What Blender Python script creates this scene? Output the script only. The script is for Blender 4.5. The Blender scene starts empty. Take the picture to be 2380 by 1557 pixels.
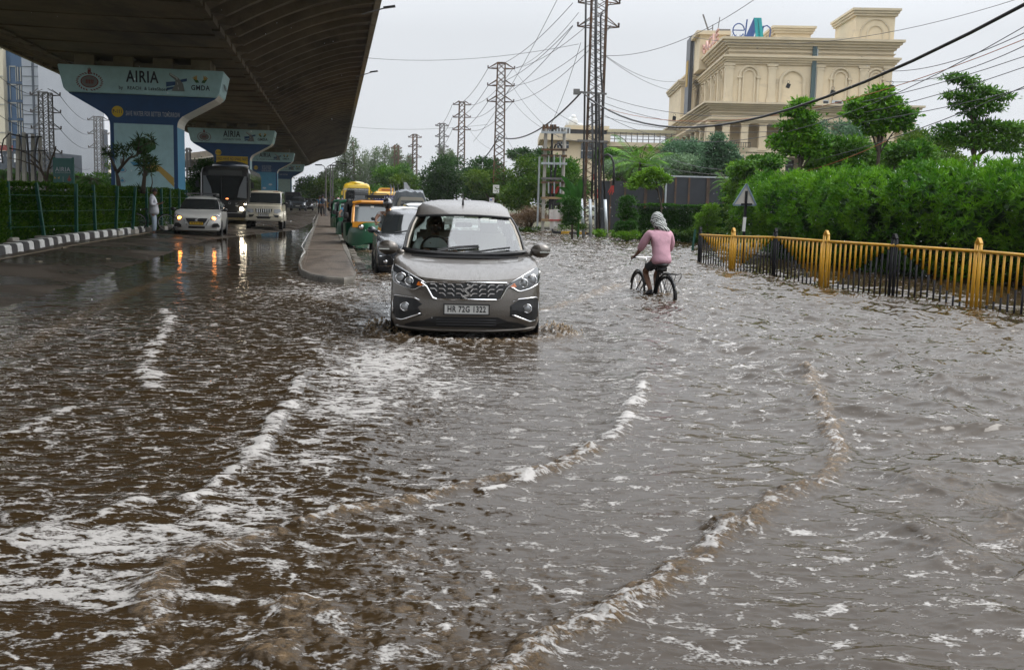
import bpy, bmesh, math, random
import numpy as np
from mathutils import Vector, Matrix, Quaternion
from mathutils.bvhtree import BVHTree
rad = math.radians
random.seed(7); RNG = np.random.default_rng(7)
scene = bpy.context.scene
COL = scene.collection

# ------------------------------------------------------------------ camera
F_PX, CXP, CYP = 2354.0, 1190.0, 778.5      # focal length and centre for a 2380 px wide frame
EYE = Vector((0, 0, 1.55))
PITCH = math.atan(303.5 / F_PX); ROLL = 0.026
_F = Vector((0, math.cos(PITCH), -math.sin(PITCH))); _R0 = Vector((1, 0, 0)); _U0 = Vector((0, math.sin(PITCH), math.cos(PITCH)))
_R = _R0 * math.cos(ROLL) + _U0 * math.sin(ROLL); _U = -_R0 * math.sin(ROLL) + _U0 * math.cos(ROLL)
cam_d = bpy.data.cameras.new("camera"); cam = bpy.data.objects.new("camera", cam_d); COL.objects.link(cam)
cam.matrix_world = Matrix(((_R.x, _U.x, -_F.x, EYE.x), (_R.y, _U.y, -_F.y, EYE.y), (_R.z, _U.z, -_F.z, EYE.z), (0, 0, 0, 1)))
cam_d.sensor_width = 36; cam_d.lens = 36 * F_PX / 2380; cam_d.clip_start = 0.05; cam_d.clip_end = 6000
scene.camera = cam

# ------------------------------------------------------------------ sky, sun, exposure
w = bpy.data.worlds.new("World"); scene.world = w; w.use_nodes = True
nt = w.node_tree; nt.nodes.clear()
SUN_EL, SUN_ROT = rad(52), rad(75)
sky = nt.nodes.new("ShaderNodeTexSky"); sky.sky_type = 'NISHITA'; sky.sun_disc = False
sky.sun_elevation = SUN_EL; sky.sun_rotation = SUN_ROT; sky.dust_density = 4; sky.air_density = 1.2
hs = nt.nodes.new("ShaderNodeHueSaturation"); hs.inputs['Saturation'].default_value = 0.22
mx = nt.nodes.new("ShaderNodeMixRGB"); mx.inputs[0].default_value = 0.86; mx.inputs[2].default_value = (7.0, 7.3, 7.7, 1)
tc = nt.nodes.new("ShaderNodeTexCoord"); nz = nt.nodes.new("ShaderNodeTexNoise"); nz.inputs['Scale'].default_value = 2.2; nz.inputs['Detail'].default_value = 4
cr = nt.nodes.new("ShaderNodeMapRange"); cr.inputs[3].default_value = 0.86; cr.inputs[4].default_value = 1.12
cm = nt.nodes.new("ShaderNodeVectorMath"); cm.operation = 'SCALE'
bg = nt.nodes.new("ShaderNodeBackground"); bg.inputs[1].default_value = 0.1
wo = nt.nodes.new("ShaderNodeOutputWorld")
L = nt.links.new
L(sky.outputs[0], hs.inputs['Color']); L(hs.outputs[0], mx.inputs[1]); L(tc.outputs['Generated'], nz.inputs['Vector'])
L(nz.outputs['Fac'], cr.inputs[0]); L(mx.outputs[0], cm.inputs[0])
# overcast sky: brighter towards the zenith than at the horizon
sx = nt.nodes.new("ShaderNodeSeparateXYZ"); L(tc.outputs['Generated'], sx.inputs[0])
zr = nt.nodes.new("ShaderNodeMapRange"); zr.inputs[1].default_value = 0.16; zr.inputs[2].default_value = 1.0; zr.inputs[3].default_value = 1.0; zr.inputs[4].default_value = 4.0; L(sx.outputs['Z'], zr.inputs[0])
zm = nt.nodes.new("ShaderNodeMath"); zm.operation = 'MULTIPLY'; L(cr.outputs[0], zm.inputs[0]); L(zr.outputs[0], zm.inputs[1]); L(zm.outputs[0], cm.inputs['Scale'])
L(cm.outputs[0], bg.inputs[0]); L(bg.outputs[0], wo.inputs[0])
sd = bpy.data.lights.new("sun", 'SUN'); sd.energy = 1.3; sd.angle = rad(30); sd.color = (1, 0.97, 0.92)
so = bpy.data.objects.new("sun", sd); COL.objects.link(so)
_sv = Vector((math.sin(SUN_ROT) * math.cos(SUN_EL), math.cos(SUN_ROT) * math.cos(SUN_EL), math.sin(SUN_EL)))
so.rotation_euler = _sv.to_track_quat('Z', 'Y').to_euler(); so.location = (0, 0, 60)
vs = scene.view_settings; vs.view_transform = 'Standard'; vs.look = 'None'; vs.exposure = 0.25; vs.gamma = 1
try: vs.use_curve_mapping = False
except Exception: pass
cy = scene.cycles
cy.max_bounces = 6; cy.diffuse_bounces = 3; cy.glossy_bounces = 4; cy.transparent_max_bounces = 12; cy.transmission_bounces = 4
cy.volume_bounces = 0; cy.caustics_reflective = False; cy.caustics_refractive = False

# ------------------------------------------------------------------ helpers: rays of the measured camera to world points
def P(x, y, z=0.0):
    d = _F * F_PX + _R * (x - CXP) + _U * (CYP - y)
    return EYE + d * ((z - EYE.z) / d.z)
def D(x, y, Y):
    d = _F * F_PX + _R * (x - CXP) + _U * (CYP - y)
    return EYE + d * (Y / d.y)

# ------------------------------------------------------------------ materials
_M = {}
def mat(name, col, rough=0.6, metal=0.0, emit=None, es=1.0, noise=0.0, nscale=6.0, bump=0.0, bscale=40.0, coat=0.0, spec=0.5, trans=0.0, stain=None):
    if name in _M: return _M[name]
    m = bpy.data.materials.new(name); m.use_nodes = True; n = m.node_tree; b = n.nodes['Principled BSDF']
    b.inputs['Base Color'].default_value = (*col, 1); b.inputs['Roughness'].default_value = rough; b.inputs['Metallic'].default_value = metal
    b.inputs['Specular IOR Level'].default_value = spec
    if coat: b.inputs['Coat Weight'].default_value = coat; b.inputs['Coat Roughness'].default_value = 0.04
    if emit: b.inputs['Emission Color'].default_value = (*emit, 1); b.inputs['Emission Strength'].default_value = es
    if noise or bump or stain:
        t = n.nodes.new("ShaderNodeTexCoord")
    if noise:
        z = n.nodes.new("ShaderNodeTexNoise"); z.inputs['Scale'].default_value = nscale; z.inputs['Detail'].default_value = 6; z.inputs['Roughness'].default_value = 0.65
        n.links.new(t.outputs['Object'], z.inputs['Vector'])
        mr = n.nodes.new("ShaderNodeMapRange"); mr.inputs[1].default_value = 0.25; mr.inputs[2].default_value = 0.75
        mr.inputs[3].default_value = 1 - noise; mr.inputs[4].default_value = 1 + noise
        vm = n.nodes.new("ShaderNodeVectorMath"); vm.operation = 'SCALE'; vm.inputs[0].default_value = col
        n.links.new(z.outputs['Fac'], mr.inputs[0]); n.links.new(mr.outputs[0], vm.inputs['Scale'])
        out = vm.outputs[0]
        if stain:
            z2 = n.nodes.new("ShaderNodeTexNoise"); z2.inputs['Scale'].default_value = stain[1]; z2.inputs['Detail'].default_value = 8; z2.inputs['Roughness'].default_value = 0.7
            mp = n.nodes.new("ShaderNodeMapping"); mp.inputs['Scale'].default_value = stain[3] if len(stain) > 3 else (1, 1, 1)
            n.links.new(t.outputs['Object'], mp.inputs[0]); n.links.new(mp.outputs[0], z2.inputs['Vector'])
            r2 = n.nodes.new("ShaderNodeMapRange"); r2.inputs[1].default_value = stain[2]; r2.inputs[2].default_value = stain[2] + 0.15
            n.links.new(z2.outputs['Fac'], r2.inputs[0])
            mm = n.nodes.new("ShaderNodeMixRGB"); mm.inputs[2].default_value = (*stain[0], 1)
            n.links.new(r2.outputs[0], mm.inputs[0]); n.links.new(out, mm.inputs[1]); out = mm.outputs[0]
        n.links.new(out, b.inputs['Base Color'])
    if bump:
        z = n.nodes.new("ShaderNodeTexNoise"); z.inputs['Scale'].default_value = bscale; z.inputs['Detail'].default_value = 5
        n.links.new(t.outputs['Object'], z.inputs['Vector'])
        bp = n.nodes.new("ShaderNodeBump"); bp.inputs['Strength'].default_value = bump; bp.inputs['Distance'].default_value = 0.02
        n.links.new(z.outputs['Fac'], bp.inputs['Height']); n.links.new(bp.outputs[0], b.inputs['Normal'])
    _M[name] = m; return m

def leafmat(name, c1, c2, scale=1.2, transl=0.3, rough=0.5):
    if name in _M: return _M[name]
    m = bpy.data.materials.new(name); m.use_nodes = True; n = m.node_tree; b = n.nodes['Principled BSDF']; o = n.nodes['Material Output']
    t = n.nodes.new("ShaderNodeTexCoord"); z = n.nodes.new("ShaderNodeTexNoise"); z.inputs['Scale'].default_value = scale; z.inputs['Detail'].default_value = 5
    at = n.nodes.new("ShaderNodeAttribute"); at.attribute_name = "lv"
    ad = n.nodes.new("ShaderNodeMath"); ad.operation = 'MULTIPLY_ADD'; ad.inputs[1].default_value = 0.55
    n.links.new(t.outputs['Object'], z.inputs['Vector']); 
    sb = n.nodes.new("ShaderNodeMath"); sb.operation = 'MULTIPLY_ADD'; sb.inputs[1].default_value = 1.6; sb.inputs[2].default_value = -0.58
    n.links.new(z.outputs['Fac'], sb.inputs[0]); n.links.new(at.outputs['Fac'], ad.inputs[0]); n.links.new(sb.outputs[0], ad.inputs[2])
    mm = n.nodes.new("ShaderNodeMixRGB"); mm.inputs[1].default_value = (*c1, 1); mm.inputs[2].default_value = (*c2, 1); mm.use_clamp = True
    n.links.new(ad.outputs[0], mm.inputs[0]); n.links.new(mm.outputs[0], b.inputs['Base Color'])
    b.inputs['Roughness'].default_value = rough; b.inputs['Specular IOR Level'].default_value = 0.18
    tr = n.nodes.new("ShaderNodeBsdfTranslucent"); n.links.new(mm.outputs[0], tr.inputs[0])
    ms = n.nodes.new("ShaderNodeMixShader"); ms.inputs[0].default_value = transl
    n.links.new(b.outputs[0], ms.inputs[1]); n.links.new(tr.outputs[0], ms.inputs[2]); n.links.new(ms.outputs[0], o.inputs[0])
    _M[name] = m; return m

def glassmat(name, tint, refl=1.0, base=0.0):
    if name in _M: return _M[name]
    m = bpy.data.materials.new(name); m.use_nodes = True; n = m.node_tree; n.nodes.remove(n.nodes['Principled BSDF']); o = n.nodes['Material Output']
    t = n.nodes.new("ShaderNodeBsdfTransparent"); t.inputs[0].default_value = (*tint, 1)
    g = n.nodes.new("ShaderNodeBsdfGlossy"); g.inputs['Roughness'].default_value = 0.03
    f = n.nodes.new("ShaderNodeFresnel"); f.inputs[0].default_value = 1.5
    k = n.nodes.new("ShaderNodeMath"); k.operation = 'MULTIPLY_ADD'; k.inputs[1].default_value = refl; k.inputs[2].default_value = base; k.use_clamp = True
    s = n.nodes.new("ShaderNodeMixShader")
    n.links.new(f.outputs[0], k.inputs[0]); n.links.new(k.outputs[0], s.inputs[0]); n.links.new(t.outputs[0], s.inputs[1]); n.links.new(g.outputs[0], s.inputs[2]); n.links.new(s.outputs[0], o.inputs[0])
    _M[name] = m; return m

# ------------------------------------------------------------------ object helpers
def tag(o, label=None, cat=None, group=None, kind=None):
    if label: o["label"] = label
    if cat: o["category"] = cat
    if group: o["group"] = group
    if kind: o["kind"] = kind
    return o
def thing(name, label, cat, loc=(0, 0, 0), rz=0.0, group=None, rot=None, sc=None):
    o = bpy.data.objects.new(name, None); COL.objects.link(o); o.location = loc; o.rotation_euler = rot or (0, 0, rz)
    if sc: o.scale = (sc, sc, sc) if not hasattr(sc, '__len__') else sc
    o.empty_display_size = 0.1
    return tag(o, label, cat, group)
def children(o): return list(o.children)
def copy_tree(o, parent=None):
    c = o.copy(); COL.objects.link(c); c.parent = parent
    if parent is not None: c.matrix_parent_inverse = o.matrix_parent_inverse.copy()
    for ch in children(o): copy_tree(ch, c)
    return c
def link_mesh(name, me, parent=None, loc=None):
    o = bpy.data.objects.new(name, me); COL.objects.link(o)
    if parent is not None: o.parent = parent
    if loc is not None: o.location = loc
    return o

class MB:
    def __init__(s): s.v = []; s.f = []; s.m = []; s.mats = []; s.cur = 0
    def mat(s, m):
        if m not in s.mats: s.mats.append(m)
        s.cur = s.mats.index(m); return s
    def add(s, vs, fs):
        n = len(s.v); s.v += [tuple(v) for v in vs]; s.f += [tuple(i + n for i in f) for f in fs]; s.m += [s.cur] * len(fs); return s
    def box(s, c, d, rz=0.0, M=None, taper=1.0):
        hx, hy, hz = d[0] / 2, d[1] / 2, d[2] / 2
        R = M if M is not None else Matrix.Rotation(rz, 3, 'Z')
        vs = []
        for z, t in ((-hz, 1), (hz, taper)):
            for x, y in ((-hx, -hy), (hx, -hy), (hx, hy), (-hx, hy)): vs.append(Vector(c) + R @ Vector((x * t, y * t, z)))
        return s.add(vs, [(3, 2, 1, 0), (4, 5, 6, 7), (0, 1, 5, 4), (1, 2, 6, 5), (2, 3, 7, 6), (3, 0, 4, 7)])
    def bar(s, a, b, w, h=None):
        a, b = Vector(a), Vector(b); d = b - a; l = d.length
        if l < 1e-6: return s
        q = d.to_track_quat('Z', 'X').to_matrix()
        return s.box((a + b) / 2, (w, h or w, l), M=q)
    def tube(s, pts, r, n=6, cap=True):
        pts = [Vector(p) for p in pts]; rs = r if hasattr(r, '__len__') else [r] * len(pts)
        vs, fs = [], []; up = None
        for i, p in enumerate(pts):
            d = (pts[min(i + 1, len(pts) - 1)] - pts[max(i - 1, 0)]).normalized()
            if up is None: up = d.orthogonal().normalized()
            else: up = (up - d * up.dot(d)).normalized()
            b = d.cross(up)
            for k in range(n):
                a = 2 * math.pi * k / n; vs.append(p + (up * math.cos(a) + b * math.sin(a)) * rs[i])
        for i in range(len(pts) - 1):
            for k in range(n): fs.append((i * n + k, i * n + (k + 1) % n, (i + 1) * n + (k + 1) % n, (i + 1) * n + k))
        if cap: fs.append(tuple(reversed(range(n)))); fs.append(tuple((len(pts) - 1) * n + k for k in range(n)))
        return s.add(vs, fs)
    def cyl(s, a, b, r, r2=None, n=12): return s.tube([a, b], [r, r if r2 is None else r2], n)
    def ell(s, c, r, n=10, m=7, M=None):
        vs, fs = [], []; R = M or Matrix.Identity(3)
        for j in range(m + 1):
            t = math.pi * j / m
            for k in range(n):
                a = 2 * math.pi * k / n
                vs.append(Vector(c) + R @ Vector((r[0] * math.sin(t) * math.cos(a), r[1] * math.sin(t) * math.sin(a), r[2] * math.cos(t))))
        for j in range(m):
            for k in range(n): fs.append((j * n + k, (j + 1) * n + k, (j + 1) * n + (k + 1) % n, j * n + (k + 1) % n))
        return s.add(vs, fs)
    def prism(s, poly, axis, a0, a1):
        """poly of (u,v) extruded along axis ('x','y','z') from a0 to a1"""
        def mk(u, v, a): return {'x': (a, u, v), 'y': (u, a, v), 'z': (u, v, a)}[axis]
        n = len(poly); vs = [mk(u, v, a0) for u, v in poly] + [mk(u, v, a1) for u, v in poly]
        fs = [tuple(range(n)), tuple(reversed(range(n, 2 * n)))] + [(i, i + n, (i + 1) % n + n, (i + 1) % n) for i in range(n)]
        return s.add(vs, fs)
    def ring(s, c, R, r, axis='x', n=28, m=6, a0=0, a1=360):
        pts = []
        for i in range(n + 1):
            a = rad(a0 + (a1 - a0) * i / n); u, v = R * math.cos(a), R * math.sin(a)
            pts.append(Vector(c) + Vector({'x': (0, u, v), 'y': (u, 0, v), 'z': (u, v, 0)}[axis]))
        return s.tube(pts, r, m, cap=False)
    def flat(s, poly, y, flip=False):  # polygon of (x,z) at constant y, facing -y
        vs = [(u, y, v) for u, v in poly]; f = tuple(range(len(poly)))
        return s.add(vs, [f])
    def build(s, name, m=None, parent=None, smooth=False, loc=None, bevel=0.0, recalc=True, auto=None):
        me = bpy.data.meshes.new(name); me.from_pydata(s.v, [], s.f)
        if m is not None: me.materials.append(m)
        else:
            for q in s.mats: me.materials.append(q)
            me.polygons.foreach_set("material_index", s.m)
        if recalc or bevel:
            bm = bmesh.new(); bm.from_mesh(me)
            if bevel: bmesh.ops.bevel(bm, geom=list(bm.edges), offset=bevel, segments=2, affect='EDGES', clamp_overlap=True)
            bmesh.ops.recalc_face_normals(bm, faces=bm.faces); bm.to_mesh(me); bm.free()
        if smooth: me.polygons.foreach_set("use_smooth", [True] * len(me.polygons))
        if auto and smooth:
            try: me.set_sharp_from_angle(angle=rad(auto))
            except Exception: pass
        me.update(); return link_mesh(name, me, parent, loc)

def quad_mesh(name, V, nper, m, lv=None, smooth=False):
    """V (n*nper,3) numpy, faces of nper verts each"""
    n = len(V) // nper; me = bpy.data.meshes.new(name)
    me.vertices.add(len(V)); me.vertices.foreach_set("co", V.astype(np.float32).ravel())
    me.loops.add(n * nper); me.loops.foreach_set("vertex_index", np.arange(n * nper, dtype=np.int32))
    me.polygons.add(n); me.polygons.foreach_set("loop_start", np.arange(0, n * nper, nper, dtype=np.int32))
    me.update(calc_edges=True)
    if lv is not None:
        a = me.attributes.new("lv", 'FLOAT', 'FACE'); a.data.foreach_set("value", lv.astype(np.float32))
    me.materials.append(m); return me

def leaf_cloud(C, L, W, droop=0.0, radial=None, up=0.3, var=0.35, rng=RNG):
    """diamond leaves at C (n,3); returns verts (n*4,3), lv (n,)"""
    n = len(C); d = rng.normal(size=(n, 3)); d[:, 2] = d[:, 2] * 0.6 - droop
    if radial is not None: d = d * 0.6 + radial * 1.1
    d /= np.linalg.norm(d, axis=1)[:, None] + 1e-9
    nr = rng.normal(size=(n, 3)); nr[:, 2] += up * 3
    s = np.cross(d, nr); s /= np.linalg.norm(s, axis=1)[:, None] + 1e-9
    l = (L * (1 + var * rng.uniform(-1, 1, n)))[:, None]; w = (W * (1 + var * rng.uniform(-1, 1, n)))[:, None]
    V = np.empty((n, 4, 3)); V[:, 0] = C; V[:, 1] = C + d * l * 0.45 + s * w * 0.5; V[:, 2] = C + d * l; V[:, 3] = C + d * l * 0.45 - s * w * 0.5
    return V.reshape(-1, 3), rng.uniform(-0.5, 0.5, n)

def clump_points(clumps, n, inner=0.55, rng=RNG):
    """clumps: (cx,cy,cz,rx,ry,rz); n points over their shells, and outward directions"""
    A = np.array(clumps, float); wgt = (A[:, 3] * A[:, 4] + A[:, 3] * A[:, 5] + A[:, 4] * A[:, 5]); wgt /= wgt.sum()
    k = rng.choice(len(A), n, p=wgt); d = rng.normal(size=(n, 3)); d /= np.linalg.norm(d, axis=1)[:, None]
    r = (inner + (1 - inner) * rng.uniform(0, 1, n) ** 0.5) * (1 + 0.2 * rng.normal(size=n))
    return A[k, :3] + d * A[k, 3:] * r[:, None], d

def text_obj(body, size, m, parent, M, name="lettering", sx=1.0, ext=0.004, align='CENTER', bold=0.0):
    cu = bpy.data.curves.new(name, 'FONT'); cu.body = body; cu.size = size; cu.extrude = ext; cu.align_x = align; cu.align_y = 'CENTER'; cu.offset = bold
    cu.resolution_u = 3; cu.space_character = 1.12; cu.materials.append(m)
    o = bpy.data.objects.new(name, cu); COL.objects.link(o)
    dg = bpy.context.evaluated_depsgraph_get(); dg.update(); me = bpy.data.meshes.new_from_object(o.evaluated_get(dg))
    me.transform(M @ Matrix.Diagonal((sx, 1, 1, 1))); bpy.data.objects.remove(o); bpy.data.curves.remove(cu); me.name = name
    return link_mesh(name, me, parent)
# text lies in XY facing +Z; FRONT turns it to face -Y (towards the camera) at (x,y,z)
def FRONT(x, y, z, tilt=0.0): return Matrix.Translation((x, y, z)) @ Matrix.Rotation(rad(90) - tilt, 4, 'X')

def skin(name, verts, edges, radii, m, parent=None, sub=2, flat=None):
    me = bpy.data.meshes.new(name); me.from_pydata([tuple(v) for v in verts], edges, [])
    o = bpy.data.objects.new(name, me); COL.objects.link(o)
    md = o.modifiers.new("s", 'SKIN'); md.use_smooth_shade = True; md.branch_smoothing = 0.6
    sv = me.skin_vertices[0].data if me.skin_vertices else me.skin_vertices.new().data
    for i, r in enumerate(radii):
        sv[i].radius = (r, r) if not hasattr(r, '__len__') else r
        sv[i].use_root = (i == 0)
    sb = o.modifiers.new("b", 'SUBSURF'); sb.levels = sub; sb.render_levels = sub
    dg = bpy.context.evaluated_depsgraph_get(); dg.update(); res = bpy.data.meshes.new_from_object(o.evaluated_get(dg))
    bpy.data.objects.remove(o); res.name = name
    res.materials.clear(); res.materials.append(m); res.polygons.foreach_set("use_smooth", [True] * len(res.polygons))
    return link_mesh(name, res, parent)
# ------------------------------------------------------------------ noise for real geometry
def _hash(ix, iy, s):
    h = (ix.astype(np.int64) * 374761393 + iy.astype(np.int64) * 668265263 + s * 2147483647) & 0xffffffff
    h = ((h ^ (h >> 13)) * 1274126177) & 0xffffffff
    return ((h ^ (h >> 16)) & 0xffff) / 65535.0
def pnoise(x, y, s=0):
    ix, iy = np.floor(x), np.floor(y); fx, fy = x - ix, y - iy; r = 0
    u, v = fx * fx * fx * (fx * (fx * 6 - 15) + 10), fy * fy * fy * (fy * (fy * 6 - 15) + 10)
    def g(dx, dy):
        a = _hash(ix + dx, iy + dy, s) * 2 * np.pi
        return np.cos(a) * (fx - dx) + np.sin(a) * (fy - dy)
    return ((g(0, 0) * (1 - u) + g(1, 0) * u) * (1 - v) + (g(0, 1) * (1 - u) + g(1, 1) * u) * v) * 1.5
def fbm(x, y, o=4, s=0):
    t = 0; a = 1.0
    for i in range(o): t = t + a * pnoise(x * 2 ** i, y * 2 ** i, s + i); a *= 0.5
    return t
def sstep(a, b, x): t = np.clip((x - a) / (b - a), 0, 1); return t * t * (3 - 2 * t)

# ------------------------------------------------------------------ plan of the roads (metres; water surface is z = 0)
MED_L = lambda Y: -5.1 - 0.187 * (Y - 24.1)
MED_R = lambda Y: -3.62 - 0.187 * (Y - 23.0)
_kerb = [(0, 597.6), (170, 562), (340, 539), (402, 528)]
KERB = [P(x, y, 0.12) for x, y in _kerb]
def kerb_x(Y):
    Y = np.asarray(Y, float); ys = [k.y for k in KERB]; xs = [k.x for k in KERB]
    lo = xs[0] + (Y - ys[0]) * 0.155 * -1; hi = xs[-1] + (Y - ys[-1]) * -0.187
    return np.where(Y < ys[0], lo, np.where(Y > ys[-1], hi, np.interp(Y, ys, xs)))
def ground_z(X, Y):
    wdt = MED_L(Y) - X
    left = 0.055 * (wdt - 3.6 + np.clip((Y - 36) * 0.18, 0, 2.6)) + np.clip(Y - 45, 0, 60) * 0.002
    left = np.minimum(left, 0.13)
    left = np.where(X < kerb_x(Y) - 0.1, 0.16 + 0.03 * pnoise(X * .6, Y * .6), left)
    right = np.where(X > 0.8, -0.3, -0.13) + 0 * Y
    right = right + sstep(58, 78, Y) * (0.16 + 0.17 * (X > 0.8))
    # verge to the right of the carriageway and behind the railing
    vx = np.where(Y > 50, -0.2 - 0.16 * (Y - 50) + 3, 60)
    ver = sstep(51.5, 53.5, Y + 0.04 * X) * sstep(0, 1.5, X - vx)
    right = right * (1 - ver) + (0.12 + 0.05 * pnoise(X * .3, Y * .3)) * ver
    fx = np.interp(Y, (7, 12, 17, 21, 25.4, 29, 33.5, 40, 50), (14.5, 13.6, 12.3, 10.7, 8.7, 8.2, 7.7, 7.5, 8.5))
    hz = sstep(.5, 1.0, X - fx) * (Y < 50)
    right = right * (1 - hz) + 0.1 * hz
    return np.where(wdt > -0.7, left, right)

def grid_mesh(name, xs, ys, zf, m, parent=None):
    X, Y = np.meshgrid(xs, ys); Z = zf(X, Y); nx, ny = len(xs), len(ys)
    V = np.stack([X, Y, Z], -1).reshape(-1, 3)
    i = np.arange(ny - 1)[:, None] * nx + np.arange(nx - 1)[None]; Fc = np.stack([i, i + 1, i + nx + 1, i + nx], -1).reshape(-1, 4)
    return raw_mesh(name, V, Fc, m, parent)
def raw_mesh(name, V, Fc, m, parent=None, smooth=True):
    me = bpy.data.meshes.new(name); me.vertices.add(len(V)); me.vertices.foreach_set("co", V.astype(np.float32).ravel())
    me.loops.add(Fc.size); me.loops.foreach_set("vertex_index", Fc.astype(np.int32).ravel())
    me.polygons.add(len(Fc)); me.polygons.foreach_set("loop_start", np.arange(0, Fc.size, 4, dtype=np.int32))
    me.polygons.foreach_set("use_smooth", np.ones(len(Fc), bool)); me.update(calc_edges=True)
    me.materials.append(m); return link_mesh(name, me, parent)

# wet asphalt, soil
def wet_asphalt():
    m = bpy.data.materials.new("wet_asphalt"); m.use_nodes = True; n = m.node_tree; b = n.nodes['Principled BSDF']; l = n.links.new
    t = n.nodes.new("ShaderNodeTexCoord")
    z = n.nodes.new("ShaderNodeTexNoise"); z.inputs['Scale'].default_value = 0.45; z.inputs['Detail'].default_value = 5; l(t.outputs['Object'], z.inputs[0])
    z2 = n.nodes.new("ShaderNodeTexNoise"); z2.inputs['Scale'].default_value = 70; z2.inputs['Detail'].default_value = 3; l(t.outputs['Object'], z2.inputs[0])
    r = n.nodes.new("ShaderNodeMapRange"); r.inputs[1].default_value = 0.42; r.inputs[2].default_value = 0.6; r.inputs[3].default_value = 0.2; r.inputs[4].default_value = 0.62; l(z.outputs['Fac'], r.inputs[0]); l(r.outputs[0], b.inputs['Roughness'])
    c = n.nodes.new("ShaderNodeValToRGB"); c.color_ramp.elements[0].color = (0.028, 0.021, 0.015, 1); c.color_ramp.elements[1].color = (0.060, 0.047, 0.034, 1)
    c.color_ramp.elements[0].position = 0.3; c.color_ramp.elements[1].position = 0.7; l(z.outputs['Fac'], c.inputs[0]); l(c.outputs[0], b.inputs['Base Color'])
    bp = n.nodes.new("ShaderNodeBump"); bp.inputs['Strength'].default_value = 0.35; bp.inputs['Distance'].default_value = 0.01; l(z2.outputs['Fac'], bp.inputs['Height']); l(bp.outputs[0], b.inputs['Normal'])
    return m
ASPH = wet_asphalt()
SOIL = mat("soil", (0.075, 0.06, 0.035), 0.9, noise=0.4, nscale=1.5, bump=0.5, bscale=12, stain=((0.05, 0.085, 0.02), 0.9, 0.5))
FAR = mat("far_soil", (0.07, 0.08, 0.035), 0.95, noise=0.3, nscale=0.05)
grid_mesh("road", np.linspace(-26, 9, 141), np.linspace(-8, 150, 320), ground_z, ASPH)["kind"] = "structure"
def soil_z(X, Y):
    z = ground_z(X, Y); rd = (X > kerb_x(Y) - 0.15) & (X < np.where(Y < 52, 9 + 0 * Y, 3.5 - 0.16 * (Y - 50)))
    return np.where(rd, z - 0.25, z + 0.012)
grid_mesh("ground", np.linspace(-75, 75, 301), np.linspace(-8, 190, 300), soil_z, SOIL)["kind"] = "structure"
gb = MB(); gb.box((0, 1800, -0.56), (7000, 5200, 0.4)); gb.build("terrain", FAR)["kind"] = "structure"

# raised median pavement with a rounded nose
MEDM = mat("median_concrete", (0.135, 0.105, 0.08), 0.4, noise=0.5, nscale=6, bump=1.0, bscale=22, stain=((0.05, 0.038, 0.028), 1.6, 0.5))
KSTONE = mat("median_kerbstone", (0.17, 0.155, 0.13), 0.55, noise=0.5, nscale=5, bump=0.7, bscale=14, stain=((0.05, 0.045, 0.04), 2.5, 0.5))
def median_outline(k=0.0):
    nose = [P(693, 604, 0.2), P(700, 618, 0.2), P(722, 627, 0.2), P(760, 634, 0.2), P(800, 637, 0.2), P(822, 634, 0.2), P(828, 624, 0.2)]
    left = [Vector((MED_L(Y), Y, 0)) for Y in (60, 100, 150)][::-1] + [Vector((MED_L(Y), Y, 0)) for Y in (40, 30)]
    right = [Vector((MED_R(Y), Y, 0)) for Y in (28, 40, 60, 100, 150)]
    o = [Vector((v.x, v.y, 0)) for v in left + nose + right]; c = Vector((-4.4, 24, 0)); res = []
    for v in o:
        cx = (MED_L(v.y) + MED_R(v.y)) / 2 if v.y > 26 else -4.25; cyy = v.y if v.y > 26 else 25.0
        d = Vector((cx, cyy, 0)) - v; res.append(v + d.normalized() * k if d.length > 0 else v)
    return res
hN = lambda v: 0.2 - 0.075 * min(1, max(0, (26.5 - v.y) / 5)) + random.uniform(-.008, .008)
mb = MB(); o0, o1 = median_outline(0), median_outline(0.14); n = len(o0)
mb.mat(KSTONE); vs = [(v.x, v.y, -0.35) for v in o0] + [(v.x, v.y, hN(v) - .035) for v in o0] + [(v.x, v.y, hN(v)) for v in median_outline(0.03)] + [(v.x, v.y, hN(v)) for v in o1] + [(v.x, v.y, hN(v) - .015) for v in o1]
fs = [(r * n + i, r * n + i + 1, (r + 1) * n + i + 1, (r + 1) * n + i) for r in range(4) for i in range(n - 1)]
mb.add(vs, fs); mb.mat(MEDM); mb.add(vs[-n:], [tuple(range(n))])
for Y in np.arange(27.5, 120, 5.2):   # joints across the slab, proud ridge of mortar
    mb.mat(KSTONE); mb.box(((MED_L(Y) + MED_R(Y)) / 2, Y, 0.187), (1.2, 0.05, 0.008))
mo = mb.build("pavement", None); mo["kind"] = "structure"
# yellow cobbled edging lapped by the water on the traffic side
COB = mat("cobble", (0.24, 0.22, 0.185), 0.5, noise=0.4, nscale=6, bump=0.6, bscale=20)
cb = MB()
for i in range(150):
    Y = 22.4 + i * 0.3; 
    if Y > 66: break
    cb.box((MED_R(Y) + 0.16 + random.uniform(-.02, .02), Y, -0.06 + random.uniform(-.02, .02)), (0.2, 0.24, 0.2), rz=0.18 + random.uniform(-.1, .1))
co = cb.build("kerb", COB, bevel=0.03); co["kind"] = "structure"
# thin white cord lying along the median
cord = MB(); pts = [P(x, y, 0.21) for x, y in ((699, 598), (702, 585), (706, 572), (716, 548), (724, 528), (729, 512), (735, 500))]
cord.tube([p + Vector((0.08 * math.sin(i * 2), 0, 0)) for i, p in enumerate(pts)], 0.009, 5)
tag(cord.build("cord", mat("white_cord", (0.6, 0.6, 0.58), 0.7)), "thin white cord trailing along the near edge of the median", "cord")

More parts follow.
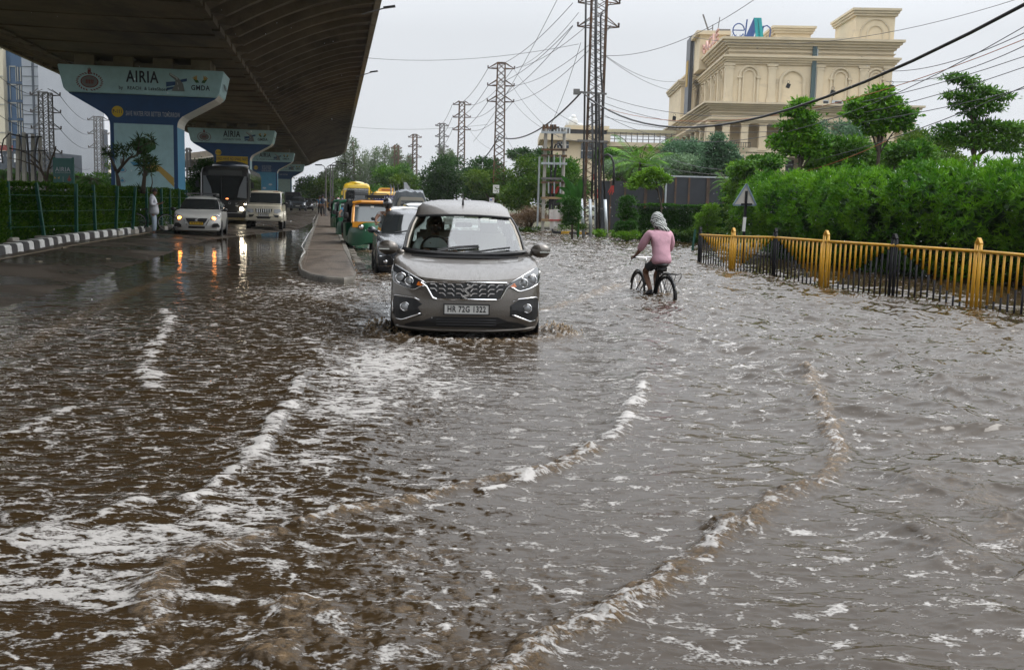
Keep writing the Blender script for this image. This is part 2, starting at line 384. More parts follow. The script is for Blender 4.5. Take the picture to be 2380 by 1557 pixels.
# left kerb: black and white painted blocks, part of the setting
KW = mat("kerb_white", (0.62, 0.62, 0.6), 0.55, noise=0.22, nscale=6, bump=0.4, bscale=30, stain=((0.2, 0.18, 0.15), 2.5, 0.58)); KB = mat("kerb_black", (0.03, 0.03, 0.032), 0.5, noise=0.3, nscale=6, bump=0.4, bscale=30)
kb = MB(); path = [Vector((float(kerb_x(Y)), Y, 0)) for Y in np.arange(8, 90, 0.2)]
acc = 0; i0 = 0; seg = 0; blk = 0.55
cum = [0]
for a, b in zip(path, path[1:]): cum.append(cum[-1] + (b - a).length)
def kpt(s):
    i = min(max(int(np.searchsorted(cum, s)) - 1, 0), len(path) - 2); t = (s - cum[i]) / (cum[i + 1] - cum[i]); return path[i].lerp(path[i + 1], t), (path[i + 1] - path[i]).normalized()
s = 0; k = 0
while s < cum[-1] - 1:
    a, d = kpt(s + 0.01); b, _ = kpt(s + blk - 0.012); nrm = Vector((-d.y, d.x, 0))
    if nrm.x > 0: nrm = -nrm
    prof = [(0.0, -0.1), (0.03, 0.27), (0.07, 0.31), (0.34, 0.31), (0.36, -0.1)]
    j = random.uniform(-.01, .012)
    vs = [e + nrm * (u + j) + Vector((0, 0, v + 0.03)) for e in (a, b) for u, v in prof]; m = len(prof)
    kb.mat(KW if k % 2 else KB); kb.add(vs, [tuple(range(m)), tuple(reversed(range(m, 2 * m)))] + [(q, q + m, (q + 1) % m + m, (q + 1) % m) for q in range(m)])
    s += blk; k += 1
kbo = kb.build("kerb", None); kbo["kind"] = "structure"
# faded edge line along the left kerb
LM = mat("road_line", (0.27, 0.22, 0.16), 0.6, noise=0.5, nscale=5)
lm = MB(); pp = [(-60, 625), (0, 607.5), (90, 590), (170, 574), (250, 560), (330, 546.5), (372, 537.5)]
pv = []
for x, y in pp:
    for dd in (-1.2, 1.4):
        q = P(x, y + dd, 0.1); q.z = float(ground_z(np.array([q.x]), np.array([q.y]))[0]) + 0.015; pv.append(q)
lm.add(pv, [(2 * i, 2 * i + 1, 2 * i + 3, 2 * i + 2) for i in range(len(pp) - 1)]); lm.build("road_marking", LM)["kind"] = "structure"
# kerb of the verge at the right, beyond the flood
KG = mat("verge_kerb", (0.2, 0.17, 0.13), 0.6, noise=0.4, nscale=5); KY = mat("kerb_yellow", (0.62, 0.36, 0.02), 0.5)
vk = MB(); a, b = P(1405, 551, 0), P(1650, 548, 0)
q0, q1 = P(1290, 545, 0), P(1405, 551, 0)
for (p0, p1, st) in ((a, b, 'g'), (q0, q1, 'y')):
    nseg = int((p1 - p0).length / 0.5)
    for i in range(nseg):
        u, v = p0.lerp(p1, i / nseg), p0.lerp(p1, (i + 0.93) / nseg)
        vk.mat(KG if st == 'g' else (KY if i % 2 else KB)); vk.bar(u + Vector((0, 0, .06)), v + Vector((0, 0, .06)), 0.26, 0.3)
for x in (1460, 1490, 1530, 1560, 1590, 1625, 1665):
    p = P(x, 543, 0.15) + Vector((0, 1.2, 0)); vk.mat(KY); vk.box(p + Vector((0, 0, .1)), (0.55, 0.25, 0.28))
vo = vk.build("kerb", None); vo["kind"] = "structure"
# ------------------------------------------------------------------ flood water: real waves, wake crests and foam
def wline(pts, amp, wid, foam, brown, turb):
    return dict(p=[P(x, y, 0) for x, y in pts], a=amp, w=wid, f=foam, b=brown, t=turb)
WAKES = [
 wline([(1860, 850), (1885, 890), (1905, 930), (1925, 1000), (1945, 1060), (1935, 1095), (1885, 1145), (1800, 1180), (1740, 1210), (1660, 1264)], .042, .07, .5, .7, 1),
 wline([(1712, 1230), (1680, 1250), (1600, 1310), (1560, 1350), (1500, 1400), (1420, 1440), (1330, 1480), (1250, 1520), (1180, 1570), (1100, 1620)], .042, .075, .65, .7, 1),
 wline([(1500, 870), (1490, 910), (1470, 950), (1445, 1000), (1400, 1035)], .035, .07, 1, .2, .5),
 wline([(1400, 1035), (1340, 1065), (1290, 1090), (1200, 1115), (1100, 1130), (1000, 1155), (880, 1180), (800, 1200), (740, 1215), (680, 1235)], .042, .06, .75, .75, .8),
 wline([(680, 1235), (600, 1255), (500, 1285), (400, 1305), (368, 1350), (365, 1400), (370, 1480)], .024, .07, .6, .7, .8),
 wline([(1290, 1090), (1230, 1120), (1150, 1140), (1110, 1150)], .02, .05, .9, .2, .4),
 wline([(710, 860), (690, 910), (660, 960), (620, 1020), (580, 1070), (530, 1120), (460, 1160), (390, 1190)], .035, .075, 1, .05, .35),
 wline([(378, 715), (397, 742), (372, 790), (345, 840), (332, 865), (352, 885), (346, 930)], .02, .10, .85, .15, .4),
 wline([(480, 625), (400, 645), (300, 680), (200, 730), (100, 780), (0, 835)], .011, .14, .12, .5, .1),
 wline([(345, 1160), (250, 1200), (150, 1230), (60, 1250), (0, 1270), (-60, 1290)], .02, .07, .85, .2, .4),
 wline([(190, 945), (100, 980), (40, 1005), (-30, 1030)], .016, .08, .8, .1, .3),
 wline([(650, 645), (690, 660), (740, 672), (800, 676), (880, 690)], .022, .12, .6, .45, .8),
 wline([(580, 690), (640, 685), (720, 695), (800, 715), (900, 745)], .03, .14, .4, .5, 1),
 wline([(760, 640), (830, 648), (900, 660)], .025, .15, .5, .5, 1),
 wline([(1262, 725), (1300, 715), (1350, 700), (1405, 682), (1450, 665)], .028, .12, .3, .7, 1),
 wline([(700, 780), (760, 830), (790, 880)], .02, .12, .6, .2, .7),
 wline([(2160, 1100), (2110, 1150), (2120, 1210), (2180, 1280), (2240, 1350)], .028, .12, .0, .25, .2),
 wline([(2230, 1120), (2270, 1165), (2330, 1230), (2380, 1290)], .026, .12, .0, .35, .3),
 wline([(640, 1400), (700, 1440), (660, 1500), (600, 1557)], .028, .09, .4, .7, 1),
 wline([(1000, 1470), (1060, 1500), (1120, 1560)], .025, .12, .7, .5, 1),
]
def seg_dist(X, Y, pts):
    best = np.full(X.shape, 1e9); tt = np.zeros(X.shape)
    n = len(pts) - 1
    for i in range(n):
        a, b = pts[i], pts[i + 1]; dx, dy = b.x - a.x, b.y - a.y; l2 = dx * dx + dy * dy
        t = np.clip(((X - a.x) * dx + (Y - a.y) * dy) / l2, 0, 1); d = np.hypot(X - a.x - t * dx, Y - a.y - t * dy)
        sgn = np.sign((X - a.x) * dy - (Y - a.y) * dx); u = d < np.abs(best)
        best = np.where(u, d * np.where(sgn == 0, 1, sgn), best); tt = np.where(u, (i + t) / n, tt)
    return best, tt
Nr, Nc = 1250, 960
ys = 2.3 * (66 / 2.3) ** (np.linspace(0, 1, Nr)); ss = np.linspace(-1, 1, Nc)
YY = np.repeat(ys[:, None], Nc, 1); XX = ss[None] * (YY * 0.56 + 0.9)
def blob(px, py, rx, ry, z=0):
    c = P(px, py); 
    return np.exp(-(((XX - c.x) / rx) ** 2 + ((YY - c.y) / ry) ** 2))
# image column of every point decides nothing but the local state of the water: calm at the far left, choppy wake, open swell at the right
right = sstep(0.6, 2.6, XX + 0.09 * (YY - 8)); calm = sstep(20, 27, YY) * sstep(-3.2, -5.5, XX + 0.187 * (YY - 23))
leftshore = sstep(-3.5, -6.5, XX - 0.0 * YY) * sstep(11, 16, YY)
amp = (1 - 0.9 * calm) * (1 - 0.6 * leftshore)
Z = np.zeros_like(XX)
wx = XX + 0.25 * pnoise(XX * .5, YY * .5, 3); wy = YY + 0.25 * pnoise(XX * .5, YY * .5, 9)
fade = np.clip(9 / YY, 0.25, 1)
rg = lambda n, k=3: np.clip(1 - np.abs(n) * 1.35, 0, 1) ** k
near = sstep(30, 8, YY)
Z += amp * right * 0.040 * rg(fbm(wx * .62 + wy * .36, wy * 1.15 - wx * .36, 2, 11), 2.2)
Z += amp * right * 0.030 * pnoise(wx * .5, wy * 1.0, 13)
aa, bb_ = wx * .62 - wy * .78, wx * .78 + wy * .62
Z += amp * right * 0.048 * rg(pnoise(aa * .42, bb_ * 1.35, 14), 2.5) + amp * right * 0.014 * rg(pnoise(aa * 1.1, bb_ * 3.6, 15), 2.5)
Z += amp * right * 0.013 * rg(pnoise(wx * 2.3 + wy * 1.1, wy * 4.2 - wx * .8, 17))
Z += amp * right * 0.0055 * rg(pnoise(wx * 5.5 + wy * 2, wy * 10.5 - wx, 19))
Z += amp * (1 - right) * (0.012 * fbm(wx * 1.3, wy * 2.4, 2, 21) + 0.008 * rg(pnoise(wx * 2.2, wy * 6.2, 23), 2))
Z += amp * (1 - .75 * right) * 0.0040 * rg(pnoise(wx * 5.2, wy * 14, 31), 2)
Z += amp * (1 - .8 * right) * 0.0022 * rg(pnoise(wx * 14 + wy * 3, wy * 33, 37), 2) * np.clip(16 / YY, .3, 1)
Z += (0.0010 + 0.0018 * leftshore) * pnoise(wx * 4, wy * 11, 41) * (1 - right)
turbz = np.zeros_like(XX); foam = np.zeros_like(XX); brown = np.zeros_like(XX)
lump = np.abs(fbm(XX * 9, YY * 11, 3, 51)); lump3 = np.abs(fbm(XX * 21, YY * 25, 2, 53)); lump2 = fbm(XX * 3.1, YY * 3.6, 3, 57)
wob = 0.05 * fbm(XX * 2.6, YY * 2.6, 3, 71)
for wk in WAKES:
    xs_ = [p.x for p in wk['p']]; ys_ = [p.y for p in wk['p']]; pad = 1.2
    r0, r1 = np.searchsorted(ys, [min(ys_) - pad, max(ys_) + pad]); 
    if r1 <= r0: continue
    sl = slice(max(r0, 0), r1); x, y = XX[sl], YY[sl]
    d, t = seg_dist(x, y, wk['p']); d = d + wob[sl] * (0.5 + wk['w'] * 3); ends = sstep(0, .06, t) * sstep(1, .94, t); W = wk['w'] * (0.75 + 0.5 * (lump2[sl] + .5))
    wgt = np.clip(0.9 + 0.8 * lump2[sl], .3, 1.5)
    core = np.exp(-(d / W) ** 2) * ends; wide = np.exp(-(np.abs(d) / (W * 3.2)) ** 1.5) * ends
    Z[sl] += .8 * wk['a'] * core * wgt * (0.85 + .5 * wk['t'] * (lump[sl] - 0.15) + .2 * wk['t'] * lump3[sl]) + 0.25 * wk['a'] * wide
    turbz[sl] = np.maximum(turbz[sl], wk['t'] * wide)
    brk = np.clip(.95 + .9 * lump2[sl] + .5 * pnoise(x * 7, y * 7, 91), .5, 1); side = np.clip(.5 + .5 * d / (W * 1.5), 0, 1)
    foam[sl] = np.maximum(foam[sl], wk['f'] * (np.clip(core ** 1.6, 0, 1) * .72 * brk + .5 * wide * brk))
    brown[sl] = np.maximum(brown[sl], wk['b'] * np.clip(core * 1.3 * (.25 + 2.0 * lump[sl]) + .12 * wide, 0, 1))
# churned areas (in front of the car, under the median nose, bottom centre)
churn = np.zeros_like(XX)
for (x, y, rx, ry, k) in ((900, 840, .9, 1.6, .8), (1000, 950, .7, 1.0, .6), (760, 690, 2.0, 2.2, .7), (700, 1480, 0.7, .5, 1.), (1000, 1420, .6, .5, 1.), (950, 1300, .5, .6, .8), (500, 1250, .6, .35, .4), (1250, 1380, .45, .5, .7), (1080, 790, 1.2, .7, .7)):
    churn = np.maximum(churn, k * blob(x, y, rx, ry))
Z += churn * (0.015 * np.abs(fbm(XX * 4, YY * 5, 3, 61)) + 0.0045 * fbm(XX * 15, YY * 18, 2, 67))
dens = np.zeros_like(XX)
for (x, y, rx, ry, k) in ((900, 850, .9, 2.4, .95), (820, 940, .6, 1.2, .92), (1000, 900, .9, 1.5, .78), (700, 1080, .45, .6, .8), (560, 1190, .45, .35, .9), (760, 1010, .35, .7, .7), (250, 1260, .95, .42, .98), (480, 1230, .4, .3, .92), (120, 1370, .8, .3, .98), (150, 1000, .7, .6, .6), (330, 1400, .35, .2, .6), (80, 1180, .7, .5, .6),
        (400, 1000, .8, .8, .5), (600, 1150, .4, .4, .75), (1620, 1480, .7, .4, .55), (1800, 1330, .6, .5, .42), (2100, 1400, .6, .5, .48), (1450, 1540, .5, .3, .5), (1700, 1020, .8, .9, .42), (1300, 900, .9, 1.6, .45), (1180, 1180, .8, .7, .38),
        (760, 680, 1.9, 2.4, .7), (1330, 760, .8, 1.6, .5), (1400, 600, 2.5, 8, .25), (1300, 1330, .5, .5, .38), (1080, 1480, .4, .3, .5), (250, 900, 1.2, 1.2, .34), (1900, 1200, 1.2, 1.5, .26), (870, 620, 1.2, 5, .6), (1350, 560, 4, 12, .25)):
    dens = np.maximum(dens, k * blob(x, y, rx, ry))
dens = np.maximum(dens, 0.46 * (1 - calm) * (1 - leftshore) * (1 - .35 * right * sstep(9, 5, YY) )) * (1 - .85 * sstep(7, 10, XX + .0 * YY) * 0)
dens = dens * (1 - .6 * sstep(1.5, 4.5, XX - 0.1 * (YY - 6)) * sstep(5.5, 8, YY))
foam = np.clip(foam, 0, 1); brown = np.clip(np.maximum(brown, 0.6 * churn * np.clip(1.9 * lump - .15, 0, 1)), 0, 1)
# the bow wave heaped against the front of the car
cfr = D(1090, 780, 11.75); bx = (XX - cfr.x); by = (YY - cfr.y)
bow = np.exp(-((np.hypot(bx / 1.05, by / .55) - 1) / .16) ** 2) * (by < .5); Z += 0.045 * bow * (0.6 + lump); brown = np.maximum(brown, .6 * bow); foam = np.maximum(foam, .55 * bow)
for (x, y, k) in ((1285, 775, 1.), (1310, 785, .7), (900, 765, .8), (875, 770, .5)):
    q = blob(x, y, .2, .28); Z += .075 * k * q * (.35 + 1.3 * lump); brown = np.maximum(brown, k * np.clip(q * 1.6, 0, 1)); foam = np.maximum(foam, .45 * q)
for (x, y, k) in ((1545, 700, 1.), (1575, 700, .6), (1510, 688, .8), (1490, 668, .5), (1530, 715, .6), (1640, 688, .35)):
    q = blob(x, y, .13, .22); Z += .05 * k * q * (.35 + 1.3 * lump); brown = np.maximum(brown, .9 * k * q); foam = np.maximum(foam, .5 * q)
for (x, y) in ((880, 632), (905, 640), (835, 580), (860, 585), (800, 572)):
    q = blob(x, y, .35, .5); Z += .04 * q * (.4 + 1.2 * lump); brown = np.maximum(brown, .8 * q); foam = np.maximum(foam, .5 * q)
edge = sstep(1.0, 0.97, np.abs(ss))[None] * sstep(66, 60, YY)
Z *= edge
V = np.stack([XX, YY, Z], -1).reshape(-1, 3)
i = np.arange(Nr - 1)[:, None] * Nc + np.arange(Nc - 1)[None]; Fc = np.stack([i, i + 1, i + Nc + 1, i + Nc], -1).reshape(-1, 4)
# flat sheets round the wave field out to the kerbs and hedges
xl = lambda Y: -(Y * 0.56 + 0.9)
ex = [(-30, 2.3), (xl(2.3), 2.3), (xl(66), 66), (-60, 66), (-xl(2.3), 2.3), (60, 2.3), (60, 66), (-xl(66), 66), (-30, -8), (60, -8), (60, 2.3), (-30, 2.3), (-60, 66), (60, 66), (60, 84), (-60, 84)]
n0 = len(V); V = np.concatenate([V, np.array([(a, b, 0.0) for a, b in ex])]); Fc = np.concatenate([Fc, np.array([[n0 + 4 * k + j for j in range(4)] for k in range(4)])])
def attr(me, name, arr):
    a = me.attributes.new(name, 'FLOAT', 'POINT'); full = np.zeros(len(V), np.float32); full[:arr.size] = arr.ravel(); a.data.foreach_set("value", full)
def water_mat():
    m = bpy.data.materials.new("muddy_water"); m.use_nodes = True; n = m.node_tree; l = n.links.new; b = n.nodes['Principled BSDF']; o = n.nodes['Material Output']
    def N(t, **k):
        q = n.nodes.new("ShaderNode" + t)
        for a, v in k.items(): setattr(q, a, v)
        return q
    tc = N("TexCoord"); A = {}
    for nm in ("foam", "brown", "dens"):
        A[nm] = N("Attribute"); A[nm].attribute_name = nm
    mp = N("Mapping"); mp.inputs['Scale'].default_value = (1, 1.7, 1); l(tc.outputs['Object'], mp.inputs[0])
    dz = N("TexNoise"); dz.inputs['Scale'].default_value = 3.5; dz.inputs['Detail'].default_value = 3; l(mp.outputs[0], dz.inputs['Vector'])
    dm = N("VectorMath", operation='MULTIPLY_ADD'); dm.inputs[1].default_value = (.35, .35, 0); l(dz.outputs['Color'], dm.inputs[0]); l(mp.outputs[0], dm.inputs[2])
    z1 = N("TexNoise"); z1.inputs['Scale'].default_value = 6.5; z1.inputs['Detail'].default_value = 10; z1.inputs['Roughness'].default_value = 0.66; l(dm.outputs[0], z1.inputs['Vector'])
    vo = N("TexVoronoi", feature='DISTANCE_TO_EDGE'); vo.inputs['Scale'].default_value = 8.5; l(dm.outputs[0], vo.inputs['Vector'])
    vr = N("MapRange"); vr.inputs[1].default_value = 0; vr.inputs[2].default_value = .32; vr.inputs[3].default_value = .09; vr.inputs[4].default_value = -.07; l(vo.outputs['Distance'], vr.inputs[0])
    sm = N("Math", operation='ADD'); l(z1.outputs['Fac'], sm.inputs[0]); l(vr.outputs[0], sm.inputs[1])
    # threshold falls as the density rises
    mxd = N("Math", operation='MAXIMUM'); l(A['foam'].outputs['Fac'], mxd.inputs[0]); l(A['dens'].outputs['Fac'], mxd.inputs[1])
    th = N("MapRange"); th.inputs[3].default_value = 0.74; th.inputs[4].default_value = 0.40; l(mxd.outputs[0], th.inputs[0])
    f3 = N("TexNoise"); f3.inputs['Scale'].default_value = 55; f3.inputs['Detail'].default_value = 3; l(mp.outputs[0], f3.inputs['Vector']); f4 = N("Math", operation='MULTIPLY_ADD'); f4.inputs[1].default_value = .42; f4.inputs[2].default_value = -.21; l(f3.outputs['Fac'], f4.inputs[0]); s2 = N("Math", operation='ADD'); l(sm.outputs[0], s2.inputs[0]); l(f4.outputs[0], s2.inputs[1])
    sub = N("Math", operation='SUBTRACT'); l(s2.outputs[0], sub.inputs[0]); l(th.outputs[0], sub.inputs[1])
    fm = N("MapRange"); fm.inputs[1].default_value = 0; fm.inputs[2].default_value = 0.13; l(sub.outputs[0], fm.inputs[0])
    # brown aerated water
    zb = N("TexNoise"); zb.inputs['Scale'].default_value = 24; zb.inputs['Detail'].default_value = 6; zb.inputs['Roughness'].default_value = .7; l(mp.outputs[0], zb.inputs['Vector'])
    bb = N("Math", operation='MULTIPLY_ADD'); bb.inputs[1].default_value = 4.0; bb.inputs[2].default_value = -2.15; l(zb.outputs['Fac'], bb.inputs[0])
    ba = N("Math", operation='ADD', use_clamp=True); l(bb.outputs[0], ba.inputs[0]); l(A['brown'].outputs['Fac'], ba.inputs[1])
    bm_ = N("Math", operation='MULTIPLY', use_clamp=True); l(ba.outputs[0], bm_.inputs[0]); l(A['brown'].outputs['Fac'], bm_.inputs[1])
    c1 = N("MixRGB"); c1.inputs[1].default_value = (.042, .027, .0130, 1); c1.inputs[2].default_value = (.25, .165, .085, 1); l(bm_.outputs[0], c1.inputs[0])
    c2 = N("MixRGB"); c2.inputs[2].default_value = (.50, .48, .46, 1); l(fm.outputs[0], c2.inputs[0]); l(c1.outputs[0], c2.inputs[1]); l(c2.outputs[0], b.inputs['Base Color'])
    rr = N("MapRange"); rr.inputs[3].default_value = .035; rr.inputs[4].default_value = .6; mr = N("Math", operation='MAXIMUM'); hb = N("Math", operation='MULTIPLY'); hb.inputs[1].default_value = .45
    l(bm_.outputs[0], hb.inputs[0]); l(fm.outputs[0], mr.inputs[0]); l(hb.outputs[0], mr.inputs[1]); l(mr.outputs[0], rr.inputs[0]); l(rr.outputs[0], b.inputs['Roughness'])
    b.inputs['IOR'].default_value = 1.33
    r1 = N("TexNoise"); r1.inputs['Scale'].default_value = 16; r1.inputs['Detail'].default_value = 5; r1.inputs['Roughness'].default_value = .6; l(mp.outputs[0], r1.inputs['Vector'])
    f2 = N("TexNoise"); f2.inputs['Scale'].default_value = 90; f2.inputs['Detail'].default_value = 2; l(mp.outputs[0], f2.inputs['Vector'])
    h1 = N("Math", operation='MULTIPLY'); h1.inputs[1].default_value = .2; l(r1.outputs['Fac'], h1.inputs[0])
    h2 = N("Math", operation='MULTIPLY_ADD'); h2.inputs[1].default_value = .3; l(fm.outputs[0], h2.inputs[0]); l(h1.outputs[0], h2.inputs[2])
    hz_ = N("Math", operation='MULTIPLY'); l(zb.outputs['Fac'], hz_.inputs[0]); l(bm_.outputs[0], hz_.inputs[1]); h5 = N("Math", operation='MULTIPLY_ADD'); h5.inputs[1].default_value = 1.2; l(hz_.outputs[0], h5.inputs[0]); l(h2.outputs[0], h5.inputs[2]); h3 = N("Math", operation='MULTIPLY'); l(f2.outputs['Fac'], h3.inputs[0]); l(mr.outputs[0], h3.inputs[1])
    h4 = N("Math", operation='MULTIPLY_ADD'); h4.inputs[1].default_value = .35; l(h3.outputs[0], h4.inputs[0]); l(h5.outputs[0], h4.inputs[2])
    bp = N("Bump"); bp.inputs['Strength'].default_value = .8; bp.inputs['Distance'].default_value = .012; l(h4.outputs[0], bp.inputs['Height']); l(bp.outputs[0], b.inputs['Normal'])
    cw = N("Attribute"); cw.attribute_name = "calm"; bs = N("MapRange"); bs.inputs[3].default_value = .85; bs.inputs[4].default_value = .05; l(cw.outputs['Fac'], bs.inputs[0]); l(bs.outputs[0], bp.inputs['Strength'])
    return m
WATER = water_mat()
wo_ = raw_mesh("water", V, Fc, WATER)
attr(wo_.data, "foam", foam); attr(wo_.data, "brown", brown); attr(wo_.data, "dens", dens); attr(wo_.data, "calm", np.clip(calm + .5 * leftshore + .62 * right, 0, 1))
wo_["kind"] = "structure"
del V, Fc
# drops and strands thrown up where wheels and bumpers push through the flood
SPL = mat("splash_water", (.34, .25, .15), .25)
def splash(name, label, spots, n, h):
    mb = MB()
    for (x, y, r) in spots:
        c = P(x, y)
        for _ in range(n):
            a = random.uniform(0, 6.28); q = random.random() ** .7 * r; z = random.random() ** 2 * h * (1 - q / r * .6); s = random.uniform(.005, .015)
            mb.ell((c.x + q * math.cos(a), c.y + q * math.sin(a) * 1.2, z + .01), (s, s, s * random.uniform(.8, 1.8)), 5, 4)
    o = mb.build(name, SPL, smooth=True, recalc=False); o["kind"] = "stuff"; o["label"] = label; return o
splash("spray", "brown spray thrown up round the car bumper", [(1285, 772, .22), (1320, 782, .2), (895, 764, .22), (870, 768, .15), (925, 775, .15)], 90, .16)
splash("spray", "brown spray round the bicycle wheels", [(1545, 698, .16), (1510, 690, .14), (1485, 665, .12)], 50, .12)
# ------------------------------------------------------------------ flyover deck: box soffit with ribbed wings
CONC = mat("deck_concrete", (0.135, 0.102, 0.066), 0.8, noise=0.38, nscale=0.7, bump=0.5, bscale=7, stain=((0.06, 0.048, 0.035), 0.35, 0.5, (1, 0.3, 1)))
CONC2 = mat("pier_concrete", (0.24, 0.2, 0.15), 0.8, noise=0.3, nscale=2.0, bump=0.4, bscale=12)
KS = 1.22      # size of the structure: deck about 8 m up, piers 42 m apart
SL = 0.177; DY0 = 42.0; CX0 = -15.0
_dir = Vector((-SL, 1, 0)).normalized()
def deck_path():
    """list of (point, direction) every 0.1..2 m: straight, then bending left"""
    p = Vector((CX0 + SL * (DY0 + 22), -22, 0)); d = _dir.copy(); out = []; s = 0.0
    while s < 262:
        out.append((p.copy(), d.copy(), s)); st = 1.0; p = p + d * st; s += st
        if p.y > 150: d = (Matrix.Rotation(rad(0.36), 3, 'Z') @ d).normalized()
    return out
_dp = deck_path()
def dpt(s):
    i = min(int(s), len(_dp) - 2); t = s - i; a, b = _dp[i], _dp[i + 1]
    return a[0].lerp(b[0], t), a[1].lerp(b[1], t).normalized()
def wing_z(t): return 7.05 + 1.85 * (1 - (1 - t) ** 1.55)
def deck_section(drop):
    """(offset, z) from the left parapet over the soffit to the right parapet; drop lowers the wings at a rib"""
    nw = 9; L_ = []
    for i in range(nw, -1, -1): t = i / nw; L_.append((-(3.62 + 5.2 * t), wing_z(t) - drop * (1 if t > 0 else .0) * (1 - .55 * t)))
    L_ += [(-3.55, 6.97), (-1.8, 6.93), (0, 6.92), (1.8, 6.93), (3.55, 6.97)]
    for i in range(0, nw + 1): t = i / nw; L_.append((3.62 + 5.2 * t, wing_z(t) - drop * (1 if t > 0 else .0) * (1 - .55 * t)))
    return [(-9.05, 10.0), (-9.05, 8.78)] + L_ + [(9.05, 8.78), (9.05, 10.0)]
fly = thing("flyover", "concrete flyover deck with ribbed undersides curving away overhead", "flyover", loc=(0, 0, 1.55 * (1 - KS)), sc=KS)
V, Fq, secs = [], [], []
s = 0.0
while s < 254:
    for ds, dr in ((0.0, 0.0), (1.6, 0.0), (1.66, 0.4), (1.94, 0.4), (1.995, 0.0)):
        secs.append((s + ds, dr))
    s += 2.0
for s_, dr in secs:
    c, d = dpt(s_); nrm = Vector((d.y, -d.x, 0))
    for o_, z_ in deck_section(dr): q = c + nrm * o_; V.append((q.x, q.y, z_))
ns = len(deck_section(0))
for i in range(len(secs) - 1):
    for j in range(ns - 1): Fq.append((i * ns + j, i * ns + j + 1, (i + 1) * ns + j + 1, (i + 1) * ns + j))
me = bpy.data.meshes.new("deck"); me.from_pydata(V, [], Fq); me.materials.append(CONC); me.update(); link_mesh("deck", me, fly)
# road slab on top closes the deck; edge step where wings meet the box
tb = MB(); a = []
for k in range(0, 256, 4):
    c, d = dpt(k); nrm = Vector((d.y, -d.x, 0)); a.append((c - nrm * 9.02, c + nrm * 9.02))
vs = [(p.x, p.y, 9.1) for pr in a for p in pr]; tb.add(vs, [(2 * i, 2 * i + 1, 2 * i + 3, 2 * i + 2) for i in range(len(a) - 1)])
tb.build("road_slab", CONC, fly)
jb = MB()
for k in range(0, 252, 2):
    c, d = dpt(k); nrm = Vector((d.y, -d.x, 0)); q = d.to_track_quat('Y', 'Z').to_matrix()
    for sg in (-1, 1): jb.box(c + nrm * 3.62 * sg + d * 1.0 + Vector((0, 0, 6.99)), (0.26, 1.55, 0.2), M=q)
for k in range(0, 250, 3):        # thin precast joints across the soffit
    c, d = dpt(k + .5); q = d.to_track_quat('Y', 'Z').to_matrix(); jb.box(c + Vector((0, 0, 6.94)), (6.9, 0.05, 0.07), M=q)
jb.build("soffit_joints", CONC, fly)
for sg in (-1, 1):       # drip edge along both sides
    pb = MB()
    for k in range(0, 250, 3):
        c, d = dpt(k); c2, d2 = dpt(k + 3); n1 = Vector((d.y, -d.x, 0)); n2 = Vector((d2.y, -d2.x, 0))
        pb.bar(c + n1 * 8.98 * sg + Vector((0, 0, 8.76)), c2 + n2 * 8.98 * sg + Vector((0, 0, 8.76)), 0.2, 0.22)
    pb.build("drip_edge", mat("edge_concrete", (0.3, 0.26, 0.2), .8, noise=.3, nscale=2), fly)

# ------------------------------------------------------------------ painted piers
LB = mat("paint_light_blue", (0.36, 0.55, 0.59), 0.6, noise=0.12, nscale=3, bump=0.15, bscale=25, stain=((0.2, 0.3, 0.33), 1.2, 0.62, (3, 1, .4)))
DBL = mat("paint_dark_blue", (0.010, 0.055, 0.16), 0.55, noise=0.2, nscale=2)
SKYB = mat("paint_sky_blue", (0.07, 0.27, 0.43), 0.6, noise=0.12, nscale=3)
MINT = mat("paint_pale_green", (0.28, 0.38, 0.36), 0.6, noise=0.12, nscale=3)
CREAM = mat("paint_cream", (0.6, 0.58, 0.52), 0.65, noise=0.15, nscale=3, stain=((0.2, 0.18, 0.14), 1.5, 0.6))
INK = mat("paint_ink", (0.012, 0.018, 0.035), 0.5); MAROON = mat("paint_maroon", (0.17, 0.03, 0.025), 0.6); YEL = mat("paint_yellow", (0.55, 0.37, 0.01), 0.5, noise=.1, nscale=3)
PGREY = mat("paint_grey", (0.16, 0.17, 0.17), 0.6); GOLD = mat("paint_gold", (0.42, 0.27, 0.06), 0.6); TREEG = mat("paint_leaf_green", (0.02, 0.09, 0.02), 0.6, noise=.4, nscale=5); SKINY = mat("paint_hand", (0.45, 0.30, 0.07), 0.6, noise=.1)
WHT = mat("paint_white", (0.55, 0.56, 0.56), 0.6); GRN = mat("paint_grass", (0.05, 0.17, 0.02), 0.6, noise=.4, nscale=3); ORG = mat("paint_orange", (0.5, 0.15, 0.01), .6, noise=.4, nscale=6); LETT = mat("paint_lettering_white", (0.36, 0.38, 0.42), 0.6)
def pier_profile():
    R_ = [(1.28, -0.4), (1.28, 4.25), (1.30, 4.42), (1.37, 4.56), (1.48, 4.68), (2.75, 5.4), (2.90, 5.56), (3.1, 6.45)]
    return R_ + [(-x, z) for x, z in reversed(R_)]
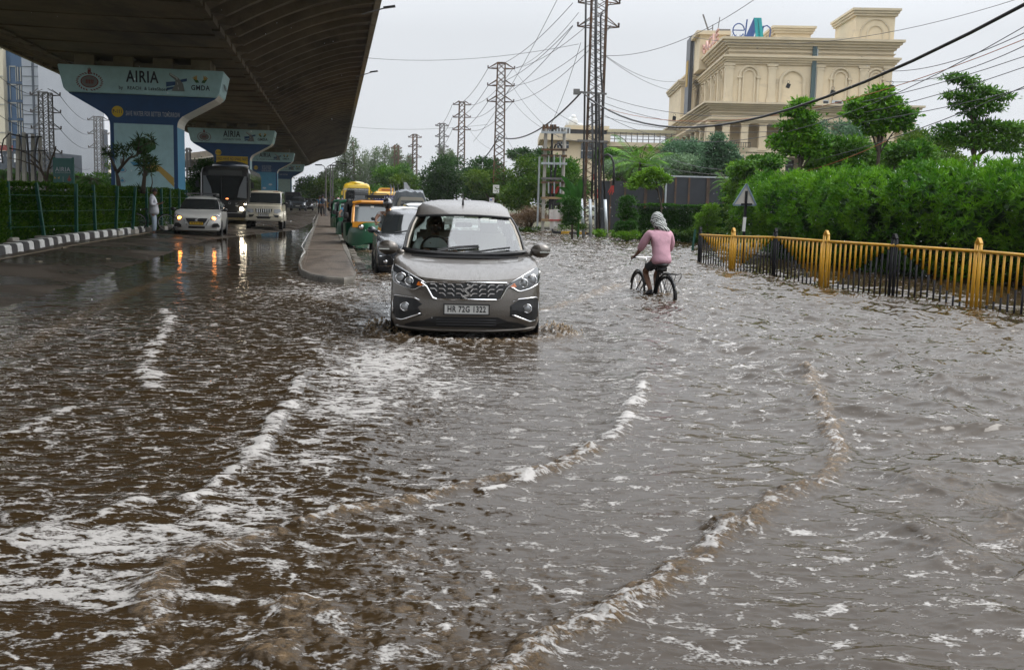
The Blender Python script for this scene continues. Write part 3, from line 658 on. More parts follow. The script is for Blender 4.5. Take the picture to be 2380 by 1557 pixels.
def emblem(fl, x, z, s, y):
    fl.mat(MAROON)
    for k in range(26):
        a = rad(-85 + k * 350 / 26); fl.flat([(x + s * (1.2 * math.cos(a + q) * r), z + s * .85 * math.sin(a + q) * r) for q, r in ((-.05, .95), (.12, 1.0), (.16, 1.2), (.02, 1.13))], y)
    for k in range(24):
        a0, a1 = 2 * math.pi * k / 24, 2 * math.pi * (k + 1) / 24
        fl.flat([(x + s * .93 * math.cos(a0), z + s * .66 * math.sin(a0)), (x + s * .93 * math.cos(a1), z + s * .66 * math.sin(a1)), (x + s * .80 * math.cos(a1), z + s * .55 * math.sin(a1)), (x + s * .80 * math.cos(a0), z + s * .55 * math.sin(a0))], y - .002)
    fl.mat(PGREY); fl.flat([(x + s * .79 * math.cos(rad(k * 15)), z + s * .54 * math.sin(rad(k * 15))) for k in range(24)], y + .001)
    fl.mat(MAROON)
    for dx, w, h0, h1 in ((0, .34, .86, .95), (0, .26, .97, 1.25), (-.12, .1, 1.0, 1.42), (.0, .1, 1.1, 1.5), (.12, .1, 1.0, 1.42), (0, .4, .78, .84)):
        fl.flat([(x + s * (dx - w / 2), z + s * h0), (x + s * (dx + w / 2), z + s * h0), (x + s * (dx + w / 3), z + s * h1), (x + s * (dx - w / 3), z + s * h1)], y - .001 - abs(dx) * .01)
    for q in range(5): fl.flat([(x + s * (-.4 + q * .17), z - s * .2), (x + s * (-.3 + q * .17), z - s * .25), (x + s * (-.25 + q * .17), z + s * .2), (x + s * (-.38 + q * .17), z + s * .22)], y - .003)
def road_logo(fl, x, z, s, y):
    fl.mat(DBL); fl.flat([(x - .62 * s, z - .28 * s), (x + .1 * s, z - .12 * s), (x + .1 * s, z + .1 * s), (x - .62 * s, z + .02 * s)], y); fl.flat([(x - .6 * s, z - .5 * s), (x + .05 * s, z - .32 * s), (x + .05 * s, z - .2 * s), (x - .6 * s, z - .34 * s)], y); fl.flat([(x + .25 * s, z + .02 * s), (x + .66 * s, z + .12 * s), (x + .66 * s, z + .3 * s), (x + .25 * s, z + .2 * s)], y)
    fl.mat(PGREY); fl.flat([(x - .3 * s, z - .52 * s), (x - .05 * s, z - .1 * s), (x - .05 * s, z + .15 * s), (x - .42 * s, z + .46 * s), (x - .4 * s, z + .6 * s), (x + .15 * s, z + .3 * s), (x + .42 * s, z - .05 * s), (x + .52 * s, z - .52 * s)], y - .003)
    fl.mat(WHT)
    for t in (0, .3, .6): fl.flat([(x + (.12 - t * .12) * s, z + (-.42 + t) * s), (x + (.16 - t * .12) * s, z + (-.42 + t) * s), (x + (.13 - t * .2) * s, z + (-.26 + t) * s), (x + (.1 - t * .2) * s, z + (-.26 + t) * s)], y - .006)
    fl.flat([(x - .38 * s, z + .5 * s), (x - .36 * s, z + .56 * s), (x + .12 * s, z + .28 * s), (x + .08 * s, z + .24 * s)], y - .006)
def hands_logo(fl, x, z, s, y, col):
    for sg in (-1, 1):
        fl.mat(TREEG); fl.flat([(x + sg * .08 * s, z - .22 * s), (x + sg * .30 * s, z - .24 * s), (x + sg * .46 * s, z - .02 * s), (x + sg * .46 * s, z + .12 * s), (x + sg * .16 * s, z - .05 * s)][::sg], y)
        fl.mat(col)
        for q in range(4): a = rad(25 + q * 22); fl.flat([(x + sg * (.26 + u * math.cos(a) - v * math.sin(a)) * s, z + (-.02 + u * math.sin(a) + v * math.cos(a)) * s) for u, v in ((0, -.035), (.3, -.03), (.3, .03), (0, .035))], y - .002 - q * .0006)
def make_pier(idx, Y, label, face, slogan, disc):
    s_ = (Y + 22) / _dir.y; c, d = dpt(s_); t = thing("pier", label, "flyover pier", ((c.x - .05) * KS, Y * KS, 1.55 * (1 - KS)), math.atan2(-d.x, d.y), "painted flyover piers", sc=KS)
    mb = MB(); mb.mat(DBL); prof = pier_profile(); th = 1.0
    mb.mat(DBL).add([(x, -th, z) for x, z in prof], [tuple(range(len(prof)))])
    mb.add([(x, th, z) for x, z in prof], [tuple(reversed(range(len(prof))))])
    n = len(prof)
    for i in range(n - 1):
        z0, z1 = prof[i][1], prof[i + 1][1]; mb.mat(CREAM if max(z0, z1) > 4.3 else (SKYB if idx % 2 == 0 else LB))
        a, b = prof[i], prof[i + 1]; mb.add([(a[0], -th, a[1]), (b[0], -th, b[1]), (b[0], th, b[1]), (a[0], th, a[1])], [(0, 1, 2, 3)])
    mb.build("shaft", None, t)
    cap = MB().mat(LB); capp = [(2.80, 5.46), (2.93, 5.6), (3.13, 6.5), (-3.13, 6.5), (-2.93, 5.6), (-2.80, 5.46)]
    cap.prism(capp, 'y', -1.22, 1.22); cap.build("pier_cap", LB, t, bevel=.03)
    pl = MB(); 
    for x in (-2.2, -.75, .75, 2.2): pl.box((x, -.5, 6.72), (.75, .8, .46)); pl.box((x, .6, 6.72), (.75, .8, .46))
    pl.box((0, 0.1, 6.62), (4.9, 1.6, .22)); pl.build("bearing_pedestals", CONC2, t)
    mu = MB(); mu.mat(face); y = -th - .004; mu.flat([(-1.13, .2), (1.13, .2), (1.13, 4.33 + .2 * (idx == 1)), (-1.13, 4.33 + .2 * (idx == 1))], y)
    if idx == 0:   # hand holding a small tree, water drops
        y -= .004; mu.mat(SKINY); mu.flat([(-.1, 1.62), (.16, 1.48), (.55, 1.4), (1.12, .42), (1.12, 1.02), (.62, 1.75), (.48, 1.82), (.12, 1.86), (-.02, 1.98), (.1, 2.05), (.42, 1.9), (.16, 1.80), (-.12, 1.74)][::-1], y)
        mu.mat(SKYB); mu.flat([(-.55, 1.98), (-.42, 1.75), (-.1, 1.72), (.1, 1.85), (.28, 2.0)], y - .002)
        mu.mat(TREEG); mu.flat([(-.42, 2.06), (.42, 2.06), (.42, 2.0), (-.42, 2.0)][::-1], y - .004); mu.flat([(-.12, 2.06), (.14, 2.06), (.06, 2.16), (.05, 2.5), (-.04, 2.5), (-.04, 2.16)][::-1], y - .004)
        blobp = [(.0 + .46 * math.cos(rad(a)) * (1 + .07 * math.sin(a * 5.3)), 2.78 + .36 * math.sin(rad(a)) * (1 + .08 * math.cos(a * 3.1))) for a in range(0, 360, 15)]; mu.flat(blobp, y - .004)
        for zc, k in ((1.45, 1.), (.75, .7)):
            for mm_, q in ((DBL, 1.15), (WHT, 1.0), (SKYB, .75)): 
                mu.mat(mm_); y -= .001; mu.flat([(-.86 + k * q * .15 * math.cos(rad(a)) * (1 if math.sin(rad(a)) < 0.2 else .75 * (1.2 - math.sin(rad(a)))), zc + k * q * (.15 * math.sin(rad(a)) if math.sin(rad(a)) < .2 else .3 * math.sin(rad(a)))) for a in range(0, 360, 15)], y)
        mu.mat(PGREY); mu.flat([(-.92, 1.85), (-.8, 1.85), (-.8, 2.1), (-.92, 2.1)], y)
    elif idx == 2:
        mu.mat(WHT)
        for cx_, cz in ((-.6, 2.9), (-.1, 2.6), (.55, 3.0), (.8, 2.2)):
            mu.flat([(cx_ + .2 * math.cos(rad(a)), cz + .07 * math.sin(rad(a)) * (1.4 + math.sin(a * 3))) for a in range(0, 360, 24)], y - .003)
        mu.mat(PGREY); mu.flat([(-.05, 1.5), (.5, 1.5), (.5, 1.75), (.35, 1.78), (.35, 2.0), (.15, 2.0), (.15, 1.78), (-.05, 1.75)], y - .004); mu.flat([(.5, 1.6), (.8, 1.6), (.8, 1.3), (.66, 1.3), (.66, 1.48), (.5, 1.48)], y - .004)
    elif idx == 3:
        mu.mat(GRN); mu.flat([(-1.13, .2), (1.13, .2), (1.13, 1.6), (.4, 1.85), (-1.13, 2.3)], y - .003); mu.mat(TREEG)
        for q in range(7): x0 = -.9 + q * .33; z0 = 2.15 - q * .07; hh = .5 + .4 * (q % 3 == 1) + .5 * (q == 6); mu.flat([(x0 - .1, z0), (x0 + .1, z0), (x0, z0 + hh)], y - .005)
        mu.mat(ORG); mu.flat([(-.2 + .7 * math.cos(rad(a)), .75 + .45 * math.sin(rad(a)) * (1 + .1 * math.sin(a))) for a in range(0, 360, 20)], y - .006)
    elif idx == 1:
        for k, tx in enumerate(("LUNGS HAVE NO SPARE PARTS.", "PROTECT THEM")): text_obj(tx, .3, INK, t, FRONT(0, y - .003, 4.32 - k * .3), sx=.52 if k == 0 else .55, bold=.006, ext=.001)
    if idx == 0: mu.v = mu.v[:4] + [(x, yy, 2.92 + (z - 2.06) * .8 if z > 2.0 else 1.62 + z * .61) for x, yy, z in mu.v[4:]]
    mu.build("mural", None, t, recalc=False)
    y = -1.226; fl = MB(); emblem(fl, -1.95, 5.87, .36, y); rl = MB(); road_logo(rl, 1.3, 5.97, .62, y); rl.build("logo", None, t, recalc=False)
    fl.build("emblem", None, t, recalc=False); hl = MB(); hands_logo(hl, 2.22, 6.13, .55, y, GOLD); hl.build("logo", None, t, recalc=False)
    text_obj("AIRIA", .62, INK, t, FRONT(.02, y - .002, 6.12), sx=.72, bold=.014, ext=.001)
    if idx != 1: text_obj("by   REACH  & LakeShore", .18, INK, t, FRONT(.05, y - .002, 5.69), sx=.85, ext=.001, bold=.003)
    else: text_obj("CORPORATE TOWER", .2, INK, t, FRONT(.02, y - .002, 5.74), sx=.62, ext=.001, bold=.003)
    text_obj("GMDA", .27, INK, t, FRONT(2.22, y - .002, 5.8), sx=.85, bold=.006, ext=.001)
    eb = text_obj("AIRIA", .5, INK, t, Matrix.Translation((3.05, 0, 5.95)) @ Matrix.Rotation(rad(90), 4, 'Z') @ Matrix.Rotation(rad(90) - .22, 4, 'X') @ Matrix.Translation((0, 0, .015)), sx=.8, ext=.001, bold=.008)
    dk = MB(); dk.mat(YEL); dk.flat([(-.98 + .22 * math.cos(rad(a)), 4.78 + .22 * math.sin(rad(a))) for a in range(0, 360, 15)], -th - .006); dk.build("number_disc", None, t, recalc=False)
    text_obj(disc, .19, INK, t, FRONT(-.98, -th - .008, 4.78), sx=.75, bold=.006, ext=.001)
    for k, tx in enumerate(slogan.split("|")): text_obj(tx, .26, LETT, t, FRONT(.36 if idx == 0 else .15, -th - .006, (4.72 if idx == 0 else 4.95) - k * .24), sx=.40 if idx == 0 else .6, bold=.004, ext=.001)
    return t
make_pier(0, 42.0, "nearest painted flyover pier with a mural of a tree held in a hand", LB, "SAVE WATER FOR BETTER TOMORROW", "P-111")
make_pier(1, 77.0, "second painted pier with a yellow panel reading LUNGS HAVE NO SPARE PARTS", YEL, "", "P-110")
make_pier(2, 113.0, "third pier with a bright blue sky mural and a tap", SKYB, "SAVE WATER|PLANT TREE|SAVE PLANET", "P-109")
make_pier(3, 150.0, "fourth pier with a mural of pine trees on a green slope", MINT, "SAVE THE TREE", "P-108")
make_pier(4, 186.0, "farthest painted pier with a plain blue mural panel", SKYB, "", "P-107")
# ------------------------------------------------------------------ vehicles
TYRE = mat("tyre", (0.012, 0.012, 0.013), 0.85); RIM = mat("rim", (0.35, 0.35, 0.36), 0.3, 0.9); BLACKP = mat("black_plastic", (0.012, 0.012, 0.013), 0.45)
CHROME = mat("chrome", (0.75, 0.75, 0.76), 0.1, 1.0); DGLASS = mat("dark_glass", (0.018, 0.022, 0.024), 0.04, spec=0.9, coat=.6); LENS = mat("lamp_lens", (0.28, 0.29, 0.3), 0.08, 0.2, coat=1)
AMBER = mat("amber_lens", (0.7, 0.17, 0.02), 0.2, coat=.8); PLW = mat("plate_white", (0.62, 0.62, 0.6), 0.4); PLY = mat("plate_yellow", (0.72, 0.45, 0.02), 0.4); PLT = mat("plate_ink", (0.01, 0.01, 0.01), 0.5)
LIT_W = mat("lit_lamp", (1, .95, .85), .3, emit=(1, .86, .62), es=28); LIT_A = mat("lit_indicator", (1, .4, .05), .3, emit=(1, .30, .05), es=14); DRL = mat("lit_strip", (1, 1, 1), .3, emit=(.9, .96, 1), es=7)
CREAMF = mat("seat_fabric", (0.42, 0.38, 0.32), 0.8); DASH = mat("dashboard", (0.02, 0.02, 0.022), 0.6)
WGLASS = glassmat("windscreen_glass", (0.78, 0.86, 0.82), 1.5, 0.09)

def paint(name, col, metal=0.0, rough=0.28, drops=0.0):
    m = mat(name, col, rough, metal, coat=0.9, noise=0.06, nscale=2.0)
    if drops and "dropped" not in m:
        m["dropped"] = 1; n = m.node_tree; b = n.nodes['Principled BSDF']; t = n.nodes.new("ShaderNodeTexCoord")
        v = n.nodes.new("ShaderNodeTexVoronoi"); v.inputs['Scale'].default_value = 75; n.links.new(t.outputs['Object'], v.inputs['Vector'])
        r = n.nodes.new("ShaderNodeMapRange"); r.inputs[1].default_value = 0.12; r.inputs[2].default_value = 0.4; r.inputs[3].default_value = 1; r.inputs[4].default_value = 0; n.links.new(v.outputs['Distance'], r.inputs[0])
        bp = n.nodes.new("ShaderNodeBump"); bp.inputs['Strength'].default_value = drops; bp.inputs['Distance'].default_value = 0.004; n.links.new(r.outputs[0], bp.inputs['Height'])
        n.links.new(bp.outputs[0], b.inputs['Normal']); n.links.new(bp.outputs[0], b.inputs['Coat Normal'])
    return m

NF, NS, NRR = 24, 14, 12
def ring_pts(lv, ex=0.62):
    zc, zs, yf, yfs, W, yr = lv; P_ = []
    yrs = yr - 0.28
    for i in range(NF + 1):
        th = -math.pi / 2 + math.pi * i / NF; s_ = math.sin(th); x = W * math.copysign(abs(s_) ** ex, s_) if s_ else 0.0
        t = 1 - abs(math.cos(th)) ** ex; q = abs(x / W) if W else 0
        P_.append((x, yf + (yfs - yf) * t, zc + (zs - zc) * q ** 2.2))
    for i in range(1, NS): f = i / NS; P_.append((W, yfs + (yrs - yfs) * f, zs))
    for i in range(NRR + 1):
        th = math.pi / 2 - math.pi * i / NRR; s_ = math.sin(th); x = W * math.copysign(abs(s_) ** ex, s_) if s_ else 0.0
        t = 1 - abs(math.cos(th)) ** ex; q = abs(x / W) if W else 0
        P_.append((x, yr + (yrs - yr) * t, zc + (zs - zc) * q ** 2.2))
    for i in range(1, NS): f = i / NS; P_.append((-W, yrs + (yfs - yrs) * f, zs))
    return P_
MPV = [(.17, .17, .12, .55, .79, 4.36), (.20, .21, .05, .44, .83, 4.38), (.30, .31, .015, .40, .86, 4.40), (.45, .45, .0, .38, .8675, 4.40), (.60, .60, .03, .40, .8675, 4.38), (.73, .75, .055, .44, .866, 4.36),
       (.775, .86, .085, .50, .862, 4.35), (.82, .93, .20, .58, .856, 4.35), (.88, .985, .44, .72, .845, 4.35), (.94, 1.01, .70, .90, .83, 4.34), (.985, 1.025, .93, 1.10, .81, 4.33),
       (1.00, 1.04, .98, 1.18, .79, 4.33), (1.015, 1.06, 1.0, 1.24, .765, 4.32), (1.2, 1.22, 1.30, 1.46, .735, 4.25), (1.36, 1.36, 1.56, 1.70, .69, 4.15), (1.485, 1.46, 1.755, 1.90, .635, 4.08),
       (1.525, 1.505, 1.83, 1.98, .615, 4.05), (1.61, 1.585, 2.05, 2.2, .595, 3.95), (1.665, 1.65, 2.4, 2.5, .52, 3.6), (1.69, 1.685, 2.8, 2.9, .32, 3.2)]
HATCH = [(.16, .16, .14, .6, .79, 3.80), (.20, .21, .06, .50, .83, 3.83), (.32, .33, .02, .44, .86, 3.85), (.46, .46, .0, .42, .8675, 3.85), (.58, .60, .03, .46, .866, 3.83), (.68, .72, .07, .52, .864, 3.80),
       (.735, .82, .14, .58, .860, 3.8), (.80, .88, .32, .68, .852, 3.8), (.86, .92, .58, .84, .842, 3.8), (.91, .945, .84, 1.02, .825, 3.79), (.95, .955, 1.04, 1.2, .80, 3.78),
       (.965, .965, 1.08, 1.26, .78, 3.78), (.98, .98, 1.10, 1.32, .755, 3.76), (1.12, 1.13, 1.38, 1.56, .72, 3.66), (1.27, 1.27, 1.66, 1.84, .67, 3.52), (1.385, 1.37, 1.87, 2.05, .61, 3.42),
       (1.42, 1.405, 1.96, 2.15, .57, 3.34), (1.475, 1.455, 2.25, 2.4, .50, 3.1), (1.505, 1.495, 2.5, 2.6, .34, 2.9), (1.515, 1.51, 2.65, 2.7, .18, 2.75)]
SUVL = [(.30, .30, .12, .5, .80, 4.10), (.34, .35, .05, .40, .85, 4.12), (.46, .46, .02, .36, .88, 4.15), (.60, .60, .0, .34, .895, 4.15), (.75, .76, .02, .36, .895, 4.14), (.88, .90, .05, .40, .89, 4.12),
       (.97, .99, .10, .44, .885, 4.1), (1.01, 1.03, .28, .58, .875, 4.1), (1.03, 1.05, .52, .76, .865, 4.1), (1.055, 1.07, .80, .98, .85, 4.1), (1.07, 1.08, 1.0, 1.16, .83, 4.1),
       (1.08, 1.09, 1.03, 1.2, .81, 4.1), (1.09, 1.10, 1.05, 1.24, .785, 4.1), (1.24, 1.25, 1.26, 1.42, .755, 4.03), (1.39, 1.39, 1.47, 1.62, .72, 3.95), (1.52, 1.51, 1.65, 1.8, .68, 3.88),
       (1.56, 1.55, 1.74, 1.9, .65, 3.82), (1.60, 1.59, 2.0, 2.15, .58, 3.6), (1.625, 1.62, 2.3, 2.4, .40, 3.3), (1.63, 1.63, 2.6, 2.7, .2, 3.0)]
JEEP = [(.42, .42, .10, .30, .78, 4.0), (.46, .46, .03, .22, .82, 4.0), (.56, .56, .0, .18, .83, 4.0), (.66, .66, .0, .18, .83, 4.0), (.74, .74, .06, .24, .80, 4.0), (.98, .98, .08, .26, .80, 4.0),
       (1.12, 1.12, .09, .28, .80, 4.0), (1.165, 1.16, .14, .34, .79, 4.0), (1.19, 1.18, .5, .68, .785, 4.0), (1.215, 1.20, .9, 1.05, .78, 4.0), (1.23, 1.21, 1.2, 1.3, .78, 4.0),
       (1.235, 1.22, 1.24, 1.36, .78, 4.0), (1.24, 1.23, 1.26, 1.4, .775, 4.0), (1.42, 1.42, 1.36, 1.48, .76, 3.98), (1.58, 1.58, 1.45, 1.56, .745, 3.96), (1.74, 1.73, 1.54, 1.66, .73, 3.95),
       (1.79, 1.78, 1.58, 1.7, .71, 3.93), (1.835, 1.825, 1.72, 1.85, .66, 3.85), (1.86, 1.855, 1.95, 2.05, .5, 3.6), (1.865, 1.865, 2.2, 2.3, .3, 3.3)]
def shell(lv):
    rings = [ring_pts(l) for l in lv]; n = len(rings[0]); V = [p for r in rings for p in r]
    c = rings[-1]; V.append((0, sum(p[1] for p in c) / n, lv[-1][0] + .003)); F_ = []
    for j in range(len(rings) - 1):
        for i in range(n): F_.append((j * n + i, j * n + (i + 1) % n, (j + 1) * n + (i + 1) % n, (j + 1) * n + i))
    t = (len(rings) - 1) * n
    for i in range(n): F_.append((t + i, t + (i + 1) % n, len(V) - 1))
    V.append((0, 2.0, lv[0][0])); 
    for i in range(n): F_.append(((i + 1) % n, i, len(V) - 1))
    return V, F_, n
def body_parts(t, lv, mbody, mglass, mtrim, name="body", see=False):
    V, F_, n = shell(lv); G0, G1 = 12, 15
    sets = {'windscreen': [], 'side_window': [], 'side_window2': [], 'rear_window': [], 'body': [], 'pillar': []}
    for k, f in enumerate(F_):
        j, i = divmod(k, n)
        key = 'body'
        if G0 <= j < G1 and k < (len(lv) - 1) * n:
            if 2 <= i < NF - 2: key = 'windscreen'
            elif i in (1, NF - 2): key = 'pillar'
            elif NF <= i < NF + NS: q = i - NF; key = 'pillar' if q in (5, 9) else ('side_window' if 0 <= q < NS - 1 else 'body')
            elif NF + NS + 2 <= i < NF + NS + NRR - 2: key = 'rear_window'
            elif i >= NF + NS + NRR: q = i - (NF + NS + NRR); key = 'pillar' if q in (NS - 6, NS - 10) else ('side_window2' if 1 <= q < NS else 'body')
        sets[key].append(f)
    def mk(nm, fs, m, inset=0):
        used = sorted({q for f in fs for q in f}); mp = {u: a for a, u in enumerate(used)}
        b = MB(); b.add([V[u] for u in used], [tuple(mp[q] for q in f) for f in fs]); 
        return b.build(nm, m, t, smooth=True, auto=35, recalc=not see or nm == 'body')
    bo = mk(name, sets['body'], mbody); mk('pillar', sets['pillar'], mtrim)
    mk('windscreen', sets['windscreen'], mglass); mk('side_window', sets['side_window'], mglass); mk('side_window', sets['side_window2'], mglass); mk('rear_window', sets['rear_window'], mglass)
    # tree for snapping front details onto the bodywork
    return BVHTree.FromPolygons([Vector(v) for v in V], F_)
def decal(name, poly, m, t, bvh, off=0.012, cuts=3, mirror=False, thick=0.0, direction=(0, 1, 0), smooth=False):
    out = []
    for sg in ((1, -1) if mirror else (1,)):
        bm = bmesh.new(); vs = [bm.verts.new((sg * x, -3, z)) for x, z in (poly if sg > 0 else poly[::-1])]
        f = bm.faces.new(vs); bmesh.ops.triangulate(bm, faces=[f])
        bmesh.ops.subdivide_edges(bm, edges=list(bm.edges), cuts=cuts, use_grid_fill=True)
        for v in bm.verts:
            h = bvh.ray_cast(Vector((v.co.x, -3, v.co.z)), Vector((0, 1, 0)))
            if h[0] is None:
                h = bvh.find_nearest(Vector((v.co.x, .3, v.co.z)))
            v.co.y = h[0].y - off
            if h[1] is not None and abs(h[1].x) > .5: v.co.x += math.copysign(off * .7, v.co.x)
        bmesh.ops.recalc_face_normals(bm, faces=bm.faces)
        av = sum((f.normal.y * f.calc_area() for f in bm.faces))
        if av > 0: bmesh.ops.reverse_faces(bm, faces=bm.faces)
        if thick:
            g = bmesh.ops.extrude_face_region(bm, geom=list(bm.faces)); 
            for v in [e for e in g['geom'] if isinstance(e, bmesh.types.BMVert)]: v.co.y -= thick
            bmesh.ops.recalc_face_normals(bm, faces=bm.faces)
        me = bpy.data.meshes.new(name); bm.to_mesh(me); bm.free(); me.materials.append(m)
        if smooth: me.polygons.foreach_set("use_smooth", [True] * len(me.polygons))
        out.append(link_mesh(name, me, t))
    return out
def snapline(pts, bvh, off=0.02, step=0.04):
    """polyline over (x,z) dropped onto the bodywork"""
    out = []
    for (x0, z0), (x1, z1) in zip(pts, pts[1:]):
        n = max(1, int(math.hypot(x1 - x0, z1 - z0) / step))
        for i in range(n + (1 if (x1, z1) == pts[-1] else 0)):
            t = i / n; x, z = x0 + (x1 - x0) * t, z0 + (z1 - z0) * t
            h = bvh.ray_cast(Vector((x, -3, z)), Vector((0, 1, 0))); y = h[0].y if h[0] is not None else .4
            out.append(Vector((x, y - off, z)))
    return out
def wheel(t, x, y, r, w, side, rimr=.62):
    mb = MB(); pts = [(r * .9, -.5), (r * .985, -.42), (r, -.25), (r, .25), (r * .985, .42), (r * .9, .5), (r * rimr, .5), (r * rimr, -.5)]; n = 28; vs = []; fs = []
    for k in range(n):
        a = 2 * math.pi * k / n
        for q, u in pts: vs.append((x + u * w, y + q * math.cos(a), r + q * math.sin(a)))
    m = len(pts)
    for k in range(n):
        for j in range(m): fs.append((k * m + j, k * m + (j + 1) % m, ((k + 1) % n) * m + (j + 1) % m, ((k + 1) % n) * m + j))
    mb.add(vs, fs); ty = mb.build("wheel", TYRE, t, smooth=True, auto=40)
    rb = MB(); xo = x + side * w * .38
    rb.cyl((x - side * w * .1, y, r), (xo - side * .03, y, r), r * rimr * .98, n=20)
    for k in range(5):
        a = 2 * math.pi * k / 5; d = Vector((0, math.cos(a), math.sin(a))); rb.bar(Vector((xo, y, r)), Vector((xo, y, r)) + d * r * rimr * .97, .03, .07)
    rb.cyl((xo - .02 * side, y, r), (xo + .02 * side, y, r), r * .15, n=10); rb.build("rim", RIM, ty)
def arches(t, W, ys, r, m):
    for side in (-1, 1):
        for y in ys:
            b = MB(); b.cyl((side * (W - .012), y, r), (side * (W + .008), y, r), r * 1.17, n=28); b.build("wheel_arch", m, t)
def mirror(t, x, y, z, side, m, w=.24, h=.16, lamp=True):
    b = MB(); b.ell((x, y, z), (w / 2, .09, h / 2), 14, 9); b.bar((x - side * w * .42, y + .02, z - h * .2), (x - side * (w * .5 + .1), y + .06, z - h * .45), .06, .05); mo = b.build("wing_mirror", m, t, smooth=True, recalc=True)
    if lamp: q = MB(); q.box((x + side * w * .18, y - .083, z - h * .08), (w * .5, .012, .015)); q.build("repeater", CHROME, mo)
def plate(t, x, y, z, w, h, txt, m, sz, sx=.8, tilt=0.0):
    b = MB(); b.box((x, y, z), (w, .014, h)); p = b.build("number_plate", m, t, bevel=.002)
    fr = MB()
    for zz in (-h / 2, h / 2): fr.box((x, y - .003, z + zz), (w + .02, .02, .012))
    for xx in (-w / 2, w / 2): fr.box((x + xx, y - .003, z), (.012, .02, h))
    fr.build("plate_frame", BLACKP, p)
    if txt: text_obj(txt, sz, PLT, p, FRONT(x, y - .009, z), sx=sx, ext=.001, bold=.0025)
def wiper(t, pts): 
    b = MB(); b.tube(pts, .012, 5); b.build("wiper", BLACKP, t)

def person_skin(parts, parent, label=None): ...

# ---- the grey people carrier pushing through the flood
_fp = D(1083, 780, 11.45); CARZ = -0.10
grey = paint("taupe_paint", (0.115, 0.10, 0.084), 0.6, 0.32, drops=.5)
t = thing("car", "taupe grey people carrier pushing through floodwater with plate HR 72G 1322", "car", (_fp.x, _fp.y, CARZ), rad(4.6))
bv = body_parts(t, MPV, grey, WGLASS, BLACKP, see=True)
# windscreen surround
sur = MB(); lv = MPV
for sg in (-1, 1):
    for (a, b_, w_) in ((12, 15, .05),):
        pts = []
        for j in range(a, b_ + 1):
            r_ = ring_pts(lv[j]); p = r_[NF - 2 if sg > 0 else 2]; pts.append(Vector(p) + Vector((0, -.012, .004)))
        sur.tube(pts, .017, 6)
top = [Vector(ring_pts(lv[15])[i]) + Vector((0, -.012, .006)) for i in range(2, NF - 1)]; sur.tube(top, .016, 6)
bot = [Vector(ring_pts(lv[12])[i]) + Vector((0, -.02, .006)) for i in range(2, NF - 1)]; sur.tube(bot, .034, 6)
sur.build("windscreen_surround", BLACKP, t)
# pale A-pillar linings seen through the glass
for sg in (-1, 1):
    pl = MB(); pts = [Vector(ring_pts(lv[j])[NF - 3 if sg > 0 else 3]) + Vector((-.02 * sg, .03, 0)) for j in range(12, 16)]; pl.tube(pts, .026, 6); pl.build("pillar_lining", CREAMF, t)
# grille
gp = [(-.43, .742), (.43, .742), (.455, .70), (.37, .575), (-.37, .575), (-.455, .70)]
decal("grille", gp, BLACKP, t, bv, off=.006, cuts=5)
ch = MB(); ch.tube(snapline([(-.46, .755), (.46, .755)], bv, .014), .010, 6); ch.tube(snapline([(-.52, .745), (-.455, .70), (-.385, .578), (-.34, .563), (.34, .563), (.385, .578), (.455, .70), (.52, .745)], bv, .016), .011, 6); ch.build("grille_chrome", CHROME, t)
gs = MB()
for row in range(3):
    z = .72 - row * .05
    for k in range(-4, 5):
        if abs(k) < 1: continue
        x = k * .098 - (.02 if k > 0 else -.02) + (0.0 if row % 2 == 0 else .0); sg = 1 if k > 0 else -1
        lim = .455 - row * .035
        if abs(x) + .03 > lim: continue
        q = snapline([(x - sg * .036, z - .018), (x - sg * .01, z + .012), (x + sg * .042, z + .012)], bv, .012, .03)
        for a, b_ in zip(q, q[1:]): gs.bar(a, b_, .012, .014)
gs.build("grille_slats", CHROME, t)
em = MB()      # slanted emblem in three bars
for a, b_ in (((.055, .725), (-.045, .672)), ((-.045, .690), (.045, .62)), ((.045, .635), (-.05, .582 + .02))): em.bar((a[0], -.022, a[1] - .004), (b_[0], -.022, b_[1] - .004), .022, .02)
em.bar((.0, -.022, .742), (.062, -.022, .71), .018, .02); em.bar((-.062, -.022, .615), (.0, -.022, .578), .018, .02)
em.build("emblem", CHROME, t)
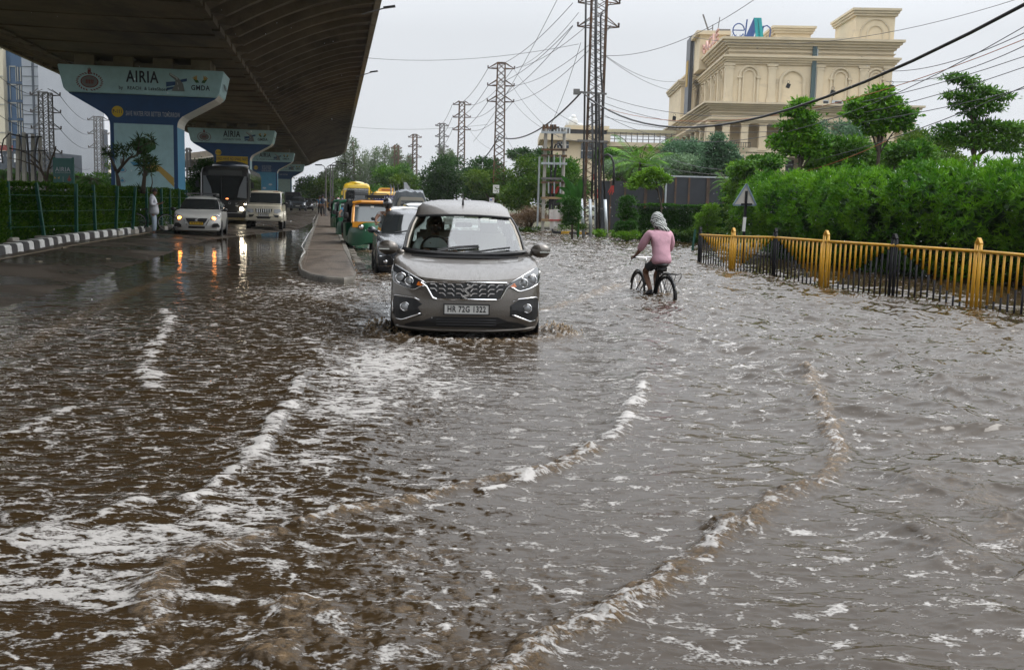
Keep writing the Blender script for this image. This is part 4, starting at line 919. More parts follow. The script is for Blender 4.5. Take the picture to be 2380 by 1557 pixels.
# headlights
hp = [(.44, .725), (.52, .765), (.70, .855), (.835, .925), (.858, .90), (.855, .80), (.82, .745), (.72, .70), (.60, .675), (.56, .69), (.52, .705)]
for h in decal("headlight", hp, mat("lamp_housing", (0.03, 0.032, 0.035), .1, 0.1, coat=1), t, bv, off=.01, cuts=4, mirror=True):
    sg = 1 if h.data.vertices[0].co.x > 0 else -1
    def at(x, z, o=.012):
        q = bv.ray_cast(Vector((sg * x, -3, z)), Vector((0, 1, 0)))[0]; return Vector((sg * x, q.y - o, z))
    for (x, z, r) in ((.75, .785, .058), (.655, .755, .045)):
        c = at(x, z, .02); l_ = MB(); l_.ring(c, r, .008, 'y', 22, 6); l_.mat(CHROME); l_.build("lamp_ring", CHROME, h, smooth=True); k_ = MB(); k_.ell(c + Vector((0, .01, 0)), (r * .8, .02, r * .8), 14, 8); k_.build("lamp_lens", LENS, h, smooth=True)
    trim = MB(); trim.tube(snapline([(sg * x, z) for x, z in [(.46, .712), (.53, .702), (.585, .668), (.62, .664), (.72, .69), (.82, .735), (.857, .79), (.862, .88)]], bv, .014), .008, 5); trim.build("lamp_trim", CHROME, h, smooth=True)
    tr2 = MB(); tr2.tube(snapline([(sg * x, z) for x, z in [(.46, .738), (.53, .775), (.70, .862), (.82, .922)]], bv, .012), .0065, 5); tr2.build("lamp_trim", CHROME, h, smooth=True)
    am = MB(); c0, c1, c2, c3 = at(.475, .722), at(.55, .755), at(.57, .715), at(.53, .705); am.add([c0, c1, c2, c3] + [p + Vector((0, .01, 0)) for p in (c0, c1, c2, c3)], [(0, 1, 2, 3), (7, 6, 5, 4)]); am.build("indicator", AMBER, h)
# fog lamp pods
fp = [(.50, .50), (.60, .565), (.815, .575), (.83, .55), (.825, .36), (.79, .32), (.62, .345), (.50, .375), (.60, .44)]
for h in decal("fog_lamp_pod", fp, BLACKP, t, bv, off=.005, cuts=4, mirror=True):
    sg = 1 if sum(v.co.x for v in h.data.vertices) > 0 else -1
    q = bv.ray_cast(Vector((sg * .70, -3, .468)), Vector((0, 1, 0)))[0]
    f1 = MB(); f1.ring(q + Vector((0, -.012, 0)), .048, .007, 'y', 20, 5); f1.build("fog_lamp", CHROME, h, smooth=True); f2 = MB(); f2.ell(q + Vector((0, -.008, 0)), (.042, .02, .042), 14, 8); f2.build("fog_lamp", LENS, h, smooth=True)
    c_ = MB(); c_.tube(snapline([(sg * x, z) for x, z in [(.53, .545), (.60, .575), (.80, .592), (.832, .575), (.842, .50), (.838, .37)]], bv, .012), [.009] * 0 or .0085, 5); c_.build("chrome_trim", CHROME, h, smooth=True)
    c_ = MB(); pts = snapline([(sg * x, z) for x, z in [(.52, .40), (.64, .35), (.73, .315), (.80, .322)]], bv, .016); c_.tube(pts, [.005 + .013 * math.sin(math.pi * (i + .5) / len(pts)) for i in range(len(pts))], 6); c_.build("chrome_trim", CHROME, h, smooth=True)
decal("lower_grille", [(-.36, .365), (.36, .365), (.40, .33), (.60, .30), (.70, .265), (.70, .235), (.36, .245), (-.36, .245), (-.70, .235), (-.70, .265), (-.60, .30), (-.40, .33)], BLACKP, t, bv, off=.006, cuts=4)
lg = MB()
for z in (.275, .305, .335): lg.tube(snapline([(-.34, z), (.34, z)], bv, .014, .1), .005, 5)
lg.build("lower_grille_bars", mat("grille_bar", (.04, .04, .045), .4), t)
lip = MB(); lip.tube(snapline([(-.80, .235), (-.62, .222), (-.3, .205), (.3, .205), (.62, .222), (.80, .235)], bv, .014), .016, 6); lip.build("bumper_lip", grey, t, smooth=True)
plate(t, 0, -.03, .455, .51, .112, "HR 72G 1322", PLW, .095, sx=.74)
# bonnet creases, washer line, wipers, mirrors, antenna, roof
for sg in (-1, 1): mirror(t, sg * .935, 1.02, 1.09, sg, grey, .25, .18)
cow = MB(); cow.box((0, .93, .985), (1.30, .10, .03), M=Matrix.Rotation(rad(-20), 3, 'X')); cow.build("cowl", BLACKP, t)
def wsp(x, z, o=.03):
    q = bv.ray_cast(Vector((x, -3, z)), Vector((0, 1, 0)))[0]; return q + Vector((0, -o, .01))
wiper(t, [wsp(-.40, 1.03), wsp(-.20, 1.075), wsp(.0, 1.10), wsp(.18, 1.105)]); wiper(t, [wsp(-.06, 1.03), wsp(.15, 1.05), wsp(.35, 1.08), wsp(.56, 1.105)]); wiper(t, [wsp(-.34, 1.065), wsp(-.1, 1.10), wsp(.17, 1.12)])
an = MB(); an.tube([(-.0, 2.12, 1.60), (0, 2.2, 1.72), (0, 2.24, 1.80)], [.02, .008, .003], 6); an.build("antenna", BLACKP, t)
for i, y in enumerate((.78, 3.52)):
    for sg in (-1, 1): wheel(t, sg * .76, y, .315, .19, sg)
arches(t, .867, (.78, 3.52), .315, BLACKP)
# stickers behind the glass
for (x, z, w_, h_) in ((-.06, 1.455, .13, .035), (.27, 1.42, .11, .065), (.38, 1.415, .10, .055), (.565, 1.40, .07, .03)):
    q = wsp(x, z, -.02); s_ = MB(); s_.box(q, (w_, .003, h_), M=Matrix.Rotation(rad(-32), 3, 'X')); s_.build("sticker", mat("sticker_paper", (.75, .78, .74), .6), t)
# cabin: dashboard, seats, steering wheel
di = MB(); di.box((0, 1.33, .95), (1.34, .5, .14)); di.box((0, 1.18, 1.0), (1.3, .3, .04)); di.build("dashboard", DASH, t, bevel=.03)
fl_ = MB(); fl_.box((0, 2.6, .45), (1.5, 2.6, .05)); fl_.build("cabin_floor", DASH, t)
for x in (-.36, .36):
    s_ = MB(); s_.box((x, 2.28, .92), (.48, .16, .66), M=Matrix.Rotation(rad(-12), 3, 'X')); s_.box((x, 2.36, 1.33), (.24, .1, .2)); s_.box((x, 2.0, .62), (.48, .5, .16)); s_.build("seat", CREAMF, t, bevel=.04)
s_ = MB(); s_.box((0, 3.3, .95), (1.25, .16, .62)); s_.build("rear_seat", CREAMF, t, bevel=.04)
sw = MB(); Mq = Matrix.Rotation(rad(25), 3, 'X'); n0 = len(sw.v); sw.ring((0, 0, 0), .18, .016, 'y', 24, 6); sw.bar((-.17, 0, 0), (.17, 0, 0), .03, .02); sw.v = [tuple(Mq @ Vector(v) + Vector((-.36, 1.55, 1.06))) for v in sw.v]; sw.build("steering_wheel", BLACKP, t, smooth=True)
rm = MB(); rm.box((0.0, 1.66, 1.37), (.22, .03, .06)); rm.build("rear_view_mirror", BLACKP, t, bevel=.01)
gi = MB(); gi.box((-.02, 1.16, 1.045), (.07, .04, .05)); gi.build("dashboard_figure", GOLD, t, bevel=.01)
pp_ = MB(); pp_.box((-.52, 1.2, 1.03), (.12, .1, .01)); pp_.build("paper", PLW, t)
CAR = t
# ------------------------------------------------------------------ the rest of the traffic
def simple_car(name, label, cat, lv, W, loc, rz, mpaint, spec, group=None, sc=None):
    t = thing(name, label, cat, loc, rz, group, sc=sc)
    bv = body_parts(t, lv, mpaint, DGLASS, BLACKP)
    for nm, poly, m, mir in spec.get('decals', []):
        decal(nm, poly, m, t, bv, off=.010, cuts=3, mirror=mir)
    for nm, pts, r, m in spec.get('lines', []):
        for sg in (1, -1):
            b = MB(); b.tube(snapline([(sg * x, z) for x, z in pts], bv, .014), r, 5); b.build(nm, m, t)
    for nm, pts, r, m in spec.get('cline', []): b = MB(); b.tube(snapline(pts, bv, .016), r, 5); b.build(nm, m, t)
    for nm, x, z, r, m, sides in spec.get('lamps', []):
        for sg in sides:
            q = bv.ray_cast(Vector((sg * x, -3, z)), Vector((0, 1, 0)))[0]
            if q is None: continue
            b = MB(); b.ell(q + Vector((0, -.012, 0)), (r, .022, r * .8), 12, 8); b.build(nm, m, t, smooth=True)
    if 'plate' in spec: z, h, w, txt, m = spec['plate']; q = bv.ray_cast(Vector((0, -3, z)), Vector((0, 1, 0)))[0]; plate(t, 0, q.y - .02, z, w, h, txt, m, h * .72, sx=.7)
    for sg in (-1, 1): mirror(t, sg * (W + spec.get('mx', .10)), spec.get('my', 1.05), spec.get('mz', 1.0), sg, spec.get('mm', mpaint), .2, .14, False)
    r = spec.get('wr', .3)
    for y in spec.get('wy', (.72, 3.15)):
        for sg in (-1, 1): wheel(t, sg * (W - .085), y, r, .2, sg)
    arches(t, W, spec.get('wy', (.72, 3.15)), r, BLACKP)
    if spec.get('wipers', True):
        zt, zb = lv[13][0], lv[12][0]
        for x in (-.45, .1):
            q0 = bv.ray_cast(Vector((x, -3, zb + .02)), Vector((0, 1, 0)))[0]; q1 = bv.ray_cast(Vector((x + .42, -3, zb + .08)), Vector((0, 1, 0)))[0]
            if q0 and q1: wiper(t, [q0 + Vector((0, -.02, 0)), q1 + Vector((0, -.02, 0))])
    return t, bv
def gz(p): return float(ground_z(np.array([p.x]), np.array([p.y]))[0])
def on_road(x, y, Y):
    p = D(x, y, Y); p.z = gz(p); return p

WHITEP = paint("white_paint", (0.52, 0.52, 0.5), 0.0, .3); DGREY = paint("dark_grey_paint", (0.035, 0.04, 0.048), 0.4, .25, drops=.4); IVORY = paint("ivory_paint", (0.5, 0.46, 0.36), 0, .35); SLATE = paint("slate_paint", (0.10, 0.125, 0.15), 0.5, .28)
# white hatchback taxi with both indicators on
lo = on_road(457, 545, 38.4)
t, bv = simple_car("car", "white saloon taxi with roof carrier and both amber indicators lit", "car", HATCH, .8675, (lo.x, lo.y, lo.z), rad(11.5), WHITEP, dict(
    decals=[("grille", [(-.40, .66), (.40, .66), (.36, .56), (.24, .42), (-.24, .42), (-.36, .56)], BLACKP, False), ("headlight", [(.50, .66), (.60, .74), (.80, .84), (.855, .80), (.84, .66), (.70, .60), (.55, .60)], LENS, True),
            ("fog_lamp_pod", [(.56, .40), (.64, .48), (.76, .48), (.84, .36), (.80, .33), (.56, .33)], BLACKP, True), ("lower_grille", [(-.3, .36), (.3, .36), (.3, .28), (-.3, .28)], BLACKP, False)],
    lines=[("chrome_trim", [(.46, .62), (.40, .50), (.34, .40)], .012, CHROME), ("chrome_trim", [(.62, .47), (.52, .36), (.56, .32), (.8, .32)], .010, CHROME)],
    lamps=[("indicator", .62, .66, .075, LIT_A, (-1, 1)), ("headlamp", .77, .74, .045, CHROME, (-1, 1))], plate=(.47, .115, .50, "HR 55 AY 8729", PLY), mm=BLACKP, wy=(.72, 3.1), mz=.98))
b = MB()
for a in ((.055, .64), (-.045, .60)), ((-.045, .62), (.045, .57)), ((.045, .59), (-.05, .545)): b.bar((a[0][0], -.03, a[0][1]), (a[1][0], -.03, a[1][1]), .02, .02)
b.build("emblem", CHROME, t)
b = MB(); 
for y in (2.15, 2.6, 3.05): b.box((0, y, 1.60), (1.15, .06, .03))
for x in (-.56, .56): b.box((x, 2.6, 1.57), (.04, 1.1, .05)); b.box((x, 2.2, 1.52), (.05, .05, .08)); b.box((x, 3.0, 1.52), (.05, .05, .08))
b.box((0.0, 2.12, 1.585), (1.0, .03, .05)); b.build("roof_carrier", mat("carrier_metal", (.08, .08, .08), .4), t)
# ivory jeep
lo = on_road(613, 541, 48.0)
def jeep(loc, rz):
    t, bv = simple_car("jeep", "boxy ivory off-roader standing in the puddle reflection near the median", "jeep", JEEP, .83, loc, rz, IVORY, dict(
        decals=[("grille", [(-.40, .98), (.40, .98), (.34, .80), (-.34, .80)], BLACKP, False), ("headlight", [(.47, .80), (.47, .96), (.76, .98), (.80, .86), (.62, .78)], LENS, True),
                ("bumper_recess", [(.42, .72), (.70, .70), (.66, .58), (.52, .60)], BLACKP, True), ("lower_grille", [(-.36, .62), (.36, .62), (.28, .52), (-.28, .52)], BLACKP, False)],
        plate=(.69, .11, .46, "HR 14 W 4951", PLW), mm=BLACKP, mz=1.25, my=1.05, wr=.36, wy=(.75, 3.1), mx=.12))
    b = MB()
    for k in range(7): b.box((-.30 + k * .1, .04, .89), (.035, .05, .19))
    b.build("grille_slats", CHROME, t)
    for y in (.75, 3.1):
        for sg in (-1, 1): f = MB(); f.ring((sg * .80, y, .38), .44, .06, 'x', 20, 6, 0, 180); f.build("fender", IVORY, t, smooth=True)
    w_ = MB(); w_.box((0, .12, .50), (1.74, .22, .16)); w_.build("bumper", IVORY, t, bevel=.05)
    g = MB()
    for x in (-.5, .45): g.box((x, 1.62, 1.80), (.25, .03, .03))
    g.build("roof_lamps", mat("dull_red", (.35, .12, .06), .4), t)
    return t
jeep((lo.x, lo.y, lo.z), rad(9.5))
# slate suv with white side mirror car behind it, then pale cars far down the road
sd_ = dict(decals=[("grille", [(-.62, .92), (.62, .92), (.55, .80), (-.55, .80)], BLACKP, False), ("headlight", [(.62, .94), (.86, .96), (.86, .86), (.66, .84)], LENS, True), ("lower_grille", [(-.5, .68), (.5, .68), (.6, .48), (-.6, .48)], BLACKP, False), ("bumper_side", [(.62, .66), (.84, .7), (.84, .5), (.66, .46)], BLACKP, True)],
           cline=[("chrome_bar", [(-.8, .76), (-.4, .735), (.4, .735), (.8, .76)], .03, CHROME)], plate=(.58, .12, .5, "HR 26 EK 4410", PLW), mz=1.15, wr=.34, wy=(.8, 3.3))
lo = on_road(692, 496, 118); slate, _ = simple_car("car", "slate blue off-roader following far behind the ivory jeep", "car", SUVL, .895, (lo.x, lo.y, lo.z), rad(10), SLATE, sd_)
def far_car(name, label, x, y, Y, m, lv=HATCH, W=.8675, rz=10):
    lo = on_road(x, y, Y)
    return simple_car(name, label, "car", lv, W, (lo.x, lo.y, lo.z), rad(rz), m, dict(decals=[("grille", [(-.38, .62), (.38, .62), (.26, .42), (-.26, .42)], BLACKP, False), ("headlight", [(.5, .64), (.8, .8), (.84, .68), (.56, .6)], LENS, True)], plate=(.45, .11, .5, "", PLW), wipers=False))[0]
far_car("car", "dark car half hidden behind the slate off-roader on the far carriageway", 711, 490, 126, paint("black_paint", (.02, .02, .022), .2, .25))
far_car("car", "white hatchback in the far distance left of the walking person", 727, 487, 150, WHITEP)
far_car("car", "white hatchback farthest down the road beside the lamp posts", 741, 484, 175, WHITEP)
# dark hatchback with lit running strip just behind the people carrier
p = D(972, 640, 21.3); 
t, bv = simple_car("car", "dark grey car with a lit white running strip queued behind the people carrier", "car", HATCH, .8675, (p.x, p.y, -.13), rad(9.5), DGREY, dict(
    decals=[("grille", [(-.42, .66), (.42, .66), (.34, .46), (-.34, .46)], BLACKP, False), ("headlight", [(.46, .66), (.60, .74), (.82, .84), (.85, .78), (.80, .68), (.60, .62)], LENS, True), ("fog_lamp_pod", [(.52, .44), (.58, .52), (.80, .52), (.82, .34), (.56, .32)], BLACKP, True)],
    lines=[("running_light", [(.47, .665), (.60, .70), (.80, .76)], .019, DRL), ("chrome_trim", [(.80, .33), (.54, .33), (.50, .44), (.57, .53), (.8, .53)], .011, CHROME)], lamps=[("fog_lamp", .68, .42, .05, CHROME, (-1, 1))], plate=(.42, .11, .5, "", PLW), mz=1.05, mx=.08))
# white cars hemmed in behind
far_car("car", "white saloon roof seen between the dark car and the tarpaulin truck", 948, 505, 33, WHITEP, rz=9.5)
far_car("car", "white car at the far side of the queue just left of the people carrier roof", 985, 500, 44, WHITEP, SUVL, .895, 9.5)

def spoked_wheel(t, name, x, y, r, w, rim=RIM):
    b = MB(); b.ring((x, y, r), r - w / 2, w / 2, 'x', 26, 7); o = b.build(name, TYRE, t, smooth=True); s = MB(); s.ring((x, y, r), r - w * 1.1, w * .22, 'x', 26, 5)
    for k in range(14): a = 2 * math.pi * k / 14; s.tube([(x, y, r), (x, y + (r - w) * math.cos(a), r + (r - w) * math.sin(a))], .004, 4)
    s.cyl((x - .03, y, r), (x + .03, y, r), .03, n=8); s.build("rim", rim, o); return o

# auto rickshaws: rounded green tub, yellow windscreen frame, black canopy
AGREEN = mat("rickshaw_green", (0.006, 0.10, 0.04), .4, noise=.15, nscale=3, coat=.15); AYEL = paint("rickshaw_yellow", (0.75, 0.30, 0.012), 0, .35); CANVAS = mat("black_canvas", (0.018, 0.017, 0.016), .7, bump=.6, bscale=8)
def rickshaw(loc, rz, label, col=AYEL, rack=True):
    t = thing("auto_rickshaw", label, "auto rickshaw", loc, rz, "auto rickshaws in the flooded queue")
    b = MB(); V_, F_ = [], []; secs = []
    # front cowl: narrowing nose (y=0) widening to the cabin (y=.9)
    for (y, w, z0, z1) in ((.0, .16, .38, .78), (.06, .30, .32, .92), (.18, .44, .28, 1.0), (.40, .56, .26, 1.02), (.75, .63, .25, 1.02), (.95, .65, .25, .98)):
        row = []
        for i in range(15):
            a = math.pi * i / 14; cx_ = -math.cos(a); s_ = math.sin(a)
            row.append((w * math.copysign(abs(cx_) ** .6, cx_), y, z0 + (z1 - z0) * s_ ** .45))
        secs.append(row)
    n = len(secs[0])
    for r_ in secs: V_ += r_
    for j in range(len(secs) - 1):
        for i in range(n - 1): F_.append((j * n + i, j * n + i + 1, (j + 1) * n + i + 1, (j + 1) * n + i))
    F_.append(tuple(range(n))); b.add(V_, F_); b.build("front_cowl", AGREEN, t, smooth=True, auto=50)
    r = MB(); r.prism([(.95, .28), (1.2, .28), (2.55, .40), (2.62, .95), (1.75, .95), (1.55, .55), (.95, .55)], 'x', -.65, .65); r.build("tub", AGREEN, t, bevel=.03)
    # windscreen with yellow frame, tilted
    fr = MB(); zl, zh = .98, 1.56; yl, yh = .30, .62
    L0, R0_, L1, R1 = (-.56, yl, zl), (.56, yl, zl), (-.50, yh, zh), (.50, yh, zh)
    fr.tube([L0, L1], .045, 8); fr.tube([R0_, R1], .045, 8); fr.tube([(-.53, yh, zh + .02), (-.3, yh - .05, zh + .07), (.3, yh - .05, zh + .07), (.53, yh, zh + .02)], .055, 8); fr.box((0, yl - .03, zl - .05), (1.14, .10, .18)); fr.build("windscreen_frame", col, t, bevel=0)
    g = MB(); g.add([L0, R0_, R1, L1, (-.56, yl + .02, zl), (.56, yl + .02, zl), (.5, yh + .02, zh), (-.5, yh + .02, zh)], [(0, 1, 2, 3), (7, 6, 5, 4), (0, 4, 5, 1), (2, 6, 7, 3)]); g.build("windscreen", mat("rickshaw_glass", (.07, .09, .095), .05, coat=.8), t)
    c = MB(); cs = []
    for (y, z) in ((.52, 1.58), (.8, 1.66), (1.3, 1.69), (2.2, 1.66), (2.62, 1.56), (2.68, .95)):
        cs.append([(-.64, y, 1.0 if y > .9 else 1.5), (-.62, y, z - .12), (-.5, y, z), (0, y, z + .04), (.5, y, z), (.62, y, z - .12), (.64, y, 1.0 if y > .9 else 1.5)])
    m_ = 7; V_ = [p for q in cs for p in q]; F_ = []
    for j in range(len(cs) - 1):
        for i in range(m_ - 1):
            if i in (0, 5) and j < 2: continue
            F_.append((j * m_ + i, j * m_ + i + 1, (j + 1) * m_ + i + 1, (j + 1) * m_ + i))
    c.add(V_, F_); c.build("canopy", CANVAS, t, recalc=False)
    if rack:
        k_ = MB(); z = 1.74
        k_.tube([(-.5, .75, z - .06), (-.5, .72, z + .12), (-.45, .72, z + .16), (.45, .72, z + .16), (.5, .72, z + .12), (.5, .75, z - .06)], .014, 5); k_.tube([(-.5, .72, z + .12), (-.5, 2.2, z + .12), (.5, 2.2, z + .12), (.5, .72, z + .12)], .014, 5); k_.tube([(-.5, 1.4, z - .05), (-.5, 1.4, z + .12)], .014, 5); k_.tube([(.5, 1.4, z - .05), (.5, 1.4, z + .12)], .014, 5); k_.box((.15, 1.2, z + .06), (.5, .5, .1)); k_.build("roof_rack", BLACKP, t)
    for sg in (-1, 1):
        h = MB(); h.cyl((sg * .34, .05, .86), (sg * .34, .14, .86), .085, n=16); ho = h.build("headlight", BLACKP, t); q = MB(); q.ell((sg * .34, .045, .86), (.07, .02, .07), 12, 8); q.build("lamp_lens", CHROME, ho, smooth=True)
        i_ = MB(); i_.box((sg * .45, .235, .96), (.16, .02, .06)); i_.build("indicator", mat("red_amber", (.5, .06, .01), .3), t, bevel=.008)
        mi = MB(); mi.ell((sg * .74, .35, 1.2), (.08, .03, .1), 10, 7); mi.bar((sg * .56, .35, 1.05), (sg * .72, .36, 1.15), .02); mi.build("wing_mirror", BLACKP, t)
    wheel(t, 0, .42, .22, .11, 1); wheel(t, -.58, 2.15, .22, .12, -1); wheel(t, .58, 2.15, .22, .12, 1)
    mg = MB(); mg.cyl((0, .12, .42), (0, .75, .42), .30, n=14); 
    s_ = MB(); s_.box((0, 1.15, .75), (.6, .4, .12)); s_.box((0, 2.0, .75), (1.15, .5, .14)); s_.box((0, 2.3, 1.1), (1.15, .12, .6)); s_.build("seat", BLACKP, t, bevel=.03)
    wp = MB(); wp.tube([(.1, .28, 1.02), (.38, .40, 1.32)], .008, 4); wp.build("wiper", BLACKP, t)
    st = MB(); st.box((-.42, yh - .05, 1.50), (.12, .004, .05), M=Matrix.Rotation(rad(-29), 3, 'X')); st.box((.02, yh - .06, 1.48), (.1, .004, .07), M=Matrix.Rotation(rad(-29), 3, 'X')); st.build("sticker", PLW, t)
    return t
p = D(868, 570, 31.5); rk = rickshaw((p.x, p.y, -.13), rad(14), "green auto rickshaw with orange windscreen frame and a roof rack")
rk.scale = (1.1, 1.1, 1.0)
p = D(822, 560, 39.5); rk2 = rickshaw((p.x, p.y, -.13), rad(11), "second green auto rickshaw mostly hidden behind the orange framed one", paint("rickshaw_green2", (.01, .16, .07), 0, .4), False)
p = D(800, 545, 50.5); rk3 = rickshaw((p.x, p.y, -.13), rad(11), "third green auto rickshaw deep in the queue below the yellow school bus", AGREEN, False)

# buses
SBUS = paint("bus_yellow", (0.80, 0.52, 0.01), 0, .35)
def bus(label, loc, rz, W, H, L_, mb_, zw0, zw1, name="bus", dark=False, pod=None, band=None, text=None, group=None, base=.35, roofc=None):
    t = thing(name, label, "bus", loc, rz, group); w2 = W / 2
    pr = [(w2 * .97, base), (w2, base + .25), (w2, H - .35), (w2 * .93, H - .12), (w2 * .75, H), (-w2 * .75, H), (-w2 * .93, H - .12), (-w2, H - .35), (-w2, base + .25), (-w2 * .97, base)]
    V_, F_ = [], []; st = [(0.0, .93, -.0), (.10, .985, 0), (.3, 1.0, 0), (L_, 1.0, 0)]
    for y, k, _ in st: V_ += [(x * k, y + max(0, (z - zw0)) * .10 * (1 if y < .35 else 0), base + (z - base) * (k if z > H - .3 else 1)) for x, z in pr]
    n = len(pr)
    for j in range(len(st) - 1): F_ += [(j * n + i, j * n + (i + 1) % n, (j + 1) * n + (i + 1) % n, (j + 1) * n + i) for i in range(n)]
    F_ += [tuple(range(n)), tuple(reversed(range((len(st) - 1) * n, len(st) * n)))]
    b = MB(); b.add(V_, F_); b.build("body", mb_, t, bevel=0)
    yf = lambda z: max(0, z - zw0) * .10 - .012
    g = MB(); x0 = w2 * .86; zs_ = [zw0 + (zw1 - zw0) * i / 4 for i in range(5)]; V_ = []
    for z in zs_:
        for x in (-x0, -x0 * .6, 0, x0 * .6, x0): V_.append((x, yf(z) + (.03 * (abs(x) / x0) ** 3), z))
    g.add(V_, [(j * 5 + i, j * 5 + i + 1, (j + 1) * 5 + i + 1, (j + 1) * 5 + i) for j in range(4) for i in range(4)]); g.build("windscreen", DGLASS, t, smooth=True)
    dv = MB(); dv.box((-x0 * .18, yf((zw0 + zw1) / 2) - .01, (zw0 + zw1) / 2), (.04, .02, zw1 - zw0), M=Matrix.Rotation(rad(-5.7), 3, 'X')); dv.build("windscreen_bar", BLACKP, t)
    for sg in (-1, 1):
        for k in range(6):
            y0 = .7 + k * (L_ - 1.2) / 6; s_ = MB(); s_.box((sg * (w2 + .001), y0 + (L_ - 1.2) / 12, (zw0 + zw1) / 2 + .1), (.02, (L_ - 1.2) / 6 - .12, (zw1 - zw0) * .7)); s_.build("side_window", DGLASS, t)
        m = MB(); m.box((sg * (w2 + .12), -.12, zw1 - .45), (.16, .1, .34)); m.bar((sg * w2 * .95, .05, zw1 - .1), (sg * (w2 + .12), -.1, zw1 - .25), .04); m.build("wing_mirror", SBUS if not dark and pod is None else BLACKP, t, bevel=.02)
        for y in (1.6, L_ - 2.2): wheel(t, sg * (w2 - .16), y, .46, .26, sg)
        h = MB(); h.box((sg * w2 * .72, -.012, base + .42), (.3, .03, .18)); h.build("headlight", LENS, t, bevel=.01)
    wp = MB(); wp.tube([(-.1, -.05, zw0 + .02), (-w2 * .75, -.01, zw0 + .1)], .012, 4); wp.build("wiper", BLACKP, t)
    bp_ = MB(); bp_.box((0, .02, base + .12), (W * .96, .14, .26)); bp_.build("bumper", BLACKP if dark else mb_, t, bevel=.03)
    plate(t, 0 if not dark else -w2 * .75, -.07, base + .3, .5, .12, "", PLY if dark else PLW, .1)
    return t, yf
lo = on_road(524, 512, 53.8)
DBUS = paint("black_bus_wrap", (0.016, 0.015, 0.014), 0, .3)
t, yf = bus("black city bus with a tank pod on its roof and one headlamp lit", (lo.x, lo.y, lo.z), rad(11), 2.55, 3.02, 11, DBUS, 1.25, 2.5, dark=True)
pd = MB(); pd.ell((0.12, 2.2, 3.06), (.98, 1.7, .30), 20, 10); pd.build("roof_pod", mat("pod_blue", (.02, .03, .05), .35, coat=.5), t, smooth=True)
hd = MB(); hd.box((0, .1, 2.68), (1.7, .06, .24)); hd.build("destination_board", mat("dull_board", (.05, .05, .045), .5), t)
for (x, z, r) in ((.93, .80, .10), (1.12, 1.08, .055)):
    h = MB(); h.ell((x - .1, -.06, z), (r, .05, r), 12, 8); h.build("headlamp", LIT_W, t, smooth=True)
sk = MB()      # white doodle shapes of the wrap
random.seed(4)
for k in range(34):
    x = random.uniform(-1.0, .75); z = random.uniform(.62, 1.15)
    if k % 2: sk.ring((x, -.03, z), random.uniform(.03, .055), .008, 'y', 10, 4, random.uniform(0, 90), random.uniform(200, 400))
    else: sk.box((x, -.03, z), (random.uniform(.04, .14), .01, random.uniform(.015, .04)), M=Matrix.Rotation(random.uniform(-.6, .6), 3, 'Y'))
sk.box((.1, -.03, .58), (1.5, .01, .035)); sk.build("wrap_pattern", mat("wrap_white", (.45, .46, .47), .5), t)
dl = MB(); dl.ell((.1, -.05, 1.32), (.08, .02, .03), 8, 6); dl.build("dash_light", mat("dash_glow", (1, .3, .1), .3, emit=(1, .25, .08), es=3), t)
cu_ = MB()     # pale curtains of plastic film inside the windscreen corners
for sg in (-1, 1):
    cu_.add([(sg * 1.10, -.03, 2.5), (sg * .98, -.03, 2.5), (sg * .72, -.05, 1.9), (sg * .62, -.06, 1.4), (sg * 1.10, -.05, 1.35)], [(0, 1, 2, 3, 4)])
cu_.build("windscreen_film", mat("film_grey", (.16, .165, .17), .3), t)

p = on_road(829, 497, 88); t, yf = bus("yellow school bus with a white banner line on its windscreen", (p.x, p.y, -.05), rad(10.5), 2.28, 3.05, 8.5, SBUS, 1.15, 2.62)
b = MB(); b.ell((0, 1.4, 3.03), (.75, 1.2, .2), 16, 8); b.build("roof_hump", SBUS, t, smooth=True)
text_obj("HERITAGE EXPERIENTIAL LEARNING SCHOOL", .17, PLW, t, FRONT(.0, yf(2.5) - .02, 2.5), sx=.55, ext=.002, bold=.006)
OBUS = paint("minibus_yellow", (0.80, 0.46, 0.05), 0, .35)
p = on_road(899, 505, 70); t, yf = bus("smaller yellow minibus with a blue band and roof box", (p.x, p.y, -.08), rad(9.5), 1.95, 2.28, 6.0, OBUS, 1.1, 1.62)
b = MB(); b.prism([(-.6, 2.26), (.6, 2.26), (.5, 2.52), (-.5, 2.52)], 'y', .6, 1.9); b.build("roof_box", OBUS, t, bevel=.04); b = MB(); b.box((0, .58, 2.39), (.7, .03, .1)); b.build("roof_vent", mat("dull_red", (.35, .12, .06), .4), t)
b = MB(); b.box((0, .035, 1.84), (1.86, .05, .34)); b.build("name_band", mat("band_blue", (.02, .035, .22), .4), t); text_obj("DPS GURUGRAM", .24, PLW, t, FRONT(.05, .0, 1.82), sx=.9, ext=.002, bold=.008)
# truck under a grey tarpaulin
p = on_road(957, 500, 58); t = thing("truck", "truck with its load under a crumpled grey tarpaulin", "truck", (p.x, p.y, -.1), rad(9.5))
b = MB(); b.prism([(-.8, .5), (.8, .5), (.8, 1.5), (.62, 1.9), (-.62, 1.9), (-.8, 1.5)], 'y', 0, 1.2); b.build("cab", mat("cab_beige", (.3, .28, .23), .5), t, bevel=.04)
b = MB(); b.box((0, -.01, 1.45), (1.25, .04, .5)); b.build("windscreen", DGLASS, t)
b = MB(); nx_, ny_ = 14, 18; V_ = []
for j in range(ny_):
    for i in range(nx_):
        u, v = i / (nx_ - 1), j / (ny_ - 1); x = -1.0 + 2.0 * u; e = min(u, 1 - u) * 2
        V_.append((x * (1 + .05 * math.sin(v * 20)), 1.0 + 3.2 * v, 1.0 + 1.1 * min(1, e * 4) + .16 * math.sin(u * 9 + v * 5) * math.sin(v * 14) + .12 * math.sin(u * 3.1) + .05 * random.uniform(-1, 1)))
